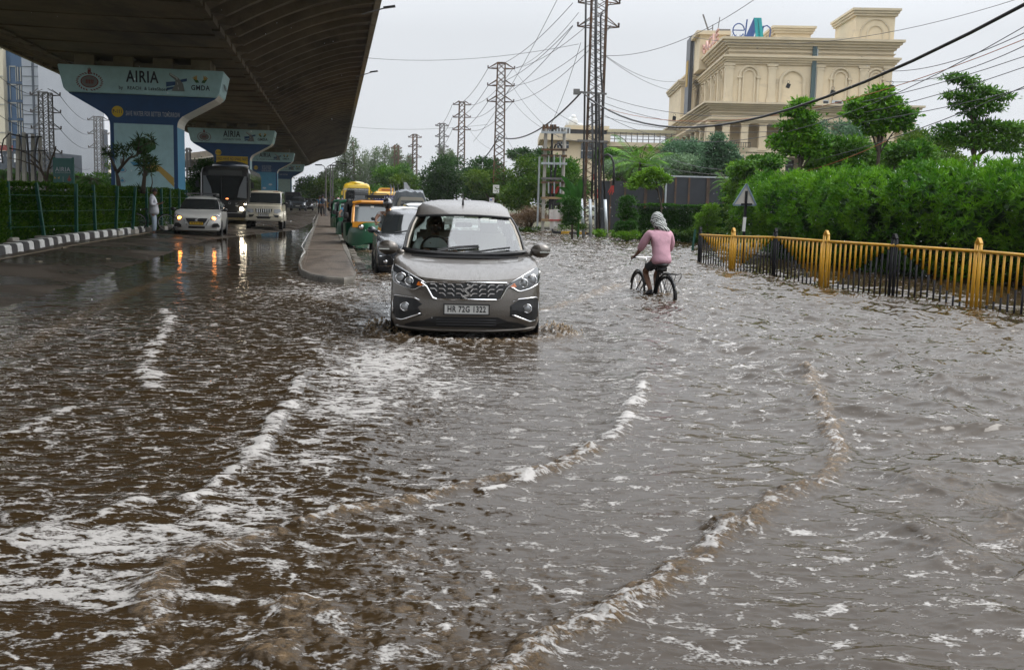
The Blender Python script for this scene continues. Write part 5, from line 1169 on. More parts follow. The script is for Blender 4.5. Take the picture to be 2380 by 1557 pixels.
b.add(V_, [(j * nx_ + i, j * nx_ + i + 1, (j + 1) * nx_ + i + 1, (j + 1) * nx_ + i) for j in range(ny_ - 1) for i in range(nx_ - 1)])
n0 = len(b.v); b.add([V_[i] for i in range(nx_)] + [(V_[i][0], 1.0, .9) for i in range(nx_)], [(i, i + 1, nx_ + i + 1, nx_ + i) for i in range(nx_ - 1)]); b.build("tarpaulin", mat("tarpaulin", (.10, .115, .13), .35, noise=.4, nscale=2), t)
b = MB(); b.box((0, 2.5, .8), (1.8, 3.2, .2)); b.build("load_bed", BLACKP, t)
for sg in (-1, 1):
    for y in (.6, 3.3): wheel(t, sg * .72, y, .36, .2, sg)
# orange and dark goods vehicles far down the road
for (x, y, Y, c, lb, W, H) in ((772, 487, 150, (.6, .28, .02), "small orange van far beyond the lamp posts", 1.7, 2.0), (680, 496, 124, (.02, .02, .022), "dark open truck half hidden behind the slate off-roader", 2.0, 2.2), (757, 484, 185, (.5, .1, .06), "red and white van farthest along the road", 1.8, 1.9)):
    p = on_road(x, y, Y); t = thing("van" if 'van' in lb else "truck", lb, "van" if 'van' in lb else "truck", (p.x, p.y, p.z), rad(10)); mm_ = paint("van_%d" % x, c, 0, .4)
    b = MB(); b.prism([(-W / 2, .3), (W / 2, .3), (W / 2, H * .8), (W * .42, H), (-W * .42, H), (-W / 2, H * .8)], 'y', 0, 4); b.build("body", mm_, t, bevel=.05); b = MB(); b.box((0, -.01, H * .7), (W * .8, .03, H * .3)); b.build("windscreen", DGLASS, t); 
    b = MB(); b.box((0, -.02, H * .35), (W * .7, .04, H * .12)); b.build("grille", WHITEP if 'red' in lb else BLACKP, t)
    for sg in (-1, 1): wheel(t, sg * W * .42, .7, .3, .2, sg)
# ------------------------------------------------------------------ lattice pylons, poles, cables, lamps
KY2 = mat("rust_ochre", (.30, .20, .10), .7, noise=.4, nscale=3); RUST = mat("rusty_steel", (0.085, 0.055, 0.038), .75, .2, noise=.5, nscale=3, stain=((.16, .075, .03), 1.5, .5)); STEEL = mat("grey_steel", (0.15, .145, .14), .6, .4, noise=.3, nscale=3); INSUL = mat("insulator_brown", (.05, .025, .02), .3)
CABLE = mat("cable_black", (.012, .012, .013), .5); WIRE = mat("wire_grey", (.06, .06, .065), .6); REDT = mat("red_sleeve", (.35, .03, .02), .5); PIPE = mat("galvanised_pipe", (.42, .45, .47), .4, .5, noise=.2, nscale=4); POLEC = mat("concrete_pole", (.36, .34, .3), .8, noise=.2, nscale=3, bump=.3, bscale=20)
def pylon(label, loc, H, wb, wt, arms, m=STEEL, group="lattice pylons", leg=.07, rz=.0, panels=None, brace=.035):
    t = thing("lattice_pylon", label, "pylon", loc, rz, group); wd = lambda z: wb + (wt - wb) * min(1, z / H)
    lb = MB(); n = panels or int(H / (wb * 1.15)); lb.mat(m)
    for sx in (-1, 1):
        for sy in (-1, 1): lb.bar((sx * wd(0) / 2, sy * wd(0) / 2, -.6), (sx * wt / 2, sy * wt / 2, H), leg)
    for k in range(n):
        z0, z1 = H * k / n, H * (k + 1) / n; a, b = wd(z0) / 2, wd(z1) / 2
        for (p, q) in (((-1, -1), (1, -1)), ((1, -1), (1, 1)), ((1, 1), (-1, 1)), ((-1, 1), (-1, -1))):
            lb.bar((p[0] * a, p[1] * a, z0), (q[0] * b, q[1] * b, z1), brace); lb.bar((q[0] * a, q[1] * a, z0), (p[0] * b, p[1] * b, z1), brace)
    lb.bar((-wt / 2, -wt / 2, H), (wt / 2, -wt / 2, H), leg); lb.bar((-wt / 2, wt / 2, H), (wt / 2, wt / 2, H), leg); lb.build("lattice", None, t)
    for z, hw in arms:
        for s in (-1, 1):
            c = MB(); b = wd(z) / 2
            for sy in (-1, 1): c.bar((s * b, sy * b, z), (s * hw, 0, z), brace * 1.5); c.bar((s * b, sy * b, z + .42), (s * hw, 0, z), brace * 1.3)
            co = c.build("crossarm", m, t); i = MB(); i.cyl((s * hw, 0, z), (s * hw, 0, z + .22), .05, .03, 8); i.ell((s * hw, 0, z + .16), (.07, .07, .04), 8, 5); i.build("insulator", INSUL, co, smooth=True)
    return t
def pyl(label, xb, xt, ytop, Y, wpx, arms_y, armpx, gnd=.1, **k):
    """pylon measured in the photograph: base x, top x, top y at depth Y, body width and arm half-width in its pixels"""
    s = Y / F_PX; b = D(xb, 500, Y); top = D(xt, ytop, Y); H = top.z - gnd
    arms = [(D(xt, a, Y).z - gnd, armpx * s) for a in arms_y]
    return pylon(label, (b.x, Y, gnd), H, wpx[0] * s, wpx[1] * s, arms, **k)
pyl("tall rusty lattice pylon strapped with black cables and pipes in the flood", 1375, 1378, -60, 51, (34, 34), (63, 8, -45), 46, m=RUST, gnd=-.1, leg=.075, brace=.028, panels=30)
pyl("second lattice pylon from the cable strapped one, rusty with three pairs of arms", 1157, 1163, 147, 79, (27, 17), (160, 200, 237), 30, m=RUST, panels=24)
pyl("third lattice pylon, thinner, above the dense green trees", 1069, 1071, 238, 118, (19, 12), (244, 273, 302), 20, m=RUST, panels=20, leg=.09, brace=.05)
pyl("fourth lattice pylon rising behind the bushy trees", 1024, 1028, 288, 160, (14, 10), (293, 318, 342), 15, panels=16, leg=.12, brace=.07)
pyl("lattice pylon nearest the traffic queue among eucalyptus trees", 962, 967, 313, 150, (12, 9), (320, 342, 366), 15, panels=18, leg=.11, brace=.06, m=RUST)
pyl("vine covered short pylon among the eucalyptus trees", 920, 922, 338, 175, (11, 9), (345, 368, 390), 12, panels=16, leg=.12, brace=.07, m=RUST)
pyl("tall lattice pylon in front of the office towers at the far left", 114, 105, 216, 70, (24, 22), (222, 262, 300, 356), 34, m=STEEL, leg=.08, brace=.032, panels=18)
pyl("slim lattice pylon alone in the sky between the signboard and the mural", 234, 232, 272, 110, (18, 14), (280, 312, 344), 24, m=STEEL, leg=.08, brace=.035, panels=16)
pyl("distant pylon seen between the first and second piers", 440, 440, 345, 150, (8, 7), (352, 375, 398), 8, m=STEEL, leg=.1, brace=.06, panels=20)

def cable(label, a, b, sag, r, m=WIRE, name="overhead_wire", group="overhead wires", n=18, cat="wire"):
    a, b = Vector(a), Vector(b); mb = MB()
    mb.tube([a.lerp(b, i / n) + Vector((0, 0, -4 * sag * (i / n) * (1 - i / n))) for i in range(n + 1)], r, 5)
    return tag(mb.build(name, m, None, smooth=True), label, cat, group)
def W(label, x0, y0, Y0, x1, y1, Y1, sag=.5, r=.014, m=WIRE, **k): return cable(label, D(x0, y0, Y0), D(x1, y1, Y1), sag, r, m, **k)
# thick messenger cable: high over the camera side to the tall pylon, then down to the second pylon
W("thickest black cable sweeping from the pylon up to the top right", 1352, 214, 50.5, 2420, -10, 17, 1.9, .035, CABLE, name="thick_cable", group=None, cat="cable")
W("thick black cable sagging from the tall pylon down to the second pylon", 1352, 214, 50.5, 1160, 318, 78.5, .9, .045, CABLE, name="thick_cable", group=None, cat="cable")
W("black cable sagging below the second pylon towards the trees", 1160, 316, 78.5, 1070, 360, 117, 1.6, .05, CABLE, name="thick_cable", group=None, cat="cable")
for i, (y2, y1, s_) in enumerate(((160, 8, 1.2), (200, 60, 1.2), (237, 62, 1.4))):
    W(f"thin wire from the tall pylon to the {('top','middle','lowest')[i]} left arm of the second pylon", 1331, y1, 51, 1134, y2, 79, s_ * .5, .016)
    W(f"thin wire from the tall pylon to the {('top','middle','lowest')[i]} right arm of the second pylon", 1420, y1, 51, 1193, y2, 79, s_ * .5, .016)
    W(f"wire between the {('top','middle','lowest')[i]} arms of the second and third pylons", 1134, y2, 79, 1051, (244, 273, 302)[i], 118, .8, .02)
    W(f"wire between the {('top','middle','lowest')[i]} right arms of the second and third pylons", 1192, y2, 79, 1090, (244, 273, 302)[i], 118, .8, .02)
    W(f"wire between the {('top','middle','lowest')[i]} arms of the third and fourth pylons", 1051, (244, 273, 302)[i], 118, 1014, (293, 318, 342)[i], 160, .8, .026)
wires = [("faint wire from the deck edge to the tall pylon high in the sky", 850, 135, 60, 1345, 103, 51, .4), ("faint wire level with the pylon arms left of the second pylon", 815, 295, 90, 1133, 290, 79, .3), ("wire slanting up from the deck edge past the top of the picture", 1100, 330, 79, 1300, -10, 45, .5),
 ("wire from the tall pylon rising right over the sign letters", 1405, 130, 51, 1760, -5, 40, .6), ("wire rising from the tall pylon across to the roof tower", 1600, 85, 60, 2385, -8, 40, 1.0), ("wire drooping right from the tall pylon across the pale sky", 1405, 128, 51, 1570, 190, 70, .4),
 ("steeper wire drooping right from the tall pylon", 1405, 130, 51, 1570, 212, 70, .3), ("wire crossing low sky between the tall pylon and the mall corner", 1410, 226, 51, 2385, 130, 30, 1.3), ("second wire crossing in front of the mall facade", 1405, 240, 51, 2385, 155, 30, 1.4), ("third wire crossing in front of the mall facade", 1405, 268, 51, 2385, 60, 26, 2.0),
 ("wire over the arcade cornice of the mall", 1405, 272, 51, 2385, 205, 30, 1.0), ("lowest wire passing over the flat topped trees", 1560, 370, 60, 2385, 200, 24, 1.2), ("wire crossing the upper right sky to the mall edge", 2050, 165, 40, 2385, 75, 26, .3), ("upper wire of the bundle at the right edge", 2060, 190, 40, 2385, 105, 26, .3),
 ("reddish wire crossing the facade", 1405, 252, 51, 2385, 90, 28, 1.3), ("wire tangled between second pylon and transformer frame", 1195, 240, 79, 1345, 330, 52, .5), ("wire crossing the sky from second pylon down to transformer frame", 1195, 162, 79, 1345, 290, 52, .5), ("another wire crossing behind the transformer frame", 1192, 202, 79, 1300, 320, 53, .3),
 ("sagging dark wire looping left of the tall pylon", 1350, 100, 51, 1170, 300, 78, 3.5), ("wire fan from the second pylon to the top of the tall one", 1193, 160, 79, 1345, 30, 51, .5), ("yellowed rope wire over the mid trees", 1420, 362, 51, 1830, 400, 60, .5), ("orange rope wire in front of the conical tree", 1780, 415, 38, 2060, 328, 34, .2),
 ("wire from third pylon to trees", 1090, 300, 118, 1150, 350, 90, .4), ("low grey wire loop behind the second pylon", 1075, 390, 118, 1160, 380, 90, 1.2)]
for (lb, x0, y0, Y0, x1, y1, Y1, sg) in wires: W(lb, x0, y0, Y0, x1, y1, Y1, sg, .011 if "faint" in lb else .0125, mat("wire_orange", (.3, .09, .03), .6) if ("orange" in lb or "red" in lb) else WIRE)
for i, (ya, yb) in enumerate(((222, 280), (262, 312), (300, 344), (356, 392))):
    nm = ('top', 'second', 'third', 'lowest')[i]
    W(f"{nm} wire between the tall pylon by the office towers and the slim pylon", 139, ya, 70, 210, yb, 110, .5, .018); W(f"{nm} wire running right from the slim pylon behind the nearest pier", 256, yb if i < 3 else 380, 110, 330, yb + 45 + i * 2, 140, .5, .022)
    W(f"{nm} wire crossing the office towers to the left edge", 80, ya, 70, -30, ya - 70 + i * 8, 55, .3, .016)
for i, (x, y0, sz) in enumerate(((1832, 196, 10), (1935, 212, 12), (2071, 200, 14), (1567, 272, 9))):
    t = thing("hanging_box", ("black box hung right under the thick cable", "black box on a wire loop between mall windows", "black box hanging beside the mall's right edge", "small black box hanging at the mall's left corner")[i], "box", D(x, y0 + sz * .4, 38), group="black boxes hanging from the wires")
    b = MB(); s = sz * 38 / F_PX; b.box((0, 0, 0), (s * .85, .08, s), M=Matrix.Rotation((.35, .2, 0, .1)[i], 3, 'Y')); b.build("casing", CABLE, t, bevel=.01); h = MB(); h.ring((0, 0, s * .85), s * .3, .008, 'y', 14, 4); h.build("hanger", WIRE, t)
# pipes, bundled cables, red ends on the tall pylon
base = D(1376, 550, 51)
pk = 51 / F_PX
def PX(x, y): return D(x, y, 50.2)
for i, ((xa, ya), (xb, yb)) in enumerate((((1351, 462), (1358, 552)), ((1372, 463), (1373, 552)), ((1384, 465), (1385, 550)), ((1406, 464), (1411, 553)))):
    b = MB(); b.tube([PX(xb, yb) - Vector((0, 0, .2)), PX(xa, ya)], .085 if i != 2 else .06, 10); tag(b.build("pipe", PIPE, None, smooth=True), ("leftmost leaning grey pipe at the foot of the tall pylon", "second grey pipe at the foot of the tall pylon", "thin grey pipe at the foot of the tall pylon", "rightmost leaning grey pipe at the foot of the tall pylon")[i], "pipe", "pipes at the pylon foot")
for i, pts in enumerate((((1353, 470), (1356, 400), (1358, 300), (1359, 214), (1361, 60), (1362, -40)), ((1386, 550), (1384, 400), (1386, 300), (1384, 100), (1386, -40)), ((1394, 550), (1392, 420), (1393, 300), (1392, 220)), ((1406, 470), (1402, 380), (1401, 230), (1396, 160), (1396, 40), (1400, 30)), ((1375, 470), (1378, 380), (1376, 240)))):
    b = MB(); b.tube([PX(x, y) for x, y in pts], (.05, .075, .06, .045, .055)[i], 7); tag(b.build("cable_run", CABLE, None, smooth=True), ("black cable run up the left leg of the tall pylon", "thickest cable run up the middle of the tall pylon", "cable run up the middle right of the tall pylon", "cable run up the right leg of the tall pylon", "short cable run in the tall pylon")[i], "cable", "cable runs on the tall pylon")
b = MB(); arc = [(1400, 372), (1404, 362), (1412, 359), (1420, 364), (1426, 378), (1427, 400), (1426, 430)]
b.tube([PX(x, y) for x, y in arc], .055, 7); tag(b.build("cable_loop", CABLE, None, smooth=True), "black cable arching out right of the tall pylon and hanging down", "cable")
for i, (x, y, n) in enumerate(((1424, 432, 5), (1390, 440, 5), (1385, 402, 5))):
    b = MB()
    for k in range(n): b.tube([PX(x + (k - 2) * 1, y), PX(x + (k - 2.5) * 3.2 - 3, y + 16 + k % 2 * 5)], .022, 5)
    tag(b.build("red_sleeves", REDT, None), ("red cable ends under the hanging cable loop", "lower bunch of red cable ends on the tall pylon", "upper bunch of red cable ends on the tall pylon")[i], "cable")
cl = MB(); cl.bar(PX(1338, 214), PX(1410, 219), .09); cl.bar(PX(1342, 327), PX(1412, 330), .1); cl.bar(PX(1345, 483), PX(1410, 486), .08); cl.box(PX(1340, 214), (.3, .3, .25)); tag(cl.build("cable_clamp", STEEL, None), "steel clamp bars across the tall pylon", "clamp")
# transformer frame: two concrete poles with steel crossbars
t = thing("transformer_frame", "two pole frame with rusty crossbars and black cables left of the tall pylon", "pole frame", D(1285, 530, 53)); o_ = t.location.copy()
def Q(x, y, Y=53): return D(x, y, Y) - o_
for (xa, ya, xb, yb) in ((1269, 300, 1261, 529), (1312, 302, 1305, 529)): b = MB(); b.tube([Q(xb, yb + 8), Q(xa, ya)], .085, 8); b.build("pole", POLEC, t)
for (xa, ya, xb, yb) in ((1254, 365, 1249, 527),): b = MB(); b.tube([Q(xb, yb), Q(xa, ya)], .05, 6); b.build("conduit", PIPE, t)
for k, y in enumerate((308, 348, 362, 380, 415, 424, 460, 511)):
    b = MB(); b.bar(Q(1258, y, 52.85), Q(1318, y + 1, 52.85), .11); b.build("crossbar", (PIPE, RUST, RUST, PIPE, STEEL, RUST, KY2, KY2)[k], t)
for x in (1275, 1288, 1302):
    b = MB()
    for (y0, y1) in ((362, 390), (424, 450)): b.cyl(Q(x, y0, 52.8), Q(x, y1, 52.8), .035, n=6)
    b.build("insulator", PIPE, t)
b = MB(); b.tube([Q(1277, 515), Q(1281, 400), Q(1284, 290)], .06, 7); b.tube([Q(1286, 470), Q(1290, 400), Q(1293, 380)], .06, 7); b.tube([Q(1288, 345), Q(1292, 336), Q(1300, 334), Q(1307, 345)], .05, 6); b.build("cable_bundle", CABLE, t)
b = MB()
for k in range(6): b.tube([Q(1276 + k * 2.5, 432 + k % 3 * 3), Q(1279 + k * 2.3, 450)], .03, 5)
for k in range(3): b.tube([Q(1293 - k * 2, 450), Q(1300 - k * 2, 434)], .03, 5)
b.build("red_sleeves", REDT, t); b = MB(); b.bar(Q(1262, 297), Q(1300, 297), .1); 
for x in (1264, 1272, 1281, 1290): b.cyl(Q(x, 302), Q(x, 290), .07, n=7)
b.build("top_fittings", RUST, t)
b = MB(); p0, p1 = P(1283, 549, 0), None
bw = D(1285, 510, 47.5)
t = thing("banner", "pale faded two panel banner standing in front of the pole frame", "banner", D(1291, 532, 50.5)); b = MB()
for k, (y0, y1) in enumerate(((487, 511), (513, 532))):
    nx_ = 8; V_ = []
    for y in (y0, y1):
        for i in range(nx_): q = D(1277 + 26 * i / (nx_ - 1) + (k * 2 - 1) * .5, y, 50.5 + .05 * math.sin(i * 1.3 + k)); V_.append(q - t.location)
    b.add(V_, [(i, i + nx_, i + nx_ + 1, i + 1) for i in range(nx_ - 1)])
b.build("banner_sheet", mat("banner_faded", (.58, .55, .52), .6, noise=.12, nscale=2.5, stain=((.45, .30, .30), 2.2, .52)), t); b = MB(); b.bar(D(1277, 512, 50.48) - t.location, D(1304, 512, 50.48) - t.location, .07); b.build("batten", REDT, t)
bk = MB(); q = P(1284, 544, 0); t = thing("round_sign", "back of a round black sign on a thin black post standing in the water", "road sign", q); b = MB(); b.tube([(0, 0, -.3), D(1285, 470, q.y) - q], .045, 6); b.build("post", CABLE, t); b = MB(); c_ = D(1290, 466, q.y) - q; b.cyl(c_, c_ + Vector((0, .03, 0)), .30, n=20); b.build("sign_disc", BLACKP, t)
t = thing("notice_board", "white paper notice wired to the second pylon", "notice", D(1153, 440, 76)); b = MB(); b.box((0, 0, 0), (.46, .03, .62)); b.build("sheet", PLW, t)
for z in (.18, .05, -.1): b = MB(); b.box((0, -.02, z), (.32, .01, .02)); b.build("writing", PGREY, t)
t = thing("poster", "red and blue printed poster on the foot of the second pylon", "poster", D(1143, 468, 74)); b = MB(); b.box((0, 0, 0), (.35, .03, .5)); b.build("sheet", PLW, t); b = MB(); b.box((-.05, -.02, .1), (.14, .01, .1)); b.build("print", mat("print_blue", (.02, .1, .4), .5), t); b = MB(); b.box((.08, -.02, .14), (.1, .01, .08)); b.build("print", REDT, t)

# lamp posts on the median and along the road
def lamp(label, x, yb, Y, ytop, side=1, arm=1.2, double=False, group="street lamps"):
    b0 = D(x, yb, Y); b0.z = .15; tp = D(x, ytop, Y); H = tp.z - .15; t = thing("street_lamp", label, "street lamp", b0, rad(10), group)
    m = MB(); m.tube([(0, 0, 0), (0, 0, H * .6), (0, 0, H)], [.085, .065, .05], 8); m.box((0, 0, .04), (.3, .3, .08)); m.build("post", STEEL, t)
    for s in ((-1, 1) if double else (side,)):
        a = MB(); a.tube([(0, 0, H - .1), (s * arm * .5, 0, H + .18), (s * arm, 0, H + .25)], .03, 6); ao = a.build("arm", STEEL, t); h = MB(); h.box((s * (arm + .28), 0, H + .27), (.6, .2, .09)); h.build("lamp_head", BLACKP, ao, bevel=.02)
    return t
lamp("nearest street lamp post on the median by the walking person", 757, 497, 84, 392, -1, .3, True); lamp("second street lamp post on the median", 768, 492, 100, 383, 1, .5); lamp("third street lamp post on the median", 773, 490, 108, 386, 1, .9)
for i, (x, Y, yt) in enumerate(((713, 170, 425), (722, 190, 428), (731, 215, 430), (741, 240, 432))): lamp(f"{('first', 'second', 'third', 'fourth')[i]} slender lamp post far down the left carriageway", x, 480, Y, yt, -1, 1)
# lamps on the deck parapet
for i, (x, y, xe, Y) in enumerate(((866, 24, 905, 40), (845, 172, 869, 60))):
    t = thing("deck_lamp", ("upper lamp arm reaching out from the deck parapet", "lower lamp arm reaching out from the deck parapet")[i], "street lamp", D(x - 6, y + 4, Y)); b = MB(); e = D(xe, y - 7 + i * 2, Y) - t.location; b.tube([(-.3, 0, -.1), e * .6, e], .025, 6); b.build("arm", STEEL, t); h = MB(); h.box(e, (.45, .16, .07), M=Matrix.Rotation(-.15, 3, 'Y')); h.build("lamp_head", BLACKP, t)
t = lamp("double armed street lamp seen between the first two piers", 382 + 84, 470, 120, 385, 1, 2.2, True)

# ------------------------------------------------------------------ yellow and black railing standing in the flood
RY = mat("rail_yellow", (0.50, 0.26, 0.010), .45, noise=.15, nscale=3, stain=((.25, .12, .02), 5, .66)); RB = mat("rail_black", (.006, .006, .008), .6, spec=.2)
POSTS = [(1624, 614, 545.6, 'b'), (1700, 631, 550, 'y'), (1797, 645, 552, 'b'), (1913, 672, 561, 'y'), (2070, 692, 571, 'b'), (2262, 721, 584, 'y'), (2480, 757, 603, 'b'), (2760, 800, 622, 'y')]
pos = []
for (x, yb, yt, c) in POSTS:
    g = P(x, yb); top = D(x, yt, g.y); pos.append((g, top.z, c))
def railing(i):
    (a, za, ca), (b, zb, cb) = pos[i], pos[i + 1]
    t = thing("railing", ("railing panel at the far end beside the warning sign", "second railing panel from the far end", "third railing panel from the far end", "middle railing panel with the deepest black valley", "fifth railing panel in front of the dense hedge", "railing panel running out of the picture", "nearest railing panel outside the view")[i], "railing", (a.x, a.y, 0), 0, "yellow and black railing panels")
    o = Vector((a.x, a.y, 0)); d = (b - a); u = d.normalized(); r = MB(); r.tube([Vector((0, 0, za)), Vector((d.x, d.y, zb))], .028, 8); r.build("top_rail", RY, t, smooth=True)
    lo_ = MB(); lo_.tube([Vector((0, 0, -.06)), Vector((d.x, d.y, -.06))], .02, 6); lo_.build("bottom_rail", RB, t)
    n = 13
    for k in range(1, n):
        f = k / n; p = Vector((d.x * f, d.y * f, 0)); zt = za + (zb - za) * f
        q = f if cb == 'y' else 1 - f; zs = max(.0, zt * (1 - q * 1.04)); bar = MB(); lean = Vector((-.03, .0, 0))
        bar.mat(RY); bar.tube([p + Vector((0, 0, zs)) , p + Vector((0, 0, zt - .02))], .019, 6)
        if zs > .02: bar.mat(RB); bar.tube([p + lean * 0 + Vector((0, 0, -.25)), p + Vector((0, 0, zs))], .0175, 6)
        else: bar.tube([p + Vector((0, 0, -.25)), p + Vector((0, 0, 0))], .019, 6)
        bar.build("baluster", None, t, smooth=True)
    # the post at the near side of this panel's start
    m = RB if ca == 'b' else RY; w_ = .058
    for s in (-1, 1): pb_ = MB(); pb_.tube([u * s * w_ + Vector((0, 0, -.3)), u * s * w_ + Vector((0, 0, za + .12))], .030, 6); pb_.build("post", m, t, smooth=True)
    c = MB(); pts = [u * -w_ + Vector((0, 0, za + .1)), u * -w_ + Vector((0, 0, za + .13)), Vector((0, 0, za + .215)), u * w_ + Vector((0, 0, za + .13)), u * w_ + Vector((0, 0, za + .1))]
    n3 = Vector((-u.y, u.x, 0)) * .03
    for p, q in zip(pts, pts[1:]): c.bar(p, q, .03, .06)
    c.build("post_cap", m, t)
for i in range(len(pos) - 1): railing(i)
# triangular warning sign from behind
q = P(1727, 600, 0); q = D(1728, 545, 29.5); q.z = 0
t = thing("warning_sign", "grey back of a triangular warning sign on a black and white post", "road sign", q); k = 29.5 / F_PX
tc_ = [D(x, y, 29.5) - q for x, y in ((1735, 428), (1704, 477), (1757, 477))]
b = MB(); b.add([v + Vector((0, dy, 0)) for dy in (0, .012) for v in tc_], [(0, 1, 2), (5, 4, 3), (0, 3, 4, 1), (1, 4, 5, 2), (2, 5, 3, 0)]); so_ = b.build("sign_plate", mat("sign_back", (.42, .40, .36), .5, .1, noise=.15, nscale=4), t)
b = MB(); 
for a, c in zip(tc_, tc_[1:] + tc_[:1]): b.bar(a + Vector((0, -.01, 0)), c + Vector((0, -.01, 0)), .045)
b.build("sign_rim", mat("sign_rim", (.16, .21, .26), .4, .4), so_)
b = MB(); P0, P1 = D(1726, 590, 29.5) - q, D(1735, 444, 29.5) - q; P0.z = -.3; b.mat(RB).tube([P0, P0.lerp(P1, .25)], .05, 4); b.tube([P0.lerp(P1, .25) , P1], .05, 4); b.bar(D(1723, 475, 29.45) - q, D(1748, 475, 29.45) - q, .05); b.build("post", None, t)
b = MB(); b.tube([D(1728, 538, 29.43) - q, D(1731, 505, 29.43) - q], .055, 4); b.build("white_band", PLW, t)
# leaning green stake at the far end of the railing
t = thing("stake", "leaning dark green stake on a foot at the far end of the railing", "stake", P(1608, 585)); b = MB(); b.tube([(0, 0, -.2), D(1616, 533, P(1608, 585).y) - t.location], .045, 5); b.build("rod", mat("stake_green", (.01, .07, .05), .5), t); b = MB(); b.box((-.15, 0, .02), (.5, .25, .05)); b.build("foot", BLACKP, t)

# ------------------------------------------------------------------ left fence, signboard, poles
FG = mat("fence_green", (.010, .085, .06), .5, noise=.25, nscale=3)
fx = [14, 96, 170, 215, 262, 301, 337, 371, 391, 413, 431]
FENCE = [D(x, 430, Y) for x, Y in ((-120, 20), (14, 28.3), (96, 30), (170, 31.5), (215, 33.5), (262, 35.5), (301, 37.5), (337, 40), (371, 42.5), (391, 45), (413, 48), (431, 51))]
for i, p in enumerate(FENCE):
    p = Vector((p.x, p.y, 0)); FENCE[i] = p
    lean = (0, 0, .12, -.02, .02, -.06, -.09, .01, 0, 0, 0, 0)[i]; t = thing("fence_post", ("green fence post outside the left edge", "green fence post nearest the left edge", "leaning green fence post left of the signboard", "green fence post under the signboard", "green fence post right of the signboard", "fifth green fence post", "green fence post leaning left before the mural", "green fence post beside the standing man", "green fence post just right of the standing man", "green fence post left of the white taxi", "green fence post behind the white taxi mirror", "farthest green fence post at the end of the hedge")[i], "fence post", (p.x + .1, p.y - .15, .1), 0, "green fence posts")
    b = MB(); b.add([], []); M_ = Matrix.Rotation(lean * -1, 3, 'Y'); b.box(M_ @ Vector((0, 0, .85)), (.085, .02, 1.75), M=M_); b.box(M_ @ Vector((.04, .035, .85)), (.015, .08, 1.75), M=M_); b.build("post", FG, t, bevel=.006)
    f = MB(); f.box((0, .0, .08), (.4, .4, .2)); f.build("footing", POLEC, t, bevel=.02)
for z, lb in ((.55, "lowest wire strand of the green fence"), (1.0, "middle wire strand of the green fence"), (1.45, "upper wire strand of the green fence")):
    b = MB(); b.tube([p + Vector((.1, -.17, z)) for p in FENCE], .008, 4); tag(b.build("fence_wire", FG, None), lb, "wire", "wire strands of the green fence")
SB = mat("signboard_green", (.008, .085, .075), .45, noise=.1, nscale=2)
c = D(147, 399, 33); t = thing("signboard", "dark green roadside signboard reading AIRIA above the hedge", "signboard", (c.x, c.y, 0)); s = 33 / F_PX
tl, trr = D(122, 368, 33), D(170, 431, 33); wS, hS = (trr.x - tl.x), (tl.z - trr.z); zc = c.z
b = MB(); b.box((0, 0, zc), (wS, .05, hS)); b.build("panel", SB, t, bevel=.005)
for x in (-.45, .47): b = MB(); b.box((wS * x, .05, zc - .4), (.06, .06, 2 * hS)); b.build("post", FG, t)
text_obj("AIRIA", .20, LETT, t, FRONT(0, -.03, zc + .06), sx=.9, ext=.001, bold=.002); text_obj("by REACH & LakeShore", .05, LETT, t, FRONT(0, -.03, zc - .04), sx=.9, ext=.001)
b = MB(); b.mat(LETT); b.box((0, -.028, zc - .28), (.008, .004, .25)); b.mat(GOLD)
for sg in (-1, 1): b.flat([(-.2 + sg * .02, zc - .22), (-.2 + sg * .09, zc - .16), (-.2 + sg * .08, zc - .24)][::sg], -.029)
b.mat(MAROON); b.flat([(.2 + .06 * math.cos(rad(a)), zc - .25 + .06 * math.sin(rad(a))) for a in range(0, 360, 30)], -.029); b.flat([(.18, zc - .19), (.22, zc - .19), (.21, zc - .12), (.19, zc - .12)], -.029); b.build("emblem", None, t, recalc=False)
for i, (xa, xb, yt) in enumerate(((39, 42, 306), (60, 60, 312), (73, 76, 308), (94, 97, 312), (111, 113, 316))):
    x0 = xa * .95; b = MB(); b.tube([D(xb - 18, 470, 45), D(xa - 18, yt, 45)], [.12, .085], 4); tag(b.build("concrete_pole", POLEC, None), f"{('leftmost', 'second', 'middle', 'fourth', 'rightmost')[i]} square concrete pole of the five in a cluster", "pole", "cluster of concrete poles")
for i, pts in enumerate((((22, 310), (8, 325), (3, 350), (6, 380)), ((24, 312), (60, 320), (98, 318)), ((22, 345), (60, 352), (110, 350)), ((45, 312), (50, 350), (48, 400)), ((62, 312), (66, 360), (70, 430)), ((88, 316), (80, 360), (84, 430)))):
    b = MB(); b.tube([D(x, y, 44.7) for x, y in pts], .05 if i > 3 else .03, 6); tag(b.build("pole_cable", CABLE, None), f"{('looping', 'upper slack', 'lower slack', 'short hanging', 'thick left', 'thick right')[i]} black cable on the concrete pole cluster", "cable", "cables on the concrete poles")
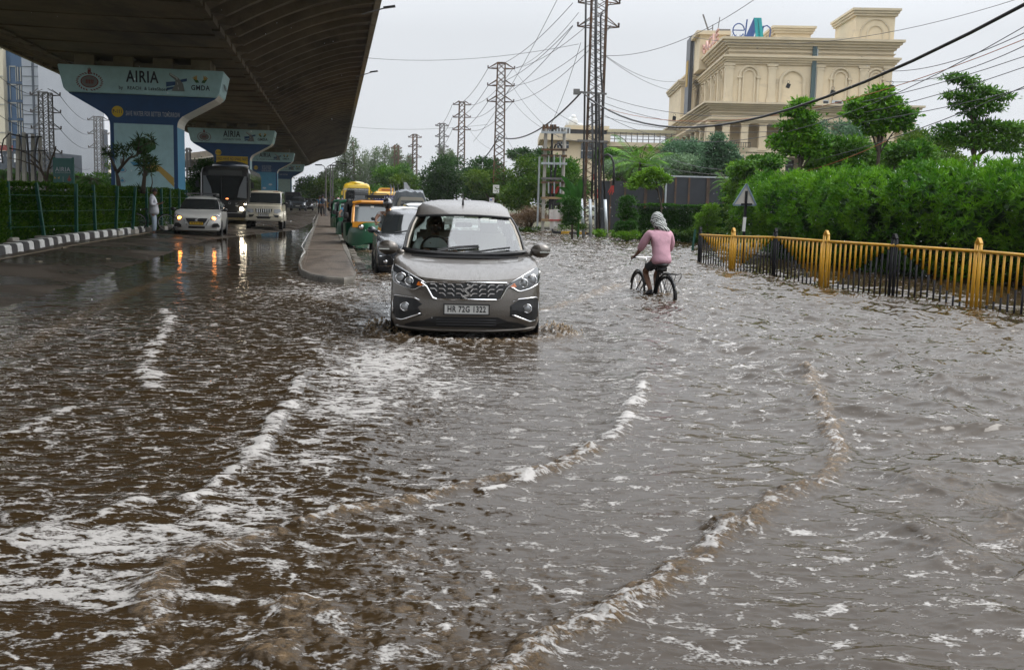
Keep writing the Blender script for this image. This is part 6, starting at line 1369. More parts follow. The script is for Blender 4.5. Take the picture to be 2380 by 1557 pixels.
# flags and far signs behind the queue
for i, (x, y0, y1, wv) in enumerate(((907, 430, 452, .3), (914, 430, 455, .25), (924, 432, 455, .2), (938, 424, 456, 1.0))):
    p = D(x, 470, 68); t = thing("flag", f"{('first', 'second', 'third', 'largest')[i]} white flag on a pole among the trees behind the minibus", "flag", (p.x, p.y, 0), 0, "white flags on poles"); b = MB(); b.tube([(0, 0, 0), D(x + 1, y0 - 4, 68) - t.location], .02, 5); b.build("pole", STEEL, t)
    a = D(x, y0, 68) - t.location; e = D(x, y1, 68) - t.location; b = MB(); V_ = []
    for j in range(6):
        for k in range(4): V_.append(a.lerp(e, j / 5) + Vector((k / 3 * wv * .5 * (1 - abs(j / 5 - .5) * 1.2), .03 * math.sin(j + k), 0)))
    b.add(V_, [(j * 4 + k, j * 4 + k + 1, (j + 1) * 4 + k + 1, (j + 1) * 4 + k) for j in range(5) for k in range(3)]); b.build("cloth", mat("flag_white", (.55, .57, .6), .7), t)
for i, (x, y, w_, h_, c_) in enumerate(((955, 455, 14, 8, (.65, .32, .01)), (978, 458, 14, 10, (.03, .3, .12)), (935, 452, 8, 6, (.5, .5, .48)))):
    p = D(x, y, 90); t = thing("billboard", ("yellow orange billboard in the trees behind the tarpaulin truck", "green billboard in the trees beside the yellow one", "small pale board behind the flags")[i], "billboard", (p.x, p.y, 0)); b = MB(); b.box((0, 0, p.z), (w_ * 90 / F_PX, .1, h_ * 90 / F_PX)); b.build("panel", mat("bb%d" % i, c_, .5), t); b = MB(); b.cyl((0, 0.1, 0), (0, .1, p.z), .06); b.build("post", STEEL, t)
# ------------------------------------------------------------------ the sandstone mall
STONE = mat("mall_stone", (0.60, 0.50, 0.345), .8, noise=.12, nscale=.35, bump=.2, bscale=5, stain=((.42, .35, .25), .25, .56, (1, 1, 3))); STONE2 = mat("mall_trim", (0.53, 0.45, 0.32), .8, noise=.15, nscale=.5, stain=((.30, .26, .19), .4, .6, (1, 1, .5))); STONE3 = mat("mall_recess", (0.55, 0.455, 0.31), .85, noise=.1, nscale=.5)
SHDW = mat("dark_opening", (.03, .03, .03), .5); BGLASS = mat("building_glass", (.03, .045, .06), .08, coat=.5); NAVY = mat("sign_navy", (.03, .07, .22), .4); TEAL = mat("sign_teal", (.01, .28, .30), .4); TURQ = mat("tank_turquoise", (.05, .38, .42), .5); BSIGN = mat("sign_black", (.03, .035, .045), .4)
MY = 120.0; ms = MY / F_PX; C0 = D(1676, 488, MY)
mall = thing("mall", "tall sandstone classical mall with arches, columns and letters on its roof", "building", (C0.x, C0.y, 0), rad(-2.2), sc=.965)
def zz(y): return 1.55 + (488 - y) * ms
def uu(x): return (x - 1676) * ms
UW = uu(2056); DEP = 46.0
b = MB(); b.box((UW / 2, DEP / 2, (zz(95) + zz(240)) / 2), (UW, DEP, zz(95) - zz(240))); b.build("upper_wall", STONE, mall)
PO = 2.0; PW0, PW1 = -PO, uu(2096)
def band(name, u0, u1, v0, z0, z1, m=STONE2, v1=DEP): q = MB(); q.box(((u0 + u1) / 2, (v0 + v1) / 2, (z0 + z1) / 2), (u1 - u0, v1 - v0, z1 - z0)); return q
def cornice(name, u0, u1, v0, z, h, prj):
    q = MB(); n = 4
    for k in range(n): p = prj * (1 - k / n) ; q.box(((u0 + u1) / 2, (v0 + DEP) / 2 , z - h * (k + .5) / n), (u1 - u0 + 2 * p, DEP - v0 + 2 * p, h / n * 1.0 - .004))
    q.build(name, STONE2, mall)
cornice("roof_cornice", 0, UW, 0, zz(88), 1.15, 1.0); cornice("upper_string_course", 0, UW, 0, zz(118), .25, .22); cornice("second_cornice", 0, UW, 0, zz(128), 1.0, .75)
cornice("podium_cornice", PW0, PW1, -PO, zz(240), .9, 1.1); cornice("podium_string_course", PW0, PW1, -PO, zz(262), .3, .3); cornice("podium_base_course", PW0, PW1, -PO, zz(277), .5, .4)
b = MB(); b.box(((PW0 + PW1) / 2, (DEP - PO) / 2, (zz(248) + zz(284)) / 2), (PW1 - PW0, DEP + PO, zz(248) - zz(284))); b.build("podium_frieze", STONE, mall)
b = MB(); b.box(((PW0 + PW1) / 2 + 1.2, DEP / 2 + .4, zz(284) / 2), (PW1 - PW0 - 2.4, DEP - 1.0, zz(284))); b.build("arcade_wall", STONE3, mall)
b = MB(); b.box(((PW0 + PW1) / 2, DEP / 2 - PO / 2, zz(347)), (PW1 - PW0 - .3, DEP + PO, .5)); b.box(((PW0 + PW1) / 2 + .1, DEP / 2 - PO / 2, zz(352) - .3), (PW1 - PW0 - .6, DEP + PO - .2, .4)); b.build("arcade_floor_band", STONE2, mall)
for x in (1637, 1672, 1715, 1757, 1806, 1855, 1905, 1955, 2005, 2050, 2092):
    u = (x - 1676) * ms; q = MB(); q.box((u, -PO + .45, (zz(284) + zz(347)) / 2), (.85, .85, zz(284) - zz(347))); q.box((u, -PO + .45, zz(286)), (1.1, 1.1, .3)); q.box((u, -PO + .45, zz(345)), (1.05, 1.05, .3)); q.build("column", STONE, mall)
    q = MB(); q.box((u, -PO + .6, zz(347) / 2), (.8, .8, zz(347))); q.build("column", STONE, mall)
    if x < 2050 and x > 1640:
        q = MB(); q.box((u + 1.1, .33, zz(365) / 2 + 1.2), (1.5, .1, zz(365) - 2.6)); q.build("window", SHDW, mall)
for k in range(9):
    v = -PO + 5 + k * 4.6; q = MB(); q.box((-PO + .45, v, (zz(284) + zz(347)) / 2), (.85, .85, zz(284) - zz(347))); q.box((-PO + .45, v, zz(286)), (1.1, 1.1, .3)); q.build("column", STONE, mall)
    if k % 2 == 0: q = MB(); q.box((-.86 + .05, v + 2.3, zz(318)), (.1, 2.6, 2.6)); q.build("window", SHDW, mall)
q = MB(); q.box((.9, -PO - .3, zz(342)), (3.6, .06, .06)); q.box((.9, -PO - .3, zz(331)), (3.6, .06, .08))
for k in range(14): q.box((-.85 + k * .27, -PO - .3, zz(336.5)), (.05, .04, 1.0 * .55))
q.build("balcony_railing", BLACKP, mall)
def pilaster(u, v, side):
    q = MB(); w = 1.05; z0, z1 = zz(239), zz(144); dx, dy = (w, .36) if side == 'f' else (.36, w)
    q.box((u, v, (z0 + z1) / 2), (dx * .85, dy * (.85 if side != 'f' else 1), z1 - z0)); q.box((u, v, z1 - .25), (dx * 1.25, dy * 1.35, .3)); q.box((u, v, z1 - .62), (dx * 1.05, dy * 1.15, .2)); q.box((u, v, z0 + .35), (dx * 1.1, dy * 1.2, .7)); q.box((u, v, (z0 + z1) / 2), (dx * .55, dy * 1.12 if side == 'f' else dy * .5, (z1 - z0) * .62)); q.build("pilaster", STONE2, mall)
def arch(cu, hw, ztop, side='f', vv=0.0, dbl=True):
    q = MB(); z0 = zz(239) + .1; zs = ztop - hw
    def pt(a, z, o): return (a, vv - o, z) if side == 'f' else (vv - o, a, z)
    for (r, o, th) in ((hw, .10, .16), (hw * .62, .06, .12)) if dbl else ((hw, .10, .2), (hw * .88, .05, .1)):
        pts = [pt(cu - r, z0, o)] + [pt(cu + r * math.cos(rad(180 - a)), zs + r * math.sin(rad(a)), o) for a in range(0, 181, 12)] + [pt(cu + r, z0, o)]
        q.tube(pts, th, 4)
    if dbl:
        for s in (-1, 1): q.box(pt(cu + s * hw, zs - .2, .12), (.55, .3, .22) if side == 'f' else (.3, .55, .22))
    q.build("arch_moulding", STONE2, mall)
    p = MB(); r = hw * (.6 if dbl else .86); pl = [(cu - r, z0), (cu + r, z0)] + [(cu + r * math.cos(rad(a)), zs + r * math.sin(rad(a))) for a in range(0, 181, 15)]
    p.add([pt(a, z, .012) for a, z in pl], [tuple(range(len(pl)))]); p.build("arch_panel", STONE3 if dbl else STONE, mall)
for x in (1679, 1778, 1888, 1990, 2046): pilaster(uu(x), -.02, 'f')
for x, hw in ((1725, 1.1), (1937, 1.1), (2018, 1.0)): arch(uu(x), hw, zz(152))
arch(uu(1826), 1.42, zz(159), dbl=False)
for k in range(8):
    v = 1.2 + k * 5.6; pilaster(-.02, v, 's')
    if k < 7: arch(v + 2.8, 1.1, zz(152), 's', 0.0)
b = MB(); b.box((uu(1873), -.25, (zz(103) + zz(232)) / 2), (.5, .3, zz(103) - zz(232))); b.build("downpipe", mat("pipe_green", (.035, .07, .075), .5), mall)
b = MB(); b.box((uu(1880), -.12, (zz(103) + zz(232)) / 2), (.16, .16, zz(103) - zz(232))); b.build("downpipe", PIPE, mall)
for (x0, x1) in ((1896, 1912), (1922, 1944)):
    u = (uu(x0) + uu(x1)) / 2; w_ = uu(x1) - uu(x0); wf = MB(); wf.box((u, -.08, zz(232.5)), (w_ + .16, .16, .62)); wo2 = wf.build("window", PIPE, mall); wf = MB(); wf.box((u + .1, -.17, zz(232.5)), (w_ * .7, .06, .42)); wf.build("pane", SHDW, wo2)
rng_ = random.Random(3)
b = MB()
for (x, y, w_, h_) in ((1696, 107, 5, 1.2), (1718, 108, 2, 1), (1740, 111, 6, 2), (1758, 118, 3, 2), (1848, 110, 3, 1), (1893, 127, 5, 3), (1915, 118, 3, 1), (1905, 131, 4, 2), (1963, 131, 5, 1.5), (1986, 127, 9, 4), (1894, 147, 5, 3)):
    for _ in range(4): b.box((uu(x + rng_.uniform(-w_, w_) * .5), -.015, zz(y + rng_.uniform(-h_, h_) * .5)), (w_ * ms * .5, .03, h_ * ms * .5), M=Matrix.Rotation(rng_.uniform(-.3, .3), 3, 'Y'))
b.build("peeling_patches", mat("peeled_plaster", (.12, .11, .10), .9), mall)
# roof: block with arches, turquoise tank, tall tower
def roofblock(x0, x1, yt, yb, v, dpt, arches_):
    q = MB(); u0, u1 = uu(x0), uu(x1); q.box(((u0 + u1) / 2, v + dpt / 2, (zz(yt) + zz(yb)) / 2), (u1 - u0, dpt, zz(yt) - zz(yb))); o = q.build("roof_block", STONE, mall)
    for k, pj in ((0, .55), (1, .4), (2, .25)): q = MB(); q.box(((u0 + u1) / 2, v + dpt / 2, zz(yt) + .1 - k * .28), (u1 - u0 + 2 * pj, dpt + 2 * pj, .27)); q.build("block_cornice", STONE2, o)
    for (x, y, r) in arches_:
        for rr in (r, r * .55): q = MB(); q.tube([(uu(x) - rr, v - .04, zz(yb) + .3)] + [(uu(x) + rr * math.cos(rad(180 - a)), v - .04, zz(y) - r + rr * math.sin(rad(a))) for a in range(0, 181, 15)] + [(uu(x) + rr, v - .04, zz(yb) + .3)], .11, 4); q.build("arch_moulding", STONE2, o)
roofblock(1792, 1874, 56, 90, 2.5, 12, ((1816, 76, 1.15), (1850, 77, 1.15)))
roofblock(1966, 2056, 20, 95, .35, 9, ((2012, 38, 1.7),))
b = MB(); b.box(((uu(1876) + uu(1924)) / 2, 6, zz(84)), (uu(1924) - uu(1876), 4, zz(78) - zz(92))); b.build("roof_tank", TURQ, mall, bevel=.3)
b = MB(); b.box((uu(1940), 6, zz(89)), (3, 3, .7)); b.build("roof_plant", STEEL, mall)
for (x, y0, y1) in ((1995, 0, 16), (2001, 4, 16)): b = MB(); b.bar((uu(x), 4, zz(y1)), (uu(x - 1), 4, zz(y0)), .1); b.bar((uu(x), 4, zz(y1)), (uu(x + 3), 4, zz(y0 + 8)), .06); b.build("aerial", STEEL, mall)
# roof letters, built as free standing tubes and slabs
v = 1.2
b = MB(); r = .63; cu, cz = uu(1699), zz(67)
b.tube([(cu + 1.0 * math.cos(rad(a)) * .68, v, cz + .78 * math.sin(rad(a))) for a in range(0, 331, 15)], .075, 6); b.bar((cu - .62, v, cz + .0), (cu + .66, v, cz + .0), .12); b.build("roof_letter", NAVY, mall)
b = MB(); b.bar((uu(1714.5), v, zz(83)), (uu(1717.5), v, zz(42)), .16); b.build("roof_letter", NAVY, mall)
for (xa, xb, m_) in ((1721, 1737, NAVY), (1729, 1742, NAVY), (1745, 1737, TEAL), (1752, 1745, TEAL)):
    b = MB(); b.add([(uu(xa) - .28, v - .1 + (.03 if m_ is NAVY else 0), zz(82)), (uu(xa) + .28, v - .1, zz(82)), (uu(xb) + .28, v - .1, zz(38)), (uu(xb) - .2, v - .1, zz(38)), (uu(xa) - .28, v + .1, zz(82)), (uu(xa) + .28, v + .1, zz(82)), (uu(xb) + .28, v + .1, zz(38)), (uu(xb) - .2, v + .1, zz(38))], [(0, 1, 2, 3), (7, 6, 5, 4), (0, 4, 5, 1), (1, 5, 6, 2), (2, 6, 7, 3), (3, 7, 4, 0)]); b.build("roof_letter", m_, mall)
b = MB(); b.tube([(uu(1754), v, zz(84)), (uu(1756), v, zz(56))], .08, 6); b.tube([(uu(1755), v, zz(62)), (uu(1758), v, zz(57)), (uu(1765), v, zz(55)), (uu(1772), v, zz(60)), (uu(1773.5), v, zz(68)), (uu(1772), v, zz(86))], .085, 6); b.build("roof_letter", NAVY, mall)
b = MB(); b.bar((uu(1684), v + .3, zz(84)), (uu(1776), v + .3, zz(85)), .07)
for x in range(1686, 1776, 9): b.bar((uu(x), v + .3, zz(89)), (uu(x + (3 if x % 2 else -3)), v + .3, zz(82)), .06); b.bar((uu(x), v + 1.3, zz(89)), (uu(x), v + .2, zz(76)), .05)
b.build("letter_frame", STEEL, mall)
rr_ = MB(); sl = text_obj("MIRACLE", 1.9, mat("letter_red", (.48, .27, .22), .5), mall, Matrix.Translation((-.8, 13.5, zz(88) + .95)) @ Matrix.Rotation(rad(-90), 4, 'Z') @ Matrix.Rotation(rad(90), 4, 'X'), name="roof_lettering", sx=2.3, ext=.1, bold=.04)
# side wing, sign board and roof gear at the far left corner
b = MB(); b.box((1.8, DEP - 8, zz(200) / 2 + 2.0), (7.5, 16, zz(200) + 4.0)); b.build("side_wing", STONE, mall)
for k in range(3): b = MB(); b.box((1.8, DEP - 8, zz(200) + 4.0 + .2 - k * .3), (8.6 - k * .3, 17 - k * .3, .28)); b.build("wing_cornice", STONE2, mall)
b = MB(); b.box((.5, 20, zz(70)), (3.5, 6, 4.8)); b.build("side_attic", STONE, mall); b = MB(); b.box((.5, 20, zz(70) + 2.4), (4.6, 7, .5)); b.build("side_attic_cornice", STONE2, mall)
b = MB(); b.box((-1.6, 24.5, zz(100) - .9), (.5, 4.2, 10.5)); so2 = b.build("sign_board", BSIGN, mall); b = MB(); b.box((-1.9, 24.5, zz(112)), (.12, 1.6, 3.6)); b.ell((-1.92, 24.5, zz(108)), (.1, 1.1, .9), 8, 6); b.build("sign_emblem", GOLD, so2)
b = MB(); b.bar((.5, 18, zz(35)), (.5, 18, zz(-2)), .12); b.bar((-.1, 18, zz(12)), (-.9, 18, zz(-28)), .18); b.bar((1.2, 18, zz(14)), (1.4, 18, zz(-22)), .1); b.bar((.5, 18, zz(6)), (-.2, 18, zz(14)), .1); b.box((2.0, 18, zz(26)), (1.6, 1.5, 1.5)); b.build("aerial", STEEL, mall)

# long low pale hall to the left of the mall
LY = 135.0; ls = LY / F_PX
def lu(x): return (x - 1262) * ls
def lz(y): return 1.55 + (480 - y) * ls
c = D(1262, 480, LY); hall = thing("hall", "long low beige hall with a glazed roof walkway left of the mall", "building", (c.x, c.y, 0))
for nm, x0, x1, y0, y1, d0, d1, m in (("wall", 1262, 1404, 330, 478, 0, 12, STONE), ("wall", 1404, 1560, 342, 478, .6, 12, STONE), ("parapet_band", 1250, 1410, 318, 333, -1.0, 13, STONE2), ("parapet_band", 1404, 1560, 333, 343, -.3, 12, STONE2), ("upper_storey", 1318, 1404, 305, 319, 1.2, 9, BSIGN), ("terrace_screen", 1256, 1320, 303, 319, .4, 8, mat("terrace_net", (.12, .12, .12), .7)), ("upper_roof", 1308, 1409, 297, 306, .6, 10, STONE2), ("walkway_roof", 1405, 1560, 304, 311, 0, 5, mat("polycarbonate", (.42, .38, .25), .4)), ("window", 1290, 1317, 335, 350, -.12, .5, BGLASS), ("window", 1345, 1404, 337, 372, -.12, .5, BGLASS)):
    q = MB(); q.box(((lu(x0) + lu(x1)) / 2, (d0 + d1) / 2, (lz(y0) + lz(y1)) / 2), (lu(x1) - lu(x0), d1 - d0, lz(y0) - lz(y1))); o = q.build(nm, m, hall)
    if nm == "window":
        q = MB()
        for k in range(1, 4): xx = lu(x0) + (lu(x1) - lu(x0)) * k / 4; q.box((xx, d0 - .04, (lz(y0) + lz(y1)) / 2), (.12, .06, lz(y0) - lz(y1)))
        q.box(((lu(x0) + lu(x1)) / 2, d0 - .05, (lz(y0) + lz(y1)) / 2), (lu(x1) - lu(x0), .05, .12)); q.build("glazing_bars", WHT, o)
q = MB()
for k in range(12): q.box((lu(1408 + k * 13), 0.1, lz(323)), (.1, .1, lz(311) - lz(336)))
for y in (313, 319, 326): q.box((lu(1482), .05, lz(y)), (lu(1560) - lu(1405), .06, .08))
q.build("walkway_posts", STEEL, hall)
q = MB()
for k in range(9): q.box((lu(1262 + k * 7), -.1 + .3, lz(311)), (.16, .12, lz(304) - lz(319)))
q.box((lu(1288), .25, lz(304)), (lu(1320) - lu(1256), .1, .12)); q.build("terrace_railing", PIPE, hall)
sc_ = thing("statue", "white reclining statue on the roof of the low beige hall", "statue", D(1330, 297, LY + 4)); q = MB(); q.ell((0, 0, .7), (.75, .5, .8), 10, 7); q.ell((-.55, 0, .45), (.35, .4, .55), 8, 6); q.ell((.1, 0, 1.35), (.42, .38, .4), 8, 6); q.ell((.9, 0, .3), (.6, .4, .35), 8, 6); q.build("figure", WHT, sc_, smooth=True); sc_.scale = (1.0, 1.0, 1.0)

# dark sheet hoardings with rusty posts
HOARD = mat("dark_hoarding", (.022, .025, .032), .55, noise=.3, nscale=1.5)
for (lb, x0, x1, y0, y1, Y, wt) in (("dark sheet hoarding right behind the tall pylon", 1396, 1566, 420, 546, 56, False), ("dark sheet hoarding with a white top edge behind the clipped hedge", 1549, 1706, 411, 500, 54, True)):
    a, b_ = D(x0, y0, Y), D(x1, y0 + (x1 - x0) * .02, Y); zb = .0; t = thing("hoarding", lb, "hoarding", ((a.x + b_.x) / 2, Y, 0)); wd_ = b_.x - a.x
    q = MB(); q.box((0, 0, a.z / 2), (wd_, .06, a.z)); q.build("sheet", HOARD, t)
    for k, fx_ in enumerate((.14, .34, .62, .86)): q = MB(); q.box(((fx_ - .5) * wd_, -.06, a.z / 2), (.09 if k != 2 else .16, .06, a.z * .99)); q.build("post", RUST, t)
    if wt: q = MB(); q.box((0, -.02, a.z + .03), (wd_, .12, .08)); q.box((-wd_ / 2, -.02, a.z * .75), (.08, .1, a.z * .5)); q.build("white_edge", PIPE, t)
q = MB(); q0, q1 = D(1190, 500, 68), D(1262, 500, 60)
q.bar((q0.x, q0.y, .75), (q1.x, q1.y, .75), .3, 1.7); tag(q.build("brick_wall", mat("old_brick", (.17, .09, .06), .9, noise=.4, nscale=2, bump=.5, bscale=8), None), "weathered low brick wall beyond the water between pylon and pole frame", "wall")
r_ = MB(); p = P(1340, 541, 0); r_.ell(p + Vector((0, 0, .02)), (.75, .4, .2), 12, 7); tag(r_.build("rock", mat("rubble_stone", (.2, .18, .15), .8, noise=.3, nscale=3, bump=.6, bscale=6), None, smooth=True), "low pale boulder at the water's edge beside the banner", "rock")

# ------------------------------------------------------------------ towers at the far left
def tower(label, x0, x1, ytop, Y, dep, mm, rz=0, cat="building"):
    s = Y / F_PX; a = D(x0, 430, Y); b_ = D(x1, 430, Y); H = D((x0 + x1) / 2, ytop, Y).z; t = thing("office_tower", label, cat, ((a.x + b_.x) / 2, Y, 0)); w_ = b_.x - a.x
    q = MB(); q.box((0, dep / 2, H / 2), (w_, dep, H)); q.build("wall", mm, t); return t, w_, H, s
TCR = mat("tower_cream", (.52, .47, .36), .7, noise=.08, nscale=.3); TBL = mat("tower_blue_glass", (.018, .065, .14), .3, noise=.15, nscale=.3, coat=.3); TGR = mat("tower_panel_grey", (.24, .26, .29), .5, noise=.08, nscale=.3); TDK = mat("tower_dark", (.035, .045, .06), .5); TWI = mat("tower_mullion", (.30, .30, .28), .6)
t, w_, H, s = tower("cream concrete tower cut by the left edge of the picture", -60, 17, 80, 150, 20, TCR)
for z in range(6, int(H), 4): q = MB(); q.box((0, -.05, z), (w_, .1, .12)); q.build("floor_line", TWI, t)
t, w_, H, s = tower("blue glass office tower with pale window frames", 18, 60, 60, 151, 20, TBL)
fh = 44 * s
for k in range(9):
    zc_ = D(40, 173 + k * 22.3 * 1.9, 151).z
    if zc_ < 3: continue
    for (fx_, w1, h1, bx) in ((-.32, .10, 1.0, 0), (.02, .32, 1.05, 1), (.30, .08, 1.0, 0), (.45, .06, 1.0, 0)):
        q = MB(); h_ = 2.05 * h1
        if bx: q.box((fx_ * w_ - .45, -.1, zc_), (.09, .12, h_)); q.box((fx_ * w_ + .45, -.1, zc_), (.09, .12, h_)); q.box((fx_ * w_, -.1, zc_ + h_ / 2), (1.0, .12, .16))
        else: q.box((fx_ * w_, -.1, zc_), (.16, .15, h_))
        q.build("window_frame", TWI, t)
    q = MB(); q.box((0, -.04, zc_ - 1.5), (w_, .08, .25)); q.build("floor_line", TDK, t)
t, w_, H, s = tower("pale grey panelled office tower beside the blue glass one", 60, 97, 100, 149, 22, TGR)
for k in range(20):
    z = H - 2 - k * 1.35
    if z > 1: q = MB(); q.box((0, -.03, z), (w_ + .04, .06, .07)); q.build("panel_joint", TDK, t)
q = MB(); q.box((w_ * .18, -.06, H / 2), (.28, .12, H)); q.build("dark_seam", TDK, t)
t, w_, H, s = tower("stepped blue and grey tower behind the tall left pylon", 96, 131, 225, 165, 20, TGR)
for (y0, y1, f0, f1) in ((195, 222, 0, .66), (236, 262, .0, .86), (268, 300, .0, 1), (306, 360, 0, 1)): q = MB(); za, zb_ = D(110, y0, 165).z, D(110, y1, 165).z; q.box(((f0 + f1) / 2 * w_ - w_ / 2, -.2 + 4, (za + zb_) / 2), ((f1 - f0) * w_ + .1, 8.6, za - zb_)); q.build("glass_band", TBL, t)
t, w_, H, s = tower("dark slab tower with a vertical white scroll sign", 125, 147, 283, 160, 18, TDK)
q = MB()
for k in range(9): q.ring((-w_ * .12 + .12 * (k % 2), -.15, H - 2.2 - k * .8), .33 - .1 * (k % 3 == 1), .05, 'y', 10, 4, 40 * k, 40 * k + 250)
q.build("scroll_sign", WHT, t)
t, w_, H, s = tower("low dark shop front with large white characters behind the concrete poles", -40, 120, 352, 140, 10, TDK)
text_obj("US 21", 1.5, WHT, t, FRONT(-w_ * .5 + 52 * s, -.06, H - 1.0 + .8 * 0), sx=.9, ext=.02, bold=.05)
q = MB(); q.box((-w_ * .2, -.12, H + .4), (3, .2, .7)); q.build("maroon_fascia", MAROON, t)
for (lb, x0, x1, yt, Y, m) in (("distant white block right of the green signboard", 172, 200, 402, 230, TGR), ("distant beige block beside the slim pylon", 205, 228, 378, 260, TCR), ("far low white building left of the nearest pier", 195, 285, 408, 210, TGR), ("distant grey block with barred roof", 150, 178, 365, 240, TGR)):
    t, w_, H, s = tower(lb, x0, x1, yt, Y, 14, m)
    for r in range(2):
        for k in range(5): q = MB(); q.box(((k - 2) * w_ / 5.5, -.04, H * (.75 - r * .3)), (w_ / 9, .08, H * .12)); q.build("window", TDK, t)
# ------------------------------------------------------------------ vegetation
BARK = mat("bark", (.06, .045, .032), .9, noise=.4, nscale=4, bump=.6, bscale=15)
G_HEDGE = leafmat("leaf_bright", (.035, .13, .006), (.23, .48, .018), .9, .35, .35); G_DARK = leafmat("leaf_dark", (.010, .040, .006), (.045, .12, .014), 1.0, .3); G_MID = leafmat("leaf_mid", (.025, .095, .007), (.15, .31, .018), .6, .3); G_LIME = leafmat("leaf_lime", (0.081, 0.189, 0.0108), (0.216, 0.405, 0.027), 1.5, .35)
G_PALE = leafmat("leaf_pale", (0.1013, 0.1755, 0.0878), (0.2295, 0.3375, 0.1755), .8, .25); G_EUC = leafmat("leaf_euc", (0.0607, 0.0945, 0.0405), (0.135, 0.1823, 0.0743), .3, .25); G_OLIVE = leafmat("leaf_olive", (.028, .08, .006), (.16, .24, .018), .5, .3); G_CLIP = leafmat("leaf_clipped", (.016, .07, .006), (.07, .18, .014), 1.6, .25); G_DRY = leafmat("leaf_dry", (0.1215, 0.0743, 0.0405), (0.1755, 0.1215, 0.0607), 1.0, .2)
G_BLUE = leafmat("leaf_bluegreen", (0.054, 0.1215, 0.0607), (0.1215, 0.216, 0.108), .8, .3); G_LEFT = leafmat("leaf_lefthedge", (.022, .085, .006), (.15, .26, .018), 1.0, .35); G_DRAC = leafmat("leaf_dracaena", (0.0243, 0.054, 0.0108), (0.0607, 0.108, 0.0243), 1.0, .2)

def tree(label, Y, clumps, m, leaf=(.16, .08), n=6000, trunk=None, name="tree", cat="tree", group=None, droop=0.0, inner=.45, limbs=5, part="crown", dk=1.0, ground=.08, radialk=True, tr=.13):
    """clumps given as measured (x, y, rx, ry) of the picture at depth Y, each turned into a volume of leaves round (x, Y, z)"""
    s = Y / F_PX; cl = []
    for c in clumps:
        x, y, rx, ry = c[:4]; off = c[4] if len(c) > 4 else 0; p = D(x, y, Y + off); cl.append((p.x, p.y, p.z, rx * s, max(.25, (rx + ry) * .5 * s * dk), ry * s))
    cx = sum(c[0] for c in cl) / len(cl); base = Vector((cx, Y, ground))
    if trunk: q = D(trunk[0][0], 480, Y); base = Vector((q.x, Y, ground))
    t = thing(name, label, cat, base, 0, group)
    pts, d = clump_points(cl, n, inner); pts[:, 2] = np.maximum(pts[:, 2], ground + .02); pts += RNG.normal(size=pts.shape) * leaf[0] * np.array((.75, .75, .2)); pts[:, 2] = np.maximum(pts[:, 2], ground + .02); pts -= np.array(base)
    V_, lv = leaf_cloud(pts, leaf[0], leaf[1], droop, d if radialk else None)
    link_mesh(part, quad_mesh(part, V_, 4, m, lv), t)
    if trunk or limbs:
        b = MB(); cz = sorted(cl, key=lambda c: -c[3] * c[5])
        if trunk: pth = [D(x, y, Y) - base for x, y in trunk]; pth[0].z = -.1
        else: pth = [Vector((0, 0, -.1)), Vector((cz[0][0] - base.x, 0, cz[0][2] - base.z))]
        r0 = tr * (1 if trunk else .9); b.tube(pth, [r0 * (1 - .6 * i / max(1, len(pth) - 1)) for i in range(len(pth))], 7)
        for c in cz[:limbs]:
            e = Vector((c[0], c[1], c[2])) - base; k = min(len(pth) - 1, 1 + int(random.random() * (len(pth) - 1))); st = pth[0].lerp(pth[-1], .45 + .4 * random.random()) if len(pth) < 3 else pth[k] * 1.0
            if st.z > e.z: st = pth[max(0, k - 1)] * 1.0
            b.tube([st, st.lerp(e, .5) + Vector((random.uniform(-.1, .1), random.uniform(-.1, .1), .1)), e], [r0 * .45, r0 * .3, r0 * .12], 5)
            for _ in range(2): f = e + Vector((random.uniform(-1, 1) * c[3], random.uniform(-1, 1) * c[4], random.uniform(0, 1) * c[5])) * .8; b.tube([st.lerp(e, .6), f], [r0 * .18, r0 * .06], 4)
        b.build("trunk", BARK, t, smooth=True)
    return t
def blobs(x0, x1, y0, y1, n, rx, ry, seed=0, dd=0.0):
    r = random.Random(seed); return [(r.uniform(x0, x1), r.uniform(y0, y1), rx * r.uniform(.6, 1.3), ry * r.uniform(.6, 1.3), r.uniform(-dd, dd)) for _ in range(n)]

def rosettes(centres, dirs, m, k=9, L_=.14, W_=.028, name="foliage", parent=None, spread=.75):
    n = len(centres); R_ = np.repeat(centres, k, 0); dd = np.repeat(dirs, k, 0) + RNG.normal(size=(n * k, 3)) * spread; dd /= np.linalg.norm(dd, axis=1)[:, None]
    up = RNG.normal(size=(n * k, 3)); s_ = np.cross(dd, up); s_ /= np.linalg.norm(s_, axis=1)[:, None] + 1e-9
    l = (L_ * RNG.uniform(.7, 1.3, n * k))[:, None]; w_ = (W_ * RNG.uniform(.8, 1.2, n * k))[:, None]
    V_ = np.empty((n * k, 4, 3)); V_[:, 0] = R_; V_[:, 1] = R_ + dd * l * .45 + s_ * w_ * .5; V_[:, 2] = R_ + dd * l; V_[:, 3] = R_ + dd * l * .45 - s_ * w_ * .5
    lv = np.repeat(RNG.uniform(-.4, .4, n), k) + RNG.uniform(-.15, .15, n * k)
    return link_mesh(name, quad_mesh(name, V_.reshape(-1, 3), 4, m, lv), parent)

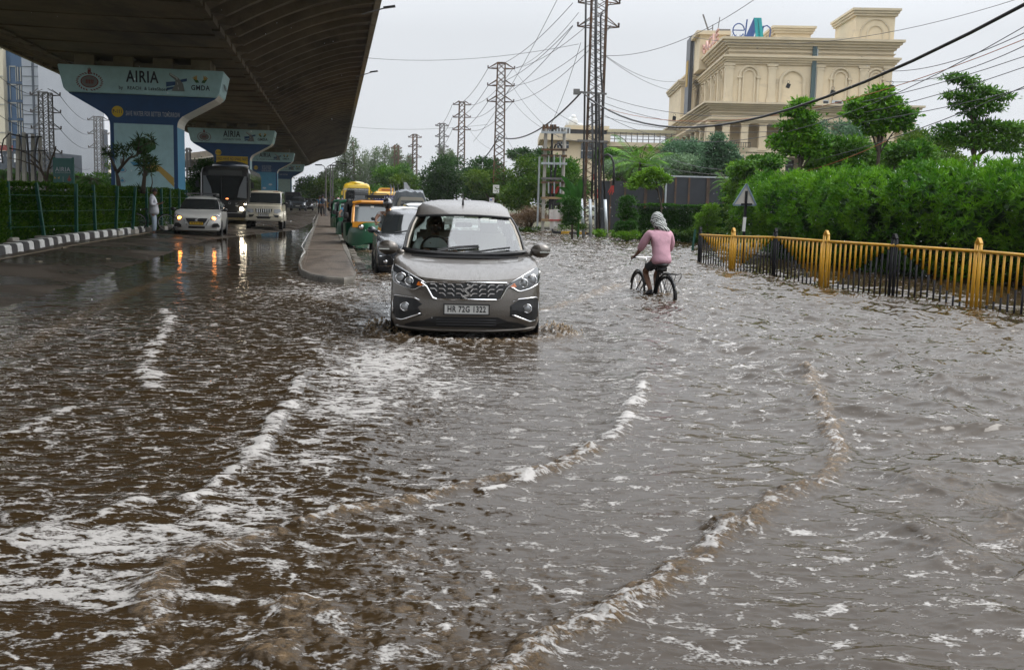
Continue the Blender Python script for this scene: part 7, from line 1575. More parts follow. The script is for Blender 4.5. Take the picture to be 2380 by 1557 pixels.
# big bright hedge behind the railing
HL = [Vector((7.9, 35.5, 0)), Vector((7.9, 33, 0)), Vector((8.2, 29, 0)), Vector((8.7, 25.4, 0)), Vector((10.7, 21, 0)), Vector((12.3, 17, 0)), Vector((13.6, 12, 0)), Vector((14.5, 7, 0))]
hl = [0]
for a, b in zip(HL, HL[1:]): hl.append(hl[-1] + (b - a).length)
def hp_(s):
    i = np.clip(np.searchsorted(hl, s) - 1, 0, len(HL) - 2); t = (s - np.array(hl)[i]) / (np.diff(hl)[i]); A = np.array(HL); p = A[i] * (1 - t[:, None]) + A[i + 1] * t[:, None]; d = A[i + 1] - A[i]; d /= np.linalg.norm(d, axis=1)[:, None]; return p, np.stack([-d[:, 1], d[:, 0], 0 * d[:, 0]], -1)
th = thing("hedge", "dense bright green hedge of pointed leaves behind the yellow and black railing", "hedge", (9.5, 26, 0))
n = 15500; s = RNG.uniform(0, hl[-1], n); u = RNG.uniform(0, 1, n); p, nn = hp_(s)
nn = nn * np.sign(nn[:, 0])[:, None]      # away from the road
top = 2.40 + .35 * np.clip((s - 14) / 10, 0, 1) + .36 * pnoise(s * .55, s * 0 + 3, 5) + .22 * pnoise(s * 1.7, s * 0, 6); arc = u * (top + 3.6); front = arc < top - .3
z = np.where(front, .05 + arc, top - .25 + .25 * np.minimum(1, (arc - top + .3) / .5)); back = np.where(front, 1.15 * (1 - np.sin(np.clip(z / top, 0, 1) * 2.0)) , (arc - (top - .3)))
bump = .36 * fbm(s * .9, z * 1.1, 3, 8) + .12 * pnoise(s * 2.6, z * 2.8, 12)
pos_ = p + nn * (back + bump - .25)[:, None]; pos_[:, 2] = z + np.where(front, 0, .34 * fbm(s * 1.1, back * 1.3, 3, 14)) + RNG.normal(size=n) * .09
dirs = -nn * np.where(front, .7, .1)[:, None]; dirs[:, 2] = np.where(front, .55, 1.0)
keep = RNG.uniform(0, 1, n) < np.where(front & (z < 1.0), .8, 1.0); pos_, dirs = pos_[keep], dirs[keep]
rosettes(pos_ - np.array((9.5, 26, 0)), dirs, G_HEDGE, 9, .155, .032, parent=th)
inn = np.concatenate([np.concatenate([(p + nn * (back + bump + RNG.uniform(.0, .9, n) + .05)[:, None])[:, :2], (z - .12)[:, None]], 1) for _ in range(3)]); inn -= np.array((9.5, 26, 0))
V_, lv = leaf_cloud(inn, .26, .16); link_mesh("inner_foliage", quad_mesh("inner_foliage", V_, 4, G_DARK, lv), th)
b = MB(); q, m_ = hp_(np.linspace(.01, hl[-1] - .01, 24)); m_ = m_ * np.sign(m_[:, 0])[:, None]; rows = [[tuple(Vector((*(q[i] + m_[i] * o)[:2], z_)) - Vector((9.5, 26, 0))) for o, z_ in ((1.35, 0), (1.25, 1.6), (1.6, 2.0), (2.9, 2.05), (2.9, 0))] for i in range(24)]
b.add([v for r in rows for v in r], [(i * 5 + j, i * 5 + j + 1, i * 5 + 6 + j, i * 5 + 5 + j) for i in range(23) for j in range(4)]); b.build("light_block_core", G_DARK, th); b = MB()  # dark solid core added inside the leaves to block light through the hedge
for k in range(60): q, m_ = hp_(np.array([random.uniform(0, hl[-1])])); q = Vector(q[0]) + Vector(m_[0]) * (1 if m_[0][0] > 0 else -1) * random.uniform(.7, 2) - Vector((9.5, 26, 0)); b.tube([q + Vector((0, 0, 0)), q + Vector((random.uniform(-.4, .4), random.uniform(-.4, .4), 2.2))], [.035, .012], 5)
b.build("stems", BARK, th)
# clipped hedge and topiary beyond the flood
def boxhedge(label, pts_, h, dep, m, n, leaf=(.09, .05), name="hedge", z0=.05):
    A = [Vector(p) for p in pts_]; c = sum(A, Vector()) / len(A); c.z = 0; t = thing(name, label, "hedge", c); L2 = [0]
    for a, b in zip(A, A[1:]): L2.append(L2[-1] + (b - a).length)
    s = RNG.uniform(0, L2[-1], n); i = np.clip(np.searchsorted(L2, s) - 1, 0, len(A) - 2); tt = (s - np.array(L2)[i]) / np.diff(L2)[i]; AA = np.array(A); p = AA[i] * (1 - tt[:, None]) + AA[i + 1] * tt[:, None]; d = AA[i + 1] - AA[i]; d /= np.linalg.norm(d, axis=1)[:, None]
    nm_ = np.stack([-d[:, 1], d[:, 0], 0 * d[:, 0]], -1); nm_ *= np.sign((nm_ * np.array((c.x, c.y, 0)) ).sum(1) + 1e-9)[:, None]
    u = RNG.uniform(0, h + dep, n); hh = h * (1 + .05 * pnoise(s * .8, s * 0, 4)); front = u < hh; zq = np.where(front, u, hh + .06 * fbm(s * 2, u * 2, 2, 5)) + z0; bk = np.where(front, 0, u - hh) + .12 * fbm(s * 1.6, zq * 1.9, 3, 9) + np.abs(RNG.normal(size=n)) * .07
    q = p + nm_ * bk[:, None]; q[:, 2] = zq; q -= np.array(c); V_, lv = leaf_cloud(q, *leaf, radial=-nm_ + np.array((0, 0, .5))); link_mesh("foliage", quad_mesh("foliage", V_, 4, m, lv), t)
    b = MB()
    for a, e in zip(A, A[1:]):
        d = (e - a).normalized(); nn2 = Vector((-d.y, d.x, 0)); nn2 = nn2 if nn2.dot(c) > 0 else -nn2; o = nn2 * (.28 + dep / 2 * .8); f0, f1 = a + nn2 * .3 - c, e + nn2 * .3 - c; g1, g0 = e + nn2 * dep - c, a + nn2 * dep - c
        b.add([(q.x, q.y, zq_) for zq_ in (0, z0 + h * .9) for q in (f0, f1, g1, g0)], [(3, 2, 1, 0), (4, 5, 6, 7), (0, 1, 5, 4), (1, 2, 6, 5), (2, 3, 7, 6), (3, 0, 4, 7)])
    b.build("light_block_core", G_DARK, t); return t  # added dark filler block, stops light passing between the clipped leaves
boxhedge("broad clipped dark hedge behind the cyclist", [(D(1478, 540, 47).x, 47, 0), (D(1600, 540, 46).x, 46, 0), (D(1700, 540, 44).x, 44.5, 0)], 1.62, 2.2, G_CLIP, 26000, (.085, .05))
boxhedge("long clipped hedge behind the green post fence on the left", [tuple(p + Vector((-.1, .35, 0))) for p in FENCE], 1.66, .9, G_LEFT, 60000, (.085, .055), z0=.1)
def topiary(label, Y, balls, m, trunk, n=3200, group="cloud pruned shrubs"): return tree(label, Y, balls, m, (.075, .05), n, trunk, "shrub", "shrub", group, inner=.8, limbs=len(balls), part="foliage", tr=.06)
topiary("bright lime cloud pruned shrub right of the cyclist", 41.5, [(1653, 489, 15, 13), (1631, 507, 11, 10), (1651, 512, 9, 6), (1627, 527, 9, 9), (1650, 532, 14, 6), (1664, 512, 8, 6)], G_LIME, [(1646, 545), (1645, 520), (1650, 492)], 5200)
topiary("stack of dark clipped balls at the left end of the clipped hedge", 45, [(1459, 467, 15, 9), (1449, 483, 10, 9), (1465, 491, 10, 6), (1452, 500, 12, 8), (1472, 503, 10, 6)], G_CLIP, [(1460, 548), (1458, 500), (1459, 470)], 4500)
topiary("pair of round clipped balls low beside the dark hoarding", 44.5, [(1443, 528, 11, 11), (1466, 525, 10, 11)], G_CLIP, [(1454, 548), (1454, 535)], 3500)
topiary("tiered clipped tree in front of the transformer frame", 47, [(1326, 470, 17, 10), (1322, 490, 17, 9), (1330, 505, 18, 9), (1322, 515, 14, 6), (1335, 485, 14, 8)], G_CLIP, [(1330, 552), (1330, 520), (1327, 480)], 6000)
for (x, y, Y, r, lb) in ((1447, 546, 44, 9, "small bright leafy plant at the kerb left of the cyclist"), (1428, 545, 46, 10, "low leafy plants beside the pipe foot"), (1470, 547, 44, 10, "trailing leafy plant under the clipped balls"), (1395, 543, 48, 7, "tuft of weeds behind the pylon foot"), (1335, 530, 50, 26, "patch of low weeds behind the tiered clipped tree"), (1225, 535, 56, 30, "rough weeds along the shore by the brick wall")):
    tree(lb, Y, [(x + random.uniform(-r, r), y + random.uniform(-3, 3), r * .5, 5) for _ in range(4)], G_LIME if r < 15 else G_OLIVE, (.12, .04), 900, None, "plant", "plant", inner=.2, limbs=0, part="foliage", droop=-.3)
# yellow green flowers along the hedge foot
tree("low bed of yellow flecked foliage at the foot of the clipped hedge", 44.0, blobs(1500, 1690, 536, 546, 16, 9, 5, 5), G_OLIVE, (.08, .05), 4000, None, "flower_bed", "flower bed", inner=.1, limbs=0, part="foliage")
# leaning lime sapling
tree("leaning lime green sapling with a thin bent trunk behind the cyclist", 43, [(1518, 398, 16, 6), (1500, 409, 18, 7), (1482, 421, 15, 6), (1528, 408, 12, 7), (1508, 430, 14, 5), (1470, 433, 9, 4), (1545, 415, 10, 7)], G_LIME, (.12, .07), 3600, [(1539, 520), (1537, 480), (1530, 445), (1524, 418)], inner=.2, tr=.045)
# tiered conical tree, round tree, flat topped tree
def tiers(x, rows): return [(x + dx + sx * w * .5, y, w * .55, h, 0) for (y, dx, w, h) in rows for sx in (-1, 0, 1)]
tree("tall tiered conical tree in front of the mall arcade", 36, [(1866, 238, 17, 4.5), (1855, 246, 9, 3), (1845, 262, 20, 4), (1868, 268, 22, 5), (1880, 275, 12, 4), (1838, 292, 22, 5), (1866, 290, 20, 6), (1882, 296, 14, 5), (1820, 322, 26, 6), (1855, 315, 34, 7), (1890, 318, 22, 6), (1880, 332, 28, 6), (1812, 338, 16, 4), (1850, 348, 40, 8), (1895, 352, 24, 8), (1905, 335, 18, 6)], G_HEDGE, (.16, .075), 7500, [(1855, 470), (1858, 400), (1864, 330), (1867, 240)], inner=.15, limbs=10, tr=.08, dk=.8)
tree("round crowned bright tree on a thin dark trunk before the mall's right corner", 36, [(2048, 215, 18, 10), (2035, 232, 24, 11), (2068, 238, 24, 10), (1998, 250, 22, 9), (2025, 256, 30, 13), (2075, 260, 32, 12), (2108, 268, 16, 8), (1980, 262, 14, 7), (2010, 275, 26, 10), (2050, 282, 34, 12), (2090, 290, 26, 9), (2035, 302, 24, 8), (1985, 240, 12, 6)], G_HEDGE, (.16, .09), 7000, [(2041, 420), (2042, 360), (2042, 300), (2048, 240)], inner=.2, limbs=9, tr=.08)
tree("flat topped tiered tree against the sky at the far right", 33, [(2240, 185, 26, 4), (2215, 180, 20, 3), (2258, 200, 18, 4), (2215, 222, 22, 4), (2255, 225, 26, 5), (2295, 212, 26, 6), (2330, 226, 20, 4), (2278, 238, 34, 6), (2235, 244, 20, 4), (2300, 250, 26, 5), (2262, 262, 22, 4), (2200, 300, 26, 5), (2240, 296, 34, 6), (2290, 290, 40, 8), (2340, 296, 34, 8), (2375, 300, 24, 7), (2190, 318, 20, 4), (2250, 318, 44, 7), (2310, 318, 40, 7), (2365, 325, 30, 6), (2280, 336, 46, 7), (2340, 345, 34, 6), (2220, 330, 24, 5)], G_MID, (.15, .055), 9500, [(2266, 440), (2263, 370), (2262, 290), (2258, 200)], inner=.1, limbs=14, tr=.09, dk=.7)
# bushy masses between hedge and mall
tree("bushy dark green tree rising just above the bright hedge, left of the round tree", 38, blobs(1890, 2000, 330, 400, 14, 30, 18, 21, 1.2), G_MID, (.13, .08), 15000, [(1950, 470), (1950, 400)], inner=.3)
tree("bushy tree at the foot of the round crowned tree", 39, blobs(2010, 2150, 345, 400, 13, 30, 18, 22, 1.2), G_MID, (.13, .08), 14000, [(2080, 470), (2080, 400)], inner=.3)
tree("olive green bushy tree between the round tree and the flat topped one", 42, blobs(2090, 2220, 315, 375, 12, 32, 16, 23, 1.5), G_OLIVE, (.13, .07), 13000, [(2150, 470), (2150, 380)], inner=.3)
tree("low tiered tree at the mall arcade left of the conical tree", 40, blobs(1715, 1800, 365, 430, 12, 24, 9, 24, 1), G_MID, (.13, .07), 9000, [(1755, 480), (1757, 400)], inner=.2)
tree("yellow green shrub at the end of the white edged hoarding", 42, blobs(1690, 1735, 385, 470, 9, 16, 10, 25, .8), G_LIME, (.12, .06), 3500, [(1712, 480), (1714, 410)], inner=.2)
tree("blue green tree in the middle before the mall columns", 75, blobs(1895, 2015, 295, 340, 10, 28, 14, 26, 2), G_BLUE, (.2, .1), 7000, [(1960, 470), (1960, 340)], inner=.3)
tree("thin blue green tree standing before the arcade left part", 62, [(1668, 325, 14, 14), (1660, 345, 22, 16), (1690, 350, 22, 14), (1672, 370, 30, 14), (1705, 372, 20, 12), (1650, 385, 22, 12), (1682, 392, 28, 12)], G_BLUE, (.17, .09), 8500, [(1690, 470), (1685, 400), (1672, 340)], inner=.3)
tree("dark tree between the blue green tree and the pale one", 66, blobs(1630, 1720, 375, 430, 9, 26, 16, 28, 2), G_DARK, (.17, .09), 7000, [(1675, 480), (1675, 420)], inner=.3)
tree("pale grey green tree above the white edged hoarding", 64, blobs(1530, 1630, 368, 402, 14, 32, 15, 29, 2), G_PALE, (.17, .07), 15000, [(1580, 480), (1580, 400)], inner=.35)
tree("green tree behind the pale one under the mall's left corner", 72, blobs(1550, 1660, 338, 365, 10, 30, 14, 30, 2), G_BLUE, (.19, .09), 9500, [(1600, 480), (1600, 360)], inner=.35)
tree("leafy tree just right of the tall pylon", 70, blobs(1405, 1470, 358, 420, 11, 24, 16, 31, 2), G_MID, (.18, .09), 9500, [(1440, 480), (1440, 400)], inner=.3)
tree("mixed shrubs behind the dark hoarding beneath the palm", 60, blobs(1420, 1540, 385, 415, 8, 24, 12, 32, 1.5), G_PALE, (.16, .08), 7000, [(1480, 480), (1480, 420)], inner=.3)
tree("tall shrub filling the gap right of the hoardings", 46, blobs(1690, 1740, 440, 520, 9, 22, 14, 33, 1), G_CLIP, (.12, .07), 7000, [(1712, 540), (1712, 480)], inner=.3)
tree("shrub with thin stems standing before the dense hedge end", 40, blobs(1690, 1730, 470, 535, 8, 18, 11, 34, .6), G_OLIVE, (.1, .06), 4500, [(1710, 545), (1710, 490)], inner=.2, tr=.05)
# palm: arching fronds
def palm(label, x, y, Y, n, L_, m=G_MID, trunk=True, nm="palm_tree", up=.5, group=None):
    c = D(x, y, Y); t = thing(nm, label, "palm", (c.x, Y, .05), 0, group); o = Vector((0, 0, c.z - .05)); Vq = []
    st = MB()
    for k in range(n):
        a = 2 * math.pi * k / n + random.uniform(-.3, .3); e = random.uniform(.1, 1.0) * up; d = Vector((math.cos(a), math.sin(a), 0)); pts = [o + d * L_ * f + Vector((0, 0, L_ * (e * f * 1.6 - .95 * f * f))) for f in np.linspace(0, 1, 9)]
        st.tube(pts, [.03 * (1 - f * .8) for f in np.linspace(0, 1, 9)], 4)
        for i in range(1, 27):
            f = i / 27; j = min(7, int(f * 8)); p = pts[j].lerp(pts[j + 1], f * 8 - j); tg = (pts[j + 1] - pts[j]).normalized(); sd_ = tg.cross(Vector((0, 0, 1))).normalized()
            for s_ in (-1, 1):
                tip = p + (sd_ * s_ * .8 + tg * .5 + Vector((0, 0, -.45))) * L_ * .34 * math.sin(math.pi * min(.95, f + .12)); mid = p.lerp(tip, .5) + Vector((0, 0, .02)); wv = tg * L_ * .014; Vq += [p, mid + wv, tip, mid - wv]
    V_ = np.array([tuple(v) for v in Vq]); link_mesh("fronds", quad_mesh("fronds", V_, 4, m, RNG.uniform(-.4, .4, len(V_) // 4)), t)
    st.tube([(0, 0, -.1), (0.05, 0, c.z * .5), o], [.16, .12, .1], 8); st.build("trunk", BARK, t, smooth=True); return t
palm("palm with long drooping fronds right of the tall pylon", 1488, 388, 56.5, 18, 2.1, G_HEDGE, up=1.15)
palm("smaller palm below the blue green tree", 1690, 425, 52, 12, 1.0, up=.9)
palm("palm at the left edge beyond the hedge", 5, 400, 60, 14, 1.9, G_MID); palm("palm behind the concrete pole cluster", 70, 405, 62, 14, 1.8, G_MID); palm("palm between the bare tree and the signboard", 118, 408, 64, 14, 1.6, G_MID); palm("palm right of the signboard", 190, 415, 70, 14, 1.5, G_MID); palm("small palm under the slim pylon", 215, 420, 66, 12, 1.1, G_MID)
# banana plant
c = D(1345, 500, 49.5); t = thing("banana_plant", "banana plant with broad glossy leaves left of the tall pylon", "plant", (c.x, 49.5, .05)); b = MB(); bmn = leafmat("leaf_banana", (.02, .08, .01), (.05, .16, .03), 2, .35, .3)
for (x, y) in ((1305, 405), (1322, 418), (1338, 428), (1350, 412), (1300, 432), (1290, 452), (1312, 445), (1345, 450), (1292, 466)):
    e = D(x, y, 49.5 + random.uniform(-.6, .6)) - t.location; o = Vector((0, 0, 1.3)); d = e - o; L_ = d.length; d.normalize(); sd_ = d.cross(Vector((0, 1, .3))).normalized(); rows = []
    for i in range(9):
        f = i / 8; p = o + d * L_ * f + Vector((0, 0, .22 * math.sin(math.pi * f) - .12 * f * f)); w_ = .13 * math.sin(math.pi * min(.98, f * .9 + .05)) ** .7; rows.append((p - sd_ * w_ + Vector((0, 0, .04)), p, p + sd_ * w_ + Vector((0, 0, .04))))
    vs = [q for r in rows for q in r]; b.add(vs, [(3 * i + j, 3 * i + j + 1, 3 * i + 4 + j, 3 * i + 3 + j) for i in range(8) for j in range(2)])
b.build("leaves", bmn, t, recalc=False, smooth=True); b = MB(); b.tube([(0, 0, -.1), (0, 0, 1.4)], [.07, .04], 8); b.build("stem", bmn, t)
# tree masses in the middle distance
tree("large dense tree left of the pole frame", 63, blobs(1195, 1255, 375, 470, 14, 28, 22, 41, 2), G_OLIVE, (.17, .08), 15000, [(1225, 500), (1225, 440)], inner=.4)
tree("large dense tree directly behind the pole frame", 65, blobs(1255, 1350, 385, 470, 15, 28, 22, 42, 2), G_MID, (.17, .08), 16000, [(1300, 500), (1300, 440)], inner=.4)
tree("brown dry bush on the bank by the brick wall", 57, blobs(1195, 1255, 480, 520, 8, 22, 12, 43, 1), G_DRY, (.14, .03), 5000, None, "bush", "bush", inner=.2, limbs=4, part="foliage")
tree("far dark tree line top behind the pole frame", 110, blobs(1195, 1265, 358, 372, 8, 14, 12, 44, 2), G_DARK, (.3, .16), 4000, [(1230, 480), (1230, 380)], inner=.3)
tree("broad round tree between the second and third pylons", 92, blobs(1085, 1150, 385, 460, 13, 26, 18, 45, 2.5), G_DARK, (.24, .13), 10000, [(1115, 500), (1115, 430)], inner=.4)
tree("yellow green shrubby tree behind the roof of the people carrier", 80, blobs(1100, 1190, 405, 465, 12, 24, 18, 46, 2), G_OLIVE, (.2, .11), 9000, [(1145, 500), (1145, 440)], inner=.4)
tree("dense dark tree just left of the third pylon", 96, blobs(995, 1060, 385, 455, 14, 24, 20, 47, 2.5), G_DARK, (.24, .13), 10000, [(1030, 500), (1030, 430)], inner=.4)
tree("vine like green tree behind the flags", 110, blobs(920, 985, 415, 460, 11, 22, 16, 48, 2.5), G_OLIVE, (.28, .15), 8000, [(950, 490), (950, 430)], inner=.4)
tree("creeper covered tree by the short pylon", 130, blobs(885, 945, 395, 455, 11, 20, 18, 49, 3), G_MID, (.33, .17), 7000, [(915, 490), (915, 430)], inner=.4)
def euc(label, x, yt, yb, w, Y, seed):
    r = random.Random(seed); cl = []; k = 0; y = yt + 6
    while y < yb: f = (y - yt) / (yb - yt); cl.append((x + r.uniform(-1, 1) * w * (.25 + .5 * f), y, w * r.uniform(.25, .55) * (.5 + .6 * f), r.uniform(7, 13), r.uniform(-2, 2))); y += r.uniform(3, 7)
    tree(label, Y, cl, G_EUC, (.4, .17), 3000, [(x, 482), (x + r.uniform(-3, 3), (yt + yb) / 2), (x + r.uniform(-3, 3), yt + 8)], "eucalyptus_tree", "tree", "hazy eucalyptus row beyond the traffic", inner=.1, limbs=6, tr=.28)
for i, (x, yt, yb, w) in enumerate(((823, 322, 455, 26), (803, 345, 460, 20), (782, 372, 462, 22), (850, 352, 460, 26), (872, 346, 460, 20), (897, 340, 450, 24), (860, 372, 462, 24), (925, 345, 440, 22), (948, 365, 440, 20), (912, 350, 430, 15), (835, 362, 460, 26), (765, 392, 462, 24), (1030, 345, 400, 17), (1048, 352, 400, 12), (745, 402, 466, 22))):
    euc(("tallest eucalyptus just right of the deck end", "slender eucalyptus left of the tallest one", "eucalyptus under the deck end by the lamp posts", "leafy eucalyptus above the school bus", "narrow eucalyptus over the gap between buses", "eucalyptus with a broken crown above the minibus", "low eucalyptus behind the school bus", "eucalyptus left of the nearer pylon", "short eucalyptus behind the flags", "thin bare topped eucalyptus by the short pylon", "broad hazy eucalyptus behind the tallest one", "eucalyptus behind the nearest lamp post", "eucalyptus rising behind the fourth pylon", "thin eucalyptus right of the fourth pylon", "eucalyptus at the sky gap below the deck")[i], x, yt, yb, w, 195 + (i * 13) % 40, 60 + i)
tree("bright green trees beyond the lamp posts at the end of the road", 150, blobs(735, 800, 425, 470, 14, 20, 14, 81, 3), G_OLIVE, (.35, .18), 8000, [(765, 485), (765, 450)], inner=.3)
tree("rounded trees closing the road left of the far cars", 165, blobs(698, 745, 425, 470, 10, 16, 14, 82, 3), G_MID, (.38, .2), 6000, [(720, 485), (720, 450)], inner=.3)
tree("trees behind the traffic queue left of the minibus", 120, blobs(800, 890, 440, 470, 10, 20, 12, 83, 3), G_MID, (.3, .15), 6000, [(845, 490), (845, 460)], inner=.3)
# left side
tree("pale green airy tree left of the nearest pier", 58, [(282, 345, 18, 12), (270, 365, 22, 12), (290, 375, 16, 14), (262, 385, 16, 10), (285, 395, 18, 12), (300, 350, 12, 12)], G_LIME, (.12, .06), 2300, [(280, 450), (278, 400), (284, 350)], inner=.1, limbs=6, tr=.07)
def tuf(label, Y, brs, tufts, seed):
    b0 = D(brs[0][1][0][0], 470, Y); t = thing("frangipani_tree", label, "tree", (b0.x, Y, .1)); b = MB()
    for r0, br in brs: pts = [D(x, y, Y) - t.location for x, y in br]; b.tube(pts, [r0 * (1 - .6 * i / (len(pts) - 1)) for i in range(len(pts))], 6)
    b.build("trunk", BARK, t, smooth=True)
    if tufts: C = np.array([tuple(D(x, y, Y + random.uniform(-.3, .3)) - t.location) for x, y in tufts]); dd = np.zeros_like(C); dd[:, 2] = .35; rosettes(C, dd, G_DRAC, 18, .27, .05, "leaf_tufts", t, spread=1.0)
tuf("dark branching frangipani tree in front of the nearest mural", 39, [(.11, ((278, 450), (274, 415), (270, 398))), (.07, ((270, 398), (262, 378), (256, 365), (250, 358))), (.07, ((272, 402), (282, 388), (300, 368), (318, 362), (330, 352))), (.05, ((282, 388), (288, 370), (284, 350))), (.04, ((318, 362), (322, 340), (325, 325))), (.035, ((322, 345), (335, 338), (345, 333))), (.03, ((300, 368), (310, 358), (302, 345)))],
    [(250, 357), (256, 362), (262, 350), (270, 345), (284, 348), (290, 352), (278, 340), (265, 365), (302, 343), (325, 322), (324, 328), (345, 332), (335, 336), (352, 328), (330, 350), (338, 356), (308, 340), (296, 356), (355, 330), (318, 352), (347, 318), (243, 352), (273, 355), (315, 330)], 3)
tuf("dark bushy dracaena in front of the mural's right half", 39, [(.1, ((332, 450), (335, 420), (337, 395), (335, 370))), (.05, ((337, 410), (345, 395), (352, 380))), (.03, ((350, 448), (354, 425), (352, 400)))],
    [(335, 365), (330, 375), (342, 372), (350, 378), (358, 380), (362, 385), (326, 385), (345, 390), (336, 385), (354, 398), (330, 398), (348, 402), (340, 362), (323, 372), (356, 372), (342, 380), (332, 390), (328, 448 - 8), (318, 440)], 4)
tuf("bare leafless tree in front of the left pylon", 36, [(.07, ((112, 450), (108, 420), (98, 400), (84, 385), (70, 372))), (.05, ((108, 420), (112, 395), (118, 375), (128, 350), (130, 340))), (.035, ((98, 400), (92, 380), (94, 360), (88, 345))), (.03, ((84, 385), (62, 378), (45, 372), (20, 368))), (.03, ((92, 380), (70, 360), (50, 352), (25, 345))), (.025, ((118, 375), (108, 360), (102, 345))), (.025, ((112, 395), (124, 385), (134, 372)))], [], 5)
tree("dark leafy tree between the first two piers", 62, [(478, 385, 16, 14), (468, 400, 18, 12), (490, 395, 14, 14), (475, 415, 22, 12), (458, 420, 14, 12), (485, 428, 20, 14), (462, 440, 18, 14)], G_DARK, (.2, .07), 4200, [(475, 480), (476, 420)], inner=.2)
tree("grey green trees low behind the dark bus", 95, blobs(436, 500, 425, 465, 9, 18, 14, 91, 2), G_MID, (.25, .12), 6000, [(465, 490), (465, 440)], inner=.3)
tree("low trees along the left verge under the distant blocks", 85, blobs(0, 300, 412, 440, 22, 20, 10, 92, 3), G_MID, (.22, .11), 9000, None, inner=.3, limbs=0, name="tree_belt", cat="trees")
# ------------------------------------------------------------------ people
SKN = mat("skin_brown", (.16, .075, .042), .55); HAIR = mat("hair_black", (.012, .010, .009), .6); PINK = mat("shirt_pink", (.50, .28, .34), .8, noise=.2, nscale=5, bump=1.0, bscale=6); SHORTS = mat("shorts_black", (.018, .018, .02), .8); JEANS = mat("jeans_pale", (.32, .40, .48), .8, noise=.2, nscale=7, bump=.5, bscale=12)
RAIN = mat("raincoat", (.50, .52, .56), .35, noise=.15, nscale=5, bump=.8, bscale=8); SHOE = mat("shoe", (.03, .03, .035), .7); GREYS = mat("shirt_grey", (.30, .28, .27), .8, bump=.4, bscale=10); WSHIRT = mat("shirt_white", (.55, .58, .58), .8); BLUES = mat("shirt_blue", (.02, .22, .42), .8); NAVYB = mat("backpack_navy", (.02, .03, .06), .7); ORNG = mat("shirt_orange", (.5, .15, .08), .8)
def scarf_mat():
    m = bpy.data.materials.new("striped_scarf"); m.use_nodes = True; n = m.node_tree; b = n.nodes['Principled BSDF']; t = n.nodes.new("ShaderNodeTexCoord"); w_ = n.nodes.new("ShaderNodeTexWave"); w_.wave_type = 'BANDS'; w_.bands_direction = 'DIAGONAL'; w_.inputs['Scale'].default_value = 13; w_.inputs['Distortion'].default_value = 4.5; w_.inputs['Detail'].default_value = 1.5; w_.inputs['Detail Scale'].default_value = 1.2
    n.links.new(t.outputs['Object'], w_.inputs[0]); r = n.nodes.new("ShaderNodeValToRGB"); r.color_ramp.elements[0].color = (.05, .055, .055, 1); r.color_ramp.elements[1].color = (.55, .57, .54, 1); r.color_ramp.elements[0].position = .35; r.color_ramp.elements[1].position = .55; n.links.new(w_.outputs['Fac'], r.inputs[0]); n.links.new(r.outputs[0], b.inputs['Base Color']); b.inputs['Roughness'].default_value = .85
    bp = n.nodes.new("ShaderNodeBump"); bp.inputs['Strength'].default_value = .6; bp.inputs['Distance'].default_value = .02; n.links.new(w_.outputs['Fac'], bp.inputs['Height']); n.links.new(bp.outputs[0], b.inputs['Normal']); return m
SCARF = scarf_mat()
def V3(*a): return Vector(a)
def hand_pts(wr, d, curl, side, base, verts, edges, rr):
    """palm, four fingers and a thumb grown from the wrist vertex index base; d points along the fingers, curl is where they bend to"""
    d = d.normalized(); up = curl.normalized(); s_ = d.cross(up).normalized() * side; pi = len(verts); palm = wr + d * .075; verts.append(palm); rr.append((.030, .02)); edges.append((base, pi))
    for k, (o, l_) in enumerate(((-.030, .062), (-.010, .072), (.011, .068), (.031, .052))):
        a = len(verts); verts += [palm + s_ * o + d * .015, palm + s_ * o * 1.1 + d * (.02 + l_ * .45) + up * .014, palm + s_ * o * 1.1 + d * (.015 + l_ * .55) + up * (.03 + l_ * .25)]; rr += [.0095, .0085, .0075]; edges += [(pi, a), (a, a + 1), (a + 1, a + 2)]
    a = len(verts); verts += [wr + d * .03 - s_ * .03, wr + d * .065 - s_ * .05 + up * .015]; rr += [.011, .009]; edges += [(base, a), (a, a + 1)]
def person(name, label, loc, rz, J, skinm=SKN, group=None, hands=True, scale=1.0, head=True, body_joints=None, handdirs=None):
    """J: joints; body one continuous skinned mesh"""
    t = thing(name, label, "person", loc, rz, group, sc=scale); vs, es, rr = [], [], []
    def chain(pts, rads, start=None):
        i0 = start
        for p, r in zip(pts, rads):
            vs.append(Vector(p)); rr.append(r); k = len(vs) - 1
            if i0 is not None: es.append((i0, k))
            i0 = k
        return i0
    pel = chain([J['hip']], [(.125, .10)]); ch = chain([J['waist'], J['chest'], J['neckb']], [(.12, .095), (.135, .10), (.06, .055)], pel); nk = chain([J['neck']], [.052], ch); hd = chain([J['head'] + V3(0, 0, -.05), J['head'] + V3(0, 0, .07)], [(.072, .085), (.062, .075)], nk)
    chest = pel + 2
    for s in ('L', 'R'):
        sh = chain([J['sh' + s], J['el' + s], J['wr' + s]], [.058, .042, .028], chest)
        if hands and ('wr' + s) in J: dd, cu = (handdirs or {}).get(s, ((J['wr' + s] - J['el' + s]), V3(0, 0, -1))); hand_pts(J['wr' + s], dd, cu, 1 if s == 'R' else -1, sh, vs, es, rr)
        kn = chain([J['hj' + s], J['kn' + s], J['an' + s], J['to' + s]], [.092, .06, .04, .032], pel)
    skin("body", vs, es, rr, skinm, t, 2)
    return t
def garment(name, parent, chains, m, sub=2):
    vs, es, rr = [], [], []
    for pts, rads, start in chains:
        i0 = start
        for p, r in zip(pts, rads):
            vs.append(Vector(p)); rr.append(r); k = len(vs) - 1
            if i0 is not None: es.append((i0, k))
            i0 = k
    return skin(name, vs, es, rr, m, parent, sub)
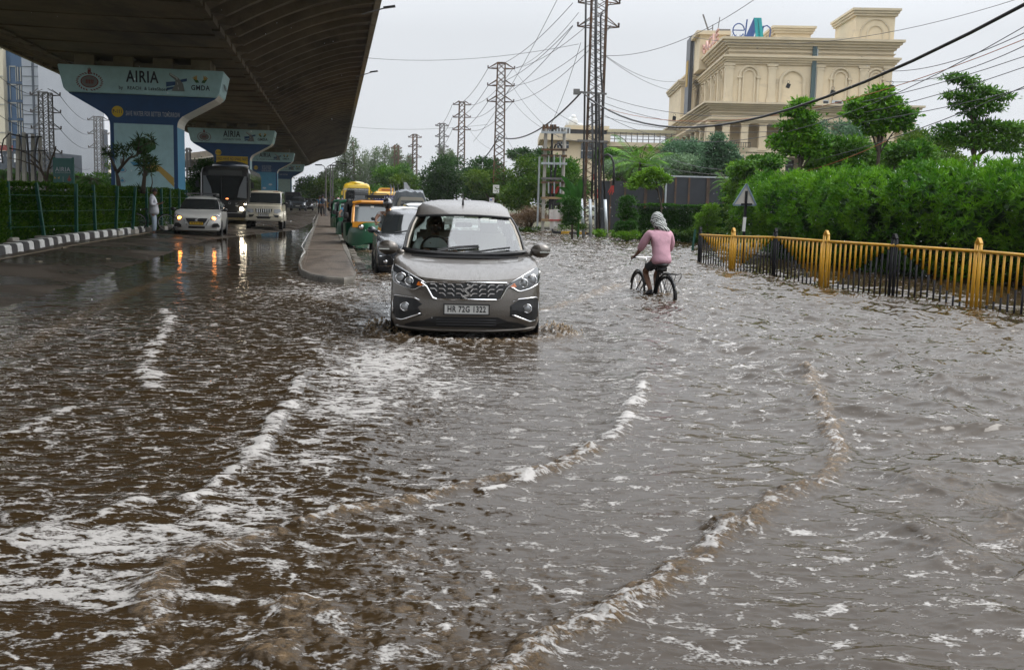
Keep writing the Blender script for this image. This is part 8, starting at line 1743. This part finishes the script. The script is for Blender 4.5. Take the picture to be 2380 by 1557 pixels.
def face(t, c, fwd=V3(0, 1, 0), s=1.0, hair=True, hm=HAIR):
    r_ = fwd.cross(V3(0, 0, 1)).normalized(); b = MB()
    b.ell(c + fwd * .095 * s + V3(0, 0, -.02), (.014, .014, .02), 8, 6); b.build("nose", SKN, t, smooth=True)
    for k in (-1, 1): b = MB(); b.ell(c + fwd * .078 + r_ * .03 * k + V3(0, 0, .01), (.012, .008, .006), 8, 5); b.build("eye", HAIR, t, smooth=True); b = MB(); b.ell(c + r_ * .082 * k, (.012, .02, .03), 8, 6); b.build("ear", SKN, t, smooth=True)
    b = MB(); b.ell(c + fwd * .08 + V3(0, 0, -.055), (.025, .01, .006), 8, 5); b.build("mouth", mat("lips", (.12, .04, .03), .5), t, smooth=True)
    if hair: b = MB(); b.ell(c + V3(0, 0, .055) - fwd * .018, (.088, .10, .085), 14, 9); b.build("hair", hm, t, smooth=True)

# ---- cyclist with bicycle
rp = P(1546, 699); fp_ = D(1481, 640, rp.y + 1.07); GZ = -.28; hd_ = math.atan2(-(fp_.x - rp.x), 1.07)
bike = thing("bicycle", "black roadster bicycle ridden away through the floodwater", "bicycle", (rp.x, rp.y, GZ), hd_)
spoked_wheel(bike, "rear_wheel", 0, 0, .352, .042); 
FM = mat("bike_black", (.014, .014, .015), .35, .3); b = MB(); bbk = V3(0, .46, .29); seat = V3(0, .28, .80); hd0, hd1 = V3(0, .83, .62), V3(0, .79, .86)
b.bar(bbk, seat, .032); b.tube([bbk, hd0], .017, 7); b.tube([seat + V3(0, .03, -.04), hd1], .015, 7); b.tube([hd0, hd1], .02, 7)
for s in (-1, 1): b.tube([bbk + V3(s * .03, 0, 0), V3(s * .055, 0, .352)], .01, 6); b.tube([V3(s * .055, 0, .352), seat + V3(s * .02, 0, -.06)], .009, 6); b.tube([hd0 + V3(s * .04, 0, -.02), V3(s * .045, 1.08, .352)], .012, 6)
b.build("frame", FM, bike, smooth=True)
fw = spoked_wheel(bike, "front_wheel", 0, 0, .352, .042); fw.location = (0, 1.08, 0); fw.rotation_euler = (0, 0, rad(-5))
for nm, (ox, oy, ang), a0, a1 in (("rear_mudguard", (0, 0, 0), -20, 190), ("front_mudguard", (0, 1.08, rad(-5)), 20, 160)):
    b = MB(); b.ring((0, 0, .352), .375, .016, 'x', 22, 5, a0, a1); o = b.build(nm, FM, bike, smooth=True); o.location = (ox, oy, 0); o.rotation_euler = (0, 0, ang); o.scale = (1.6, 1, 1)
b = MB(); b.tube([(0, .79, .86), (0, .80, .95)], .012, 6); b.tube([(-.29, .70, .98), (-.22, .80, .97), (0, .83, .96), (.22, .80, .97), (.29, .70, .98)], .012, 6); b.build("handlebar", CHROME, bike, smooth=True)
b = MB(); b.tube([(-.30, .62, .97), (-.29, .72, .98)], .016, 6); b.build("grip", BLACKP, bike); b = MB(); b.tube([(.30, .62, .97), (.29, .72, .98)], .016, 6); b.build("grip", BLACKP, bike); b = MB(); b.tube([(-.27, .74, .96), (-.30, .80, .90), (-.27, .86, .82)], .004, 4); b.tube([(.27, .74, .96), (.36, .82, .98), (.42, .74, .86), (.44, .66, .80)], .004, 4); b.build("brake_cable", CABLE, bike)
b = MB(); b.ell((0, .20, .875), (.125, .14, .05), 14, 8); b.ell((0, .36, .885), (.04, .12, .028), 10, 6); b.box((0, .17, .80), (.16, .06, .08)); b.build("saddle", BLACKP, bike, smooth=True)
b = MB(); 
for s in (-1, 1): b.bar((s * .07, .14, .735), (s * .07, -.30, .745), .014); b.tube([(s * .06, 0, .352), (s * .08, -.2, .74)], .006, 5)
for y in (.08, -.06, -.18, -.29): b.bar((-.08, y, .742), (.08, y, .742), .014)
b.tube([(.07, -.30, .745), (.10, -.33, .77), (.10, -.34, .70), (.07, -.30, .62)], .008, 5); b.build("carrier", FM, bike)
b = MB(); b.cyl((.045, .46, .29), (.06, .46, .29), .09, n=18); b.bar((.08, .46, .29), (.08, .60, .20), .018); b.bar((-.08, .46, .29), (-.08, .32, .38), .018); b.box((.13, .61, .19), (.09, .09, .02)); b.box((-.13, .31, .385), (.09, .09, .02)); b.bar((.05, .46, .34), (.05, .0, .39), .012); b.bar((.05, .46, .24), (.05, .0, .31), .012); b.build("pedals", FM, bike)
b = MB(); b.ell((0, -.375, .52), (.022, .01, .035), 8, 6); b.build("reflector", mat("reflector", (.6, .58, .55), .2), bike, smooth=True)
J = dict(hip=V3(0, .22, .98), waist=V3(0, .25, 1.12), chest=V3(0, .31, 1.33), neckb=V3(0, .35, 1.46), neck=V3(0, .38, 1.52), head=V3(0, .42, 1.62), shL=V3(-.185, .33, 1.41), shR=V3(.185, .33, 1.41), elL=V3(-.27, .45, 1.14), elR=V3(.28, .42, 1.14), wrL=V3(-.29, .62, 1.0), wrR=V3(.295, .62, 1.01),
         hjL=V3(-.09, .24, .94), hjR=V3(.09, .26, .94), knL=V3(-.13, .56, .74), knR=V3(.13, .64, .66), anL=V3(-.125, .32, .44), anR=V3(.12, .54, .27), toL=V3(-.125, .42, .39), toR=V3(.12, .66, .23))
cyc = person("person", "cyclist in a pink shirt and striped head scarf pedalling away through the water", (rp.x, rp.y, GZ), hd_, J, handdirs={'L': (V3(.02, 1, -.15), V3(.3, .1, -1)), 'R': (V3(-.02, 1, -.15), V3(-.3, .1, -1))})
garment("shirt", cyc, [([V3(0, .19, .86), V3(0, .20, .96), V3(0, .235, 1.10), V3(0, .30, 1.32), V3(0, .33, 1.44), V3(0, .36, 1.51)], [(.19, .15), (.195, .15), (.18, .14), (.195, .135), (.125, .09), (.07, .07)], None), ([J['shL'], V3(-.255, .41, 1.22), V3(-.278, .50, 1.10)], [.088, .075, .06], 3), ([J['shR'], V3(.262, .39, 1.22), V3(.287, .49, 1.10)], [.088, .075, .06], 3)], PINK)
garment("shorts", cyc, [([V3(0, .22, .96), V3(0, .22, .93)], [(.15, .125), (.15, .12)], None), ([V3(-.09, .28, .90), V3(-.125, .47, .79)], [.105, .085], 1), ([V3(.09, .30, .90), V3(.125, .54, .74)], [.105, .085], 1)], SHORTS)
b = MB(); b.ell((0, .43, 1.635), (.108, .122, .135), 20, 14); b.ell((.02, .36, 1.54), (.125, .10, .085), 16, 10); b.ell((.06, .31, 1.48), (.13, .07, .06), 14, 8, M=Matrix.Rotation(.35, 3, 'Y')); b.tube([(-.10, .44, 1.62), (-.06, .34, 1.58), (.03, .29, 1.52), (.13, .28, 1.45)], [.03, .035, .04, .03], 7); b.tube([(.10, .44, 1.66), (.09, .34, 1.62), (.06, .30, 1.54), (.0, .28, 1.47)], [.025, .03, .035, .03], 7); b.build("head_scarf", SCARF, cyc, smooth=True)
for s in (-1, 1):
    a = J['anL'] if s < 0 else J['anR']; tt = J['toL'] if s < 0 else J['toR']; b = MB(); b.ell((a + tt) / 2 + V3(0, 0, -.03), (.045, .12, .04), 12, 7, M=Matrix.Rotation(math.atan2(tt.z - a.z, tt.y - a.y), 3, 'X')); b.build("shoe", SHOE, cyc, smooth=True)

# ---- standing man in a translucent raincoat, looking at his phone, facing right
mp_ = D(357, 535, 38.4); mp_.z = .06
J = dict(hip=V3(0, 0, .92), waist=V3(0, -.01, 1.06), chest=V3(0, -.02, 1.30), neckb=V3(0, .0, 1.44), neck=V3(0, .03, 1.50), head=V3(0, .07, 1.60), shL=V3(-.19, -.02, 1.38), shR=V3(.19, -.02, 1.38), elL=V3(-.24, .0, 1.10), elR=V3(.24, .0, 1.10), wrL=V3(-.10, .24, 1.18), wrR=V3(.10, .24, 1.17),
         hjL=V3(-.09, 0, .88), hjR=V3(.09, 0, .88), knL=V3(-.10, .03, .48), knR=V3(.10, .03, .48), anL=V3(-.10, -.02, .08), anR=V3(.11, .02, .08), toL=V3(-.11, .13, .04), toR=V3(.12, .17, .04))
man = person("person", "standing man in a pale translucent raincoat looking at his phone by the left kerb", mp_, rad(-82), J, handdirs={'L': (V3(.3, 1, .2), V3(.6, 0, .6)), 'R': (V3(-.3, 1, .2), V3(-.6, 0, .6))})
garment("raincoat", man, [([V3(0, .01, .72), V3(0, .02, .90), V3(0, .02, 1.10), V3(0, -.02, 1.32), V3(0, -.02, 1.45)], [(.21, .22), (.205, .215), (.20, .20), (.20, .17), (.10, .10)], None), ([J['shL'], V3(-.26, -.02, 1.12), V3(-.14, .16, 1.15)], [.095, .085, .06], 3), ([J['shR'], V3(.26, -.02, 1.12), V3(.14, .16, 1.14)], [.095, .085, .06], 3), ([V3(0, -.11, 1.45)], [.10], 4)], RAIN)
garment("trousers", man, [([V3(0, 0, .9), V3(0, 0, .86)], [.14, .14], None), ([V3(-.10, .01, .70), V3(-.105, .03, .46), V3(-.10, .0, .12)], [.10, .082, .085], 1), ([V3(.10, .01, .70), V3(.105, .04, .46), V3(.115, .03, .12)], [.10, .082, .085], 1)], JEANS)
face(man, V3(0, .085, 1.60), V3(0, .95, -.3).normalized()); b = MB(); b.box((0, .36, 1.21), (.08, .02, .15), M=Matrix.Rotation(rad(-50), 3, 'X')); tag(b.build("phone", BLACKP, man), None)
for s in (-1, 1): b = MB(); b.ell(((-.11 if s < 0 else .12), .08 + .03 * (s > 0), .045), (.05, .13, .045), 12, 7); b.build("shoe", SHOE, man, smooth=True)
# parked bicycle behind him
pb = D(352, 527, 39.3); bk2 = thing("bicycle", "old bicycle parked against the hedge behind the standing man", "bicycle", (pb.x, pb.y, .16), rad(-70)); spoked_wheel(bk2, "wheel", 0, -.5, .34, .04); spoked_wheel(bk2, "wheel", 0, .55, .34, .04)
b = MB(); b.tube([(0, -.5, .34), (0, -.05, .3), (0, .45, .68), (0, .55, .34)], .018, 6); b.tube([(0, -.05, .3), (0, -.2, .82)], .016, 6); b.tube([(0, -.15, .72), (0, .43, .80)], .016, 6); b.tube([(-.25, .35, .92), (0, .43, .90), (.25, .35, .92)], .014, 6); b.box((0, -.22, .84), (.14, .22, .05)); b.build("frame", FM, bk2)

def walker(label, loc, rz, shirt, trousers, pack=None, scale=1.0, name="person", group=None):
    J = dict(hip=V3(0, 0, .92), waist=V3(0, 0, 1.06), chest=V3(0, 0, 1.30), neckb=V3(0, .01, 1.44), neck=V3(0, .02, 1.50), head=V3(0, .04, 1.60), shL=V3(-.19, 0, 1.40), shR=V3(.19, 0, 1.40), elL=V3(-.25, -.04, 1.13), elR=V3(.25, .06, 1.13), wrL=V3(-.25, .06, .90), wrR=V3(.25, .14, .91),
             hjL=V3(-.09, 0, .88), hjR=V3(.09, 0, .88), knL=V3(-.10, .08, .48), knR=V3(.10, -.03, .48), anL=V3(-.10, .10, .08), anR=V3(.10, -.16, .12), toL=V3(-.11, .24, .04), toR=V3(.11, -.04, .05))
    t = person(name, label, loc, rz, J, scale=scale, group=group)
    garment("shirt", t, [([V3(0, 0, .90), V3(0, 0, 1.08), V3(0, 0, 1.32), V3(0, .01, 1.44)], [(.16, .12), (.15, .12), (.165, .12), (.07, .065)], None), ([J['shL'], V3(-.235, -.02, 1.2)], [.07, .06], 2), ([J['shR'], V3(.235, .03, 1.2)], [.07, .06], 2)], shirt, 1)
    garment("trousers", t, [([V3(0, 0, .92), V3(0, 0, .88)], [.14, .13], None), ([V3(-.10, .04, .70), V3(-.10, .08, .46), V3(-.10, .10, .12)], [.095, .075, .065], 1), ([V3(.10, -.01, .70), V3(.10, -.03, .46), V3(.10, -.14, .16)], [.095, .075, .065], 1)], trousers, 1)
    b = MB(); b.ell((0, .02, 1.65), (.09, .10, .09), 12, 8); b.build("hair", HAIR, t, smooth=True)
    if pack: b = MB(); b.ell((0, -.2, 1.22), (.17, .12, .25), 14, 10); b.build("backpack", pack, t, smooth=True)
    return t
q = D(750, 497, 80); q.z = .2; walker("person with a dark backpack walking away along the median", q, rad(8), WSHIRT, SHORTS, NAVYB)
for (x, Y, lb, sh, rz_) in ((743, 92, "person in blue walking just left of the backpack wearer", BLUES, 180), (776, 96, "person in orange beyond the lamp posts", ORNG, 160), (783, 110, "person in pale shirt by the far end of the median", WSHIRT, 20)):
    q = D(x, 492, Y); q.z = .15; walker(lb, q, rad(rz_), sh, SHORTS)

# ---- riders on motorcycles in the queue
def motorbike(label, loc, rz, shirt, helmet=None, lit=True, plabel="rider"):
    t = thing("motorcycle", label, "motorcycle", loc, rz, "motorcycles in the queue"); wheel(t, 0, .0, .30, .1, 1, .68); wheel(t, 0, 1.25, .30, .1, 1, .68)
    b = MB(); b.ell((0, .45, .82), (.15, .28, .14), 12, 8); b.build("tank", FM, t, smooth=True); b = MB(); b.box((0, .95, .82), (.24, .6, .10)); b.build("seat", BLACKP, t, bevel=.03); b = MB(); b.tube([(-.36, .22, 1.08), (-.18, .15, 1.05), (.18, .15, 1.05), (.36, .22, 1.08)], .015, 6)
    for s in (-1, 1): b.tube([(s * .08, 0, .3), (s * .08, .18, 1.0)], .02, 6)
    b.build("handlebar", FM, t); b = MB(); b.box((0, .55, .45), (.25, .4, .3)); b.tube([(0, .2, .9), (0, .5, .7), (0, 1.2, .7)], .03, 6); b.build("engine", FM, t, bevel=.03)
    b = MB(); b.ell((0, .05, .93), (.10, .07, .10), 12, 8); h = b.build("headlight", LIT_W if lit else LENS, t, smooth=True)
    for s in (-1, 1): b = MB(); b.ell((s * .42, .2, 1.22), (.06, .02, .045), 10, 6); b.tube([(s * .3, .2, 1.08), (s * .40, .2, 1.2)], .008, 4); b.build("mirror", BLACKP, t, smooth=True)
    J = dict(hip=V3(0, .85, .95), waist=V3(0, .82, 1.08), chest=V3(0, .74, 1.30), neckb=V3(0, .70, 1.43), neck=V3(0, .68, 1.48), head=V3(0, .64, 1.58), shL=V3(-.19, .72, 1.38), shR=V3(.19, .72, 1.38), elL=V3(-.34, .50, 1.20), elR=V3(.34, .50, 1.20), wrL=V3(-.34, .28, 1.10), wrR=V3(.34, .28, 1.10),
             hjL=V3(-.10, .82, .9), hjR=V3(.10, .82, .9), knL=V3(-.22, .42, .82), knR=V3(.22, .42, .82), anL=V3(-.20, .62, .36), anR=V3(.20, .62, .36), toL=V3(-.20, .46, .30), toR=V3(.20, .46, .30))
    pz = person("person", plabel, loc, rz, J, handdirs={'L': (V3(0, -1, -.1), V3(0, 0, -1)), 'R': (V3(0, -1, -.1), V3(0, 0, -1))})
    garment("shirt", pz, [([V3(0, .85, .93), V3(0, .82, 1.08), V3(0, .74, 1.30), V3(0, .70, 1.42)], [(.15, .12), (.15, .12), (.165, .12), (.07, .065)], None), ([J['shL'], V3(-.28, .60, 1.28)], [.07, .058], 2), ([J['shR'], V3(.28, .60, 1.28)], [.07, .058], 2)], shirt, 1)
    garment("trousers", pz, [([V3(0, .85, .95), V3(0, .82, .92)], [.13, .13], None), ([V3(-.14, .6, .90), V3(-.22, .42, .80), V3(-.2, .6, .45)], [.09, .078, .065], 1), ([V3(.14, .6, .90), V3(.22, .42, .80), V3(.2, .6, .45)], [.09, .078, .065], 1)], SHORTS, 1)
    if helmet:
        b = MB(); b.ell((0, .66, 1.62), (.135, .15, .145), 18, 12); ho = b.build("helmet", helmet, pz, smooth=True); b = MB(); b.ell((0, .565, 1.635), (.115, .07, .055), 14, 8); b.build("visor", mat("visor", (.08, .08, .09), .05, coat=1), ho, smooth=True)
    else: face(pz, V3(0, .64, 1.58), V3(0, -1, 0))
    return t
HEL = mat("helmet_black", (.02, .02, .022), .15, coat=1); HELR = mat("helmet_red", (.3, .03, .02), .2, coat=1)
q = D(906, 540, 26.5); motorbike("yellow nosed motorcycle wedged between the rickshaw and the dark car", (q.x, q.y, -.14), rad(12), GREYS, HEL, False, "motorcyclist in a black helmet and grey shirt beside the rickshaw")
q = D(783, 520, 56); motorbike("motorcycle with a bright headlight beside the median cobbles", (q.x, q.y, -.12), rad(10), SHORTS, HEL, True, "rider of the motorcycle with the bright headlight")
q = D(794, 510, 68); motorbike("second motorcycle behind the brightly lit one", (q.x, q.y, -.1), rad(10), WSHIRT, HEL, True, "pale shirted rider of the second motorcycle")
q = D(786, 505, 80); motorbike("farthest motorcycle beside the school bus", (q.x, q.y, -.05), rad(10), ORNG, HELR, False, "rider in orange on the farthest motorcycle")
q = D(812, 535, 36.5); motorbike("dark motorcycle at the left flank of the orange framed rickshaw", (q.x, q.y, -.13), rad(12), BLUES, None, False, "rider in a bright blue shirt left of the rickshaw")
# ---- driver and passenger in the people carrier, and driver of the dark car
def occupant(label, car, x, y, z, shirt, grip=True, beard=True):
    M_ = car.matrix_world; loc = Vector(car.location) + Matrix.Rotation(car.rotation_euler.z, 3, 'Z') @ Vector((x, y, z))
    J = dict(hip=V3(0, .0, .10), waist=V3(0, .0, .25), chest=V3(0, -.02, .48), neckb=V3(0, -.04, .61), neck=V3(0, -.05, .66), head=V3(0, -.07, .76), shL=V3(-.19, -.03, .55), shR=V3(.19, -.03, .55), elL=V3(-.27, -.22, .36), elR=V3(.27, -.22, .36), wrL=V3(-.14, -.42, .44), wrR=V3(.14, -.42, .44),
             hjL=V3(-.09, -.05, .08), hjR=V3(.09, -.05, .08), knL=V3(-.13, -.45, .12), knR=V3(.13, -.45, .12), anL=V3(-.13, -.6, -.2), anR=V3(.13, -.6, -.2), toL=V3(-.13, -.7, -.22), toR=V3(.13, -.7, -.22))
    t = person("person", label, loc, car.rotation_euler.z, J, handdirs={'L': (V3(.2, -1, .1), V3(.3, 0, -1)), 'R': (V3(-.2, -1, .1), V3(-.3, 0, -1))})
    garment("shirt", t, [([V3(0, 0, .08), V3(0, 0, .26), V3(0, -.02, .48), V3(0, -.04, .60)], [(.16, .13), (.165, .13), (.18, .125), (.075, .07)], None), ([J['shL'], V3(-.255, -.18, .40)], [.082, .066], 2), ([J['shR'], V3(.255, -.18, .40)], [.082, .066], 2)], shirt, 1)
    garment("trousers", t, [([V3(0, 0, .10), V3(0, -.04, .08)], [.13, .12], None), ([V3(-.13, -.43, .11)], [.09], 1), ([V3(.13, -.43, .11)], [.09], 1)], SHORTS, 1)
    face(t, V3(0, -.075, .76), V3(0, -1, 0))
    if beard: b = MB(); b.ell((0, -.10, .705), (.068, .065, .045), 12, 8); b.build("beard", HAIR, t, smooth=True)
bpy.context.view_layer.update()
occupant("bearded driver in a white shirt behind the wheel of the people carrier", CAR, -.36, 2.02, .60, WSHIRT)
occupant("passenger sitting behind the driver in the people carrier", CAR, -.40, 2.95, .55, SHORTS, beard=False)

# ---- falling raindrops, sparse
dr = MB(); r_ = random.Random(11)
for _ in range(1500):
    Y = r_.uniform(6, 30); x = r_.uniform(-200, 2580); y = r_.uniform(-50, 1100); p = D(x, y, Y)
    if p.z < .05 or (p.x < 2 and r_.random() < .75) or p.x < -6: continue
    s = r_.uniform(.0018, .0032) * (.6 + Y / 22); dr.ell(p, (s, s, s * r_.uniform(1.2, 2.6)), 5, 4)
o = dr.build("raindrops", mat("raindrop", (.75, .78, .8), .1), None, smooth=True, recalc=False); o["kind"] = "stuff"; o["label"] = "sparse falling raindrops"
# litter floating or lying about
lt = MB()
for (x, y) in ((150, 583), (90, 612), (470, 600), (405, 568), (250, 600), (620, 575)): p = P(x, y, .08); p.z = gz(p) + .02; lt.box(p, (r_.uniform(.05, .14), r_.uniform(.04, .1), .02), rz=r_.uniform(0, 3))
o = lt.build("litter", mat("litter_tan", (.2, .17, .12), .8)); o["kind"] = "stuff"; o["label"] = "small scraps of litter on the wet road"
# ------------------------------------------------------------------ rain-laden air round the whole scene
hz_m = bpy.data.materials.new("haze"); hz_m.use_nodes = True; n = hz_m.node_tree; n.nodes.clear()
pv_ = n.nodes.new("ShaderNodeVolumePrincipled"); pv_.inputs['Color'].default_value = (.93, .95, .97, 1); pv_.inputs['Density'].default_value = .00022; pv_.inputs['Anisotropy'].default_value = .2
ho_ = n.nodes.new("ShaderNodeOutputMaterial"); n.links.new(pv_.outputs[0], ho_.inputs['Volume'])
hb_ = MB(); hb_.box((0, 180, 19), (460, 500, 42)); ho2 = hb_.build("haze", hz_m); ho2["kind"] = "stuff"
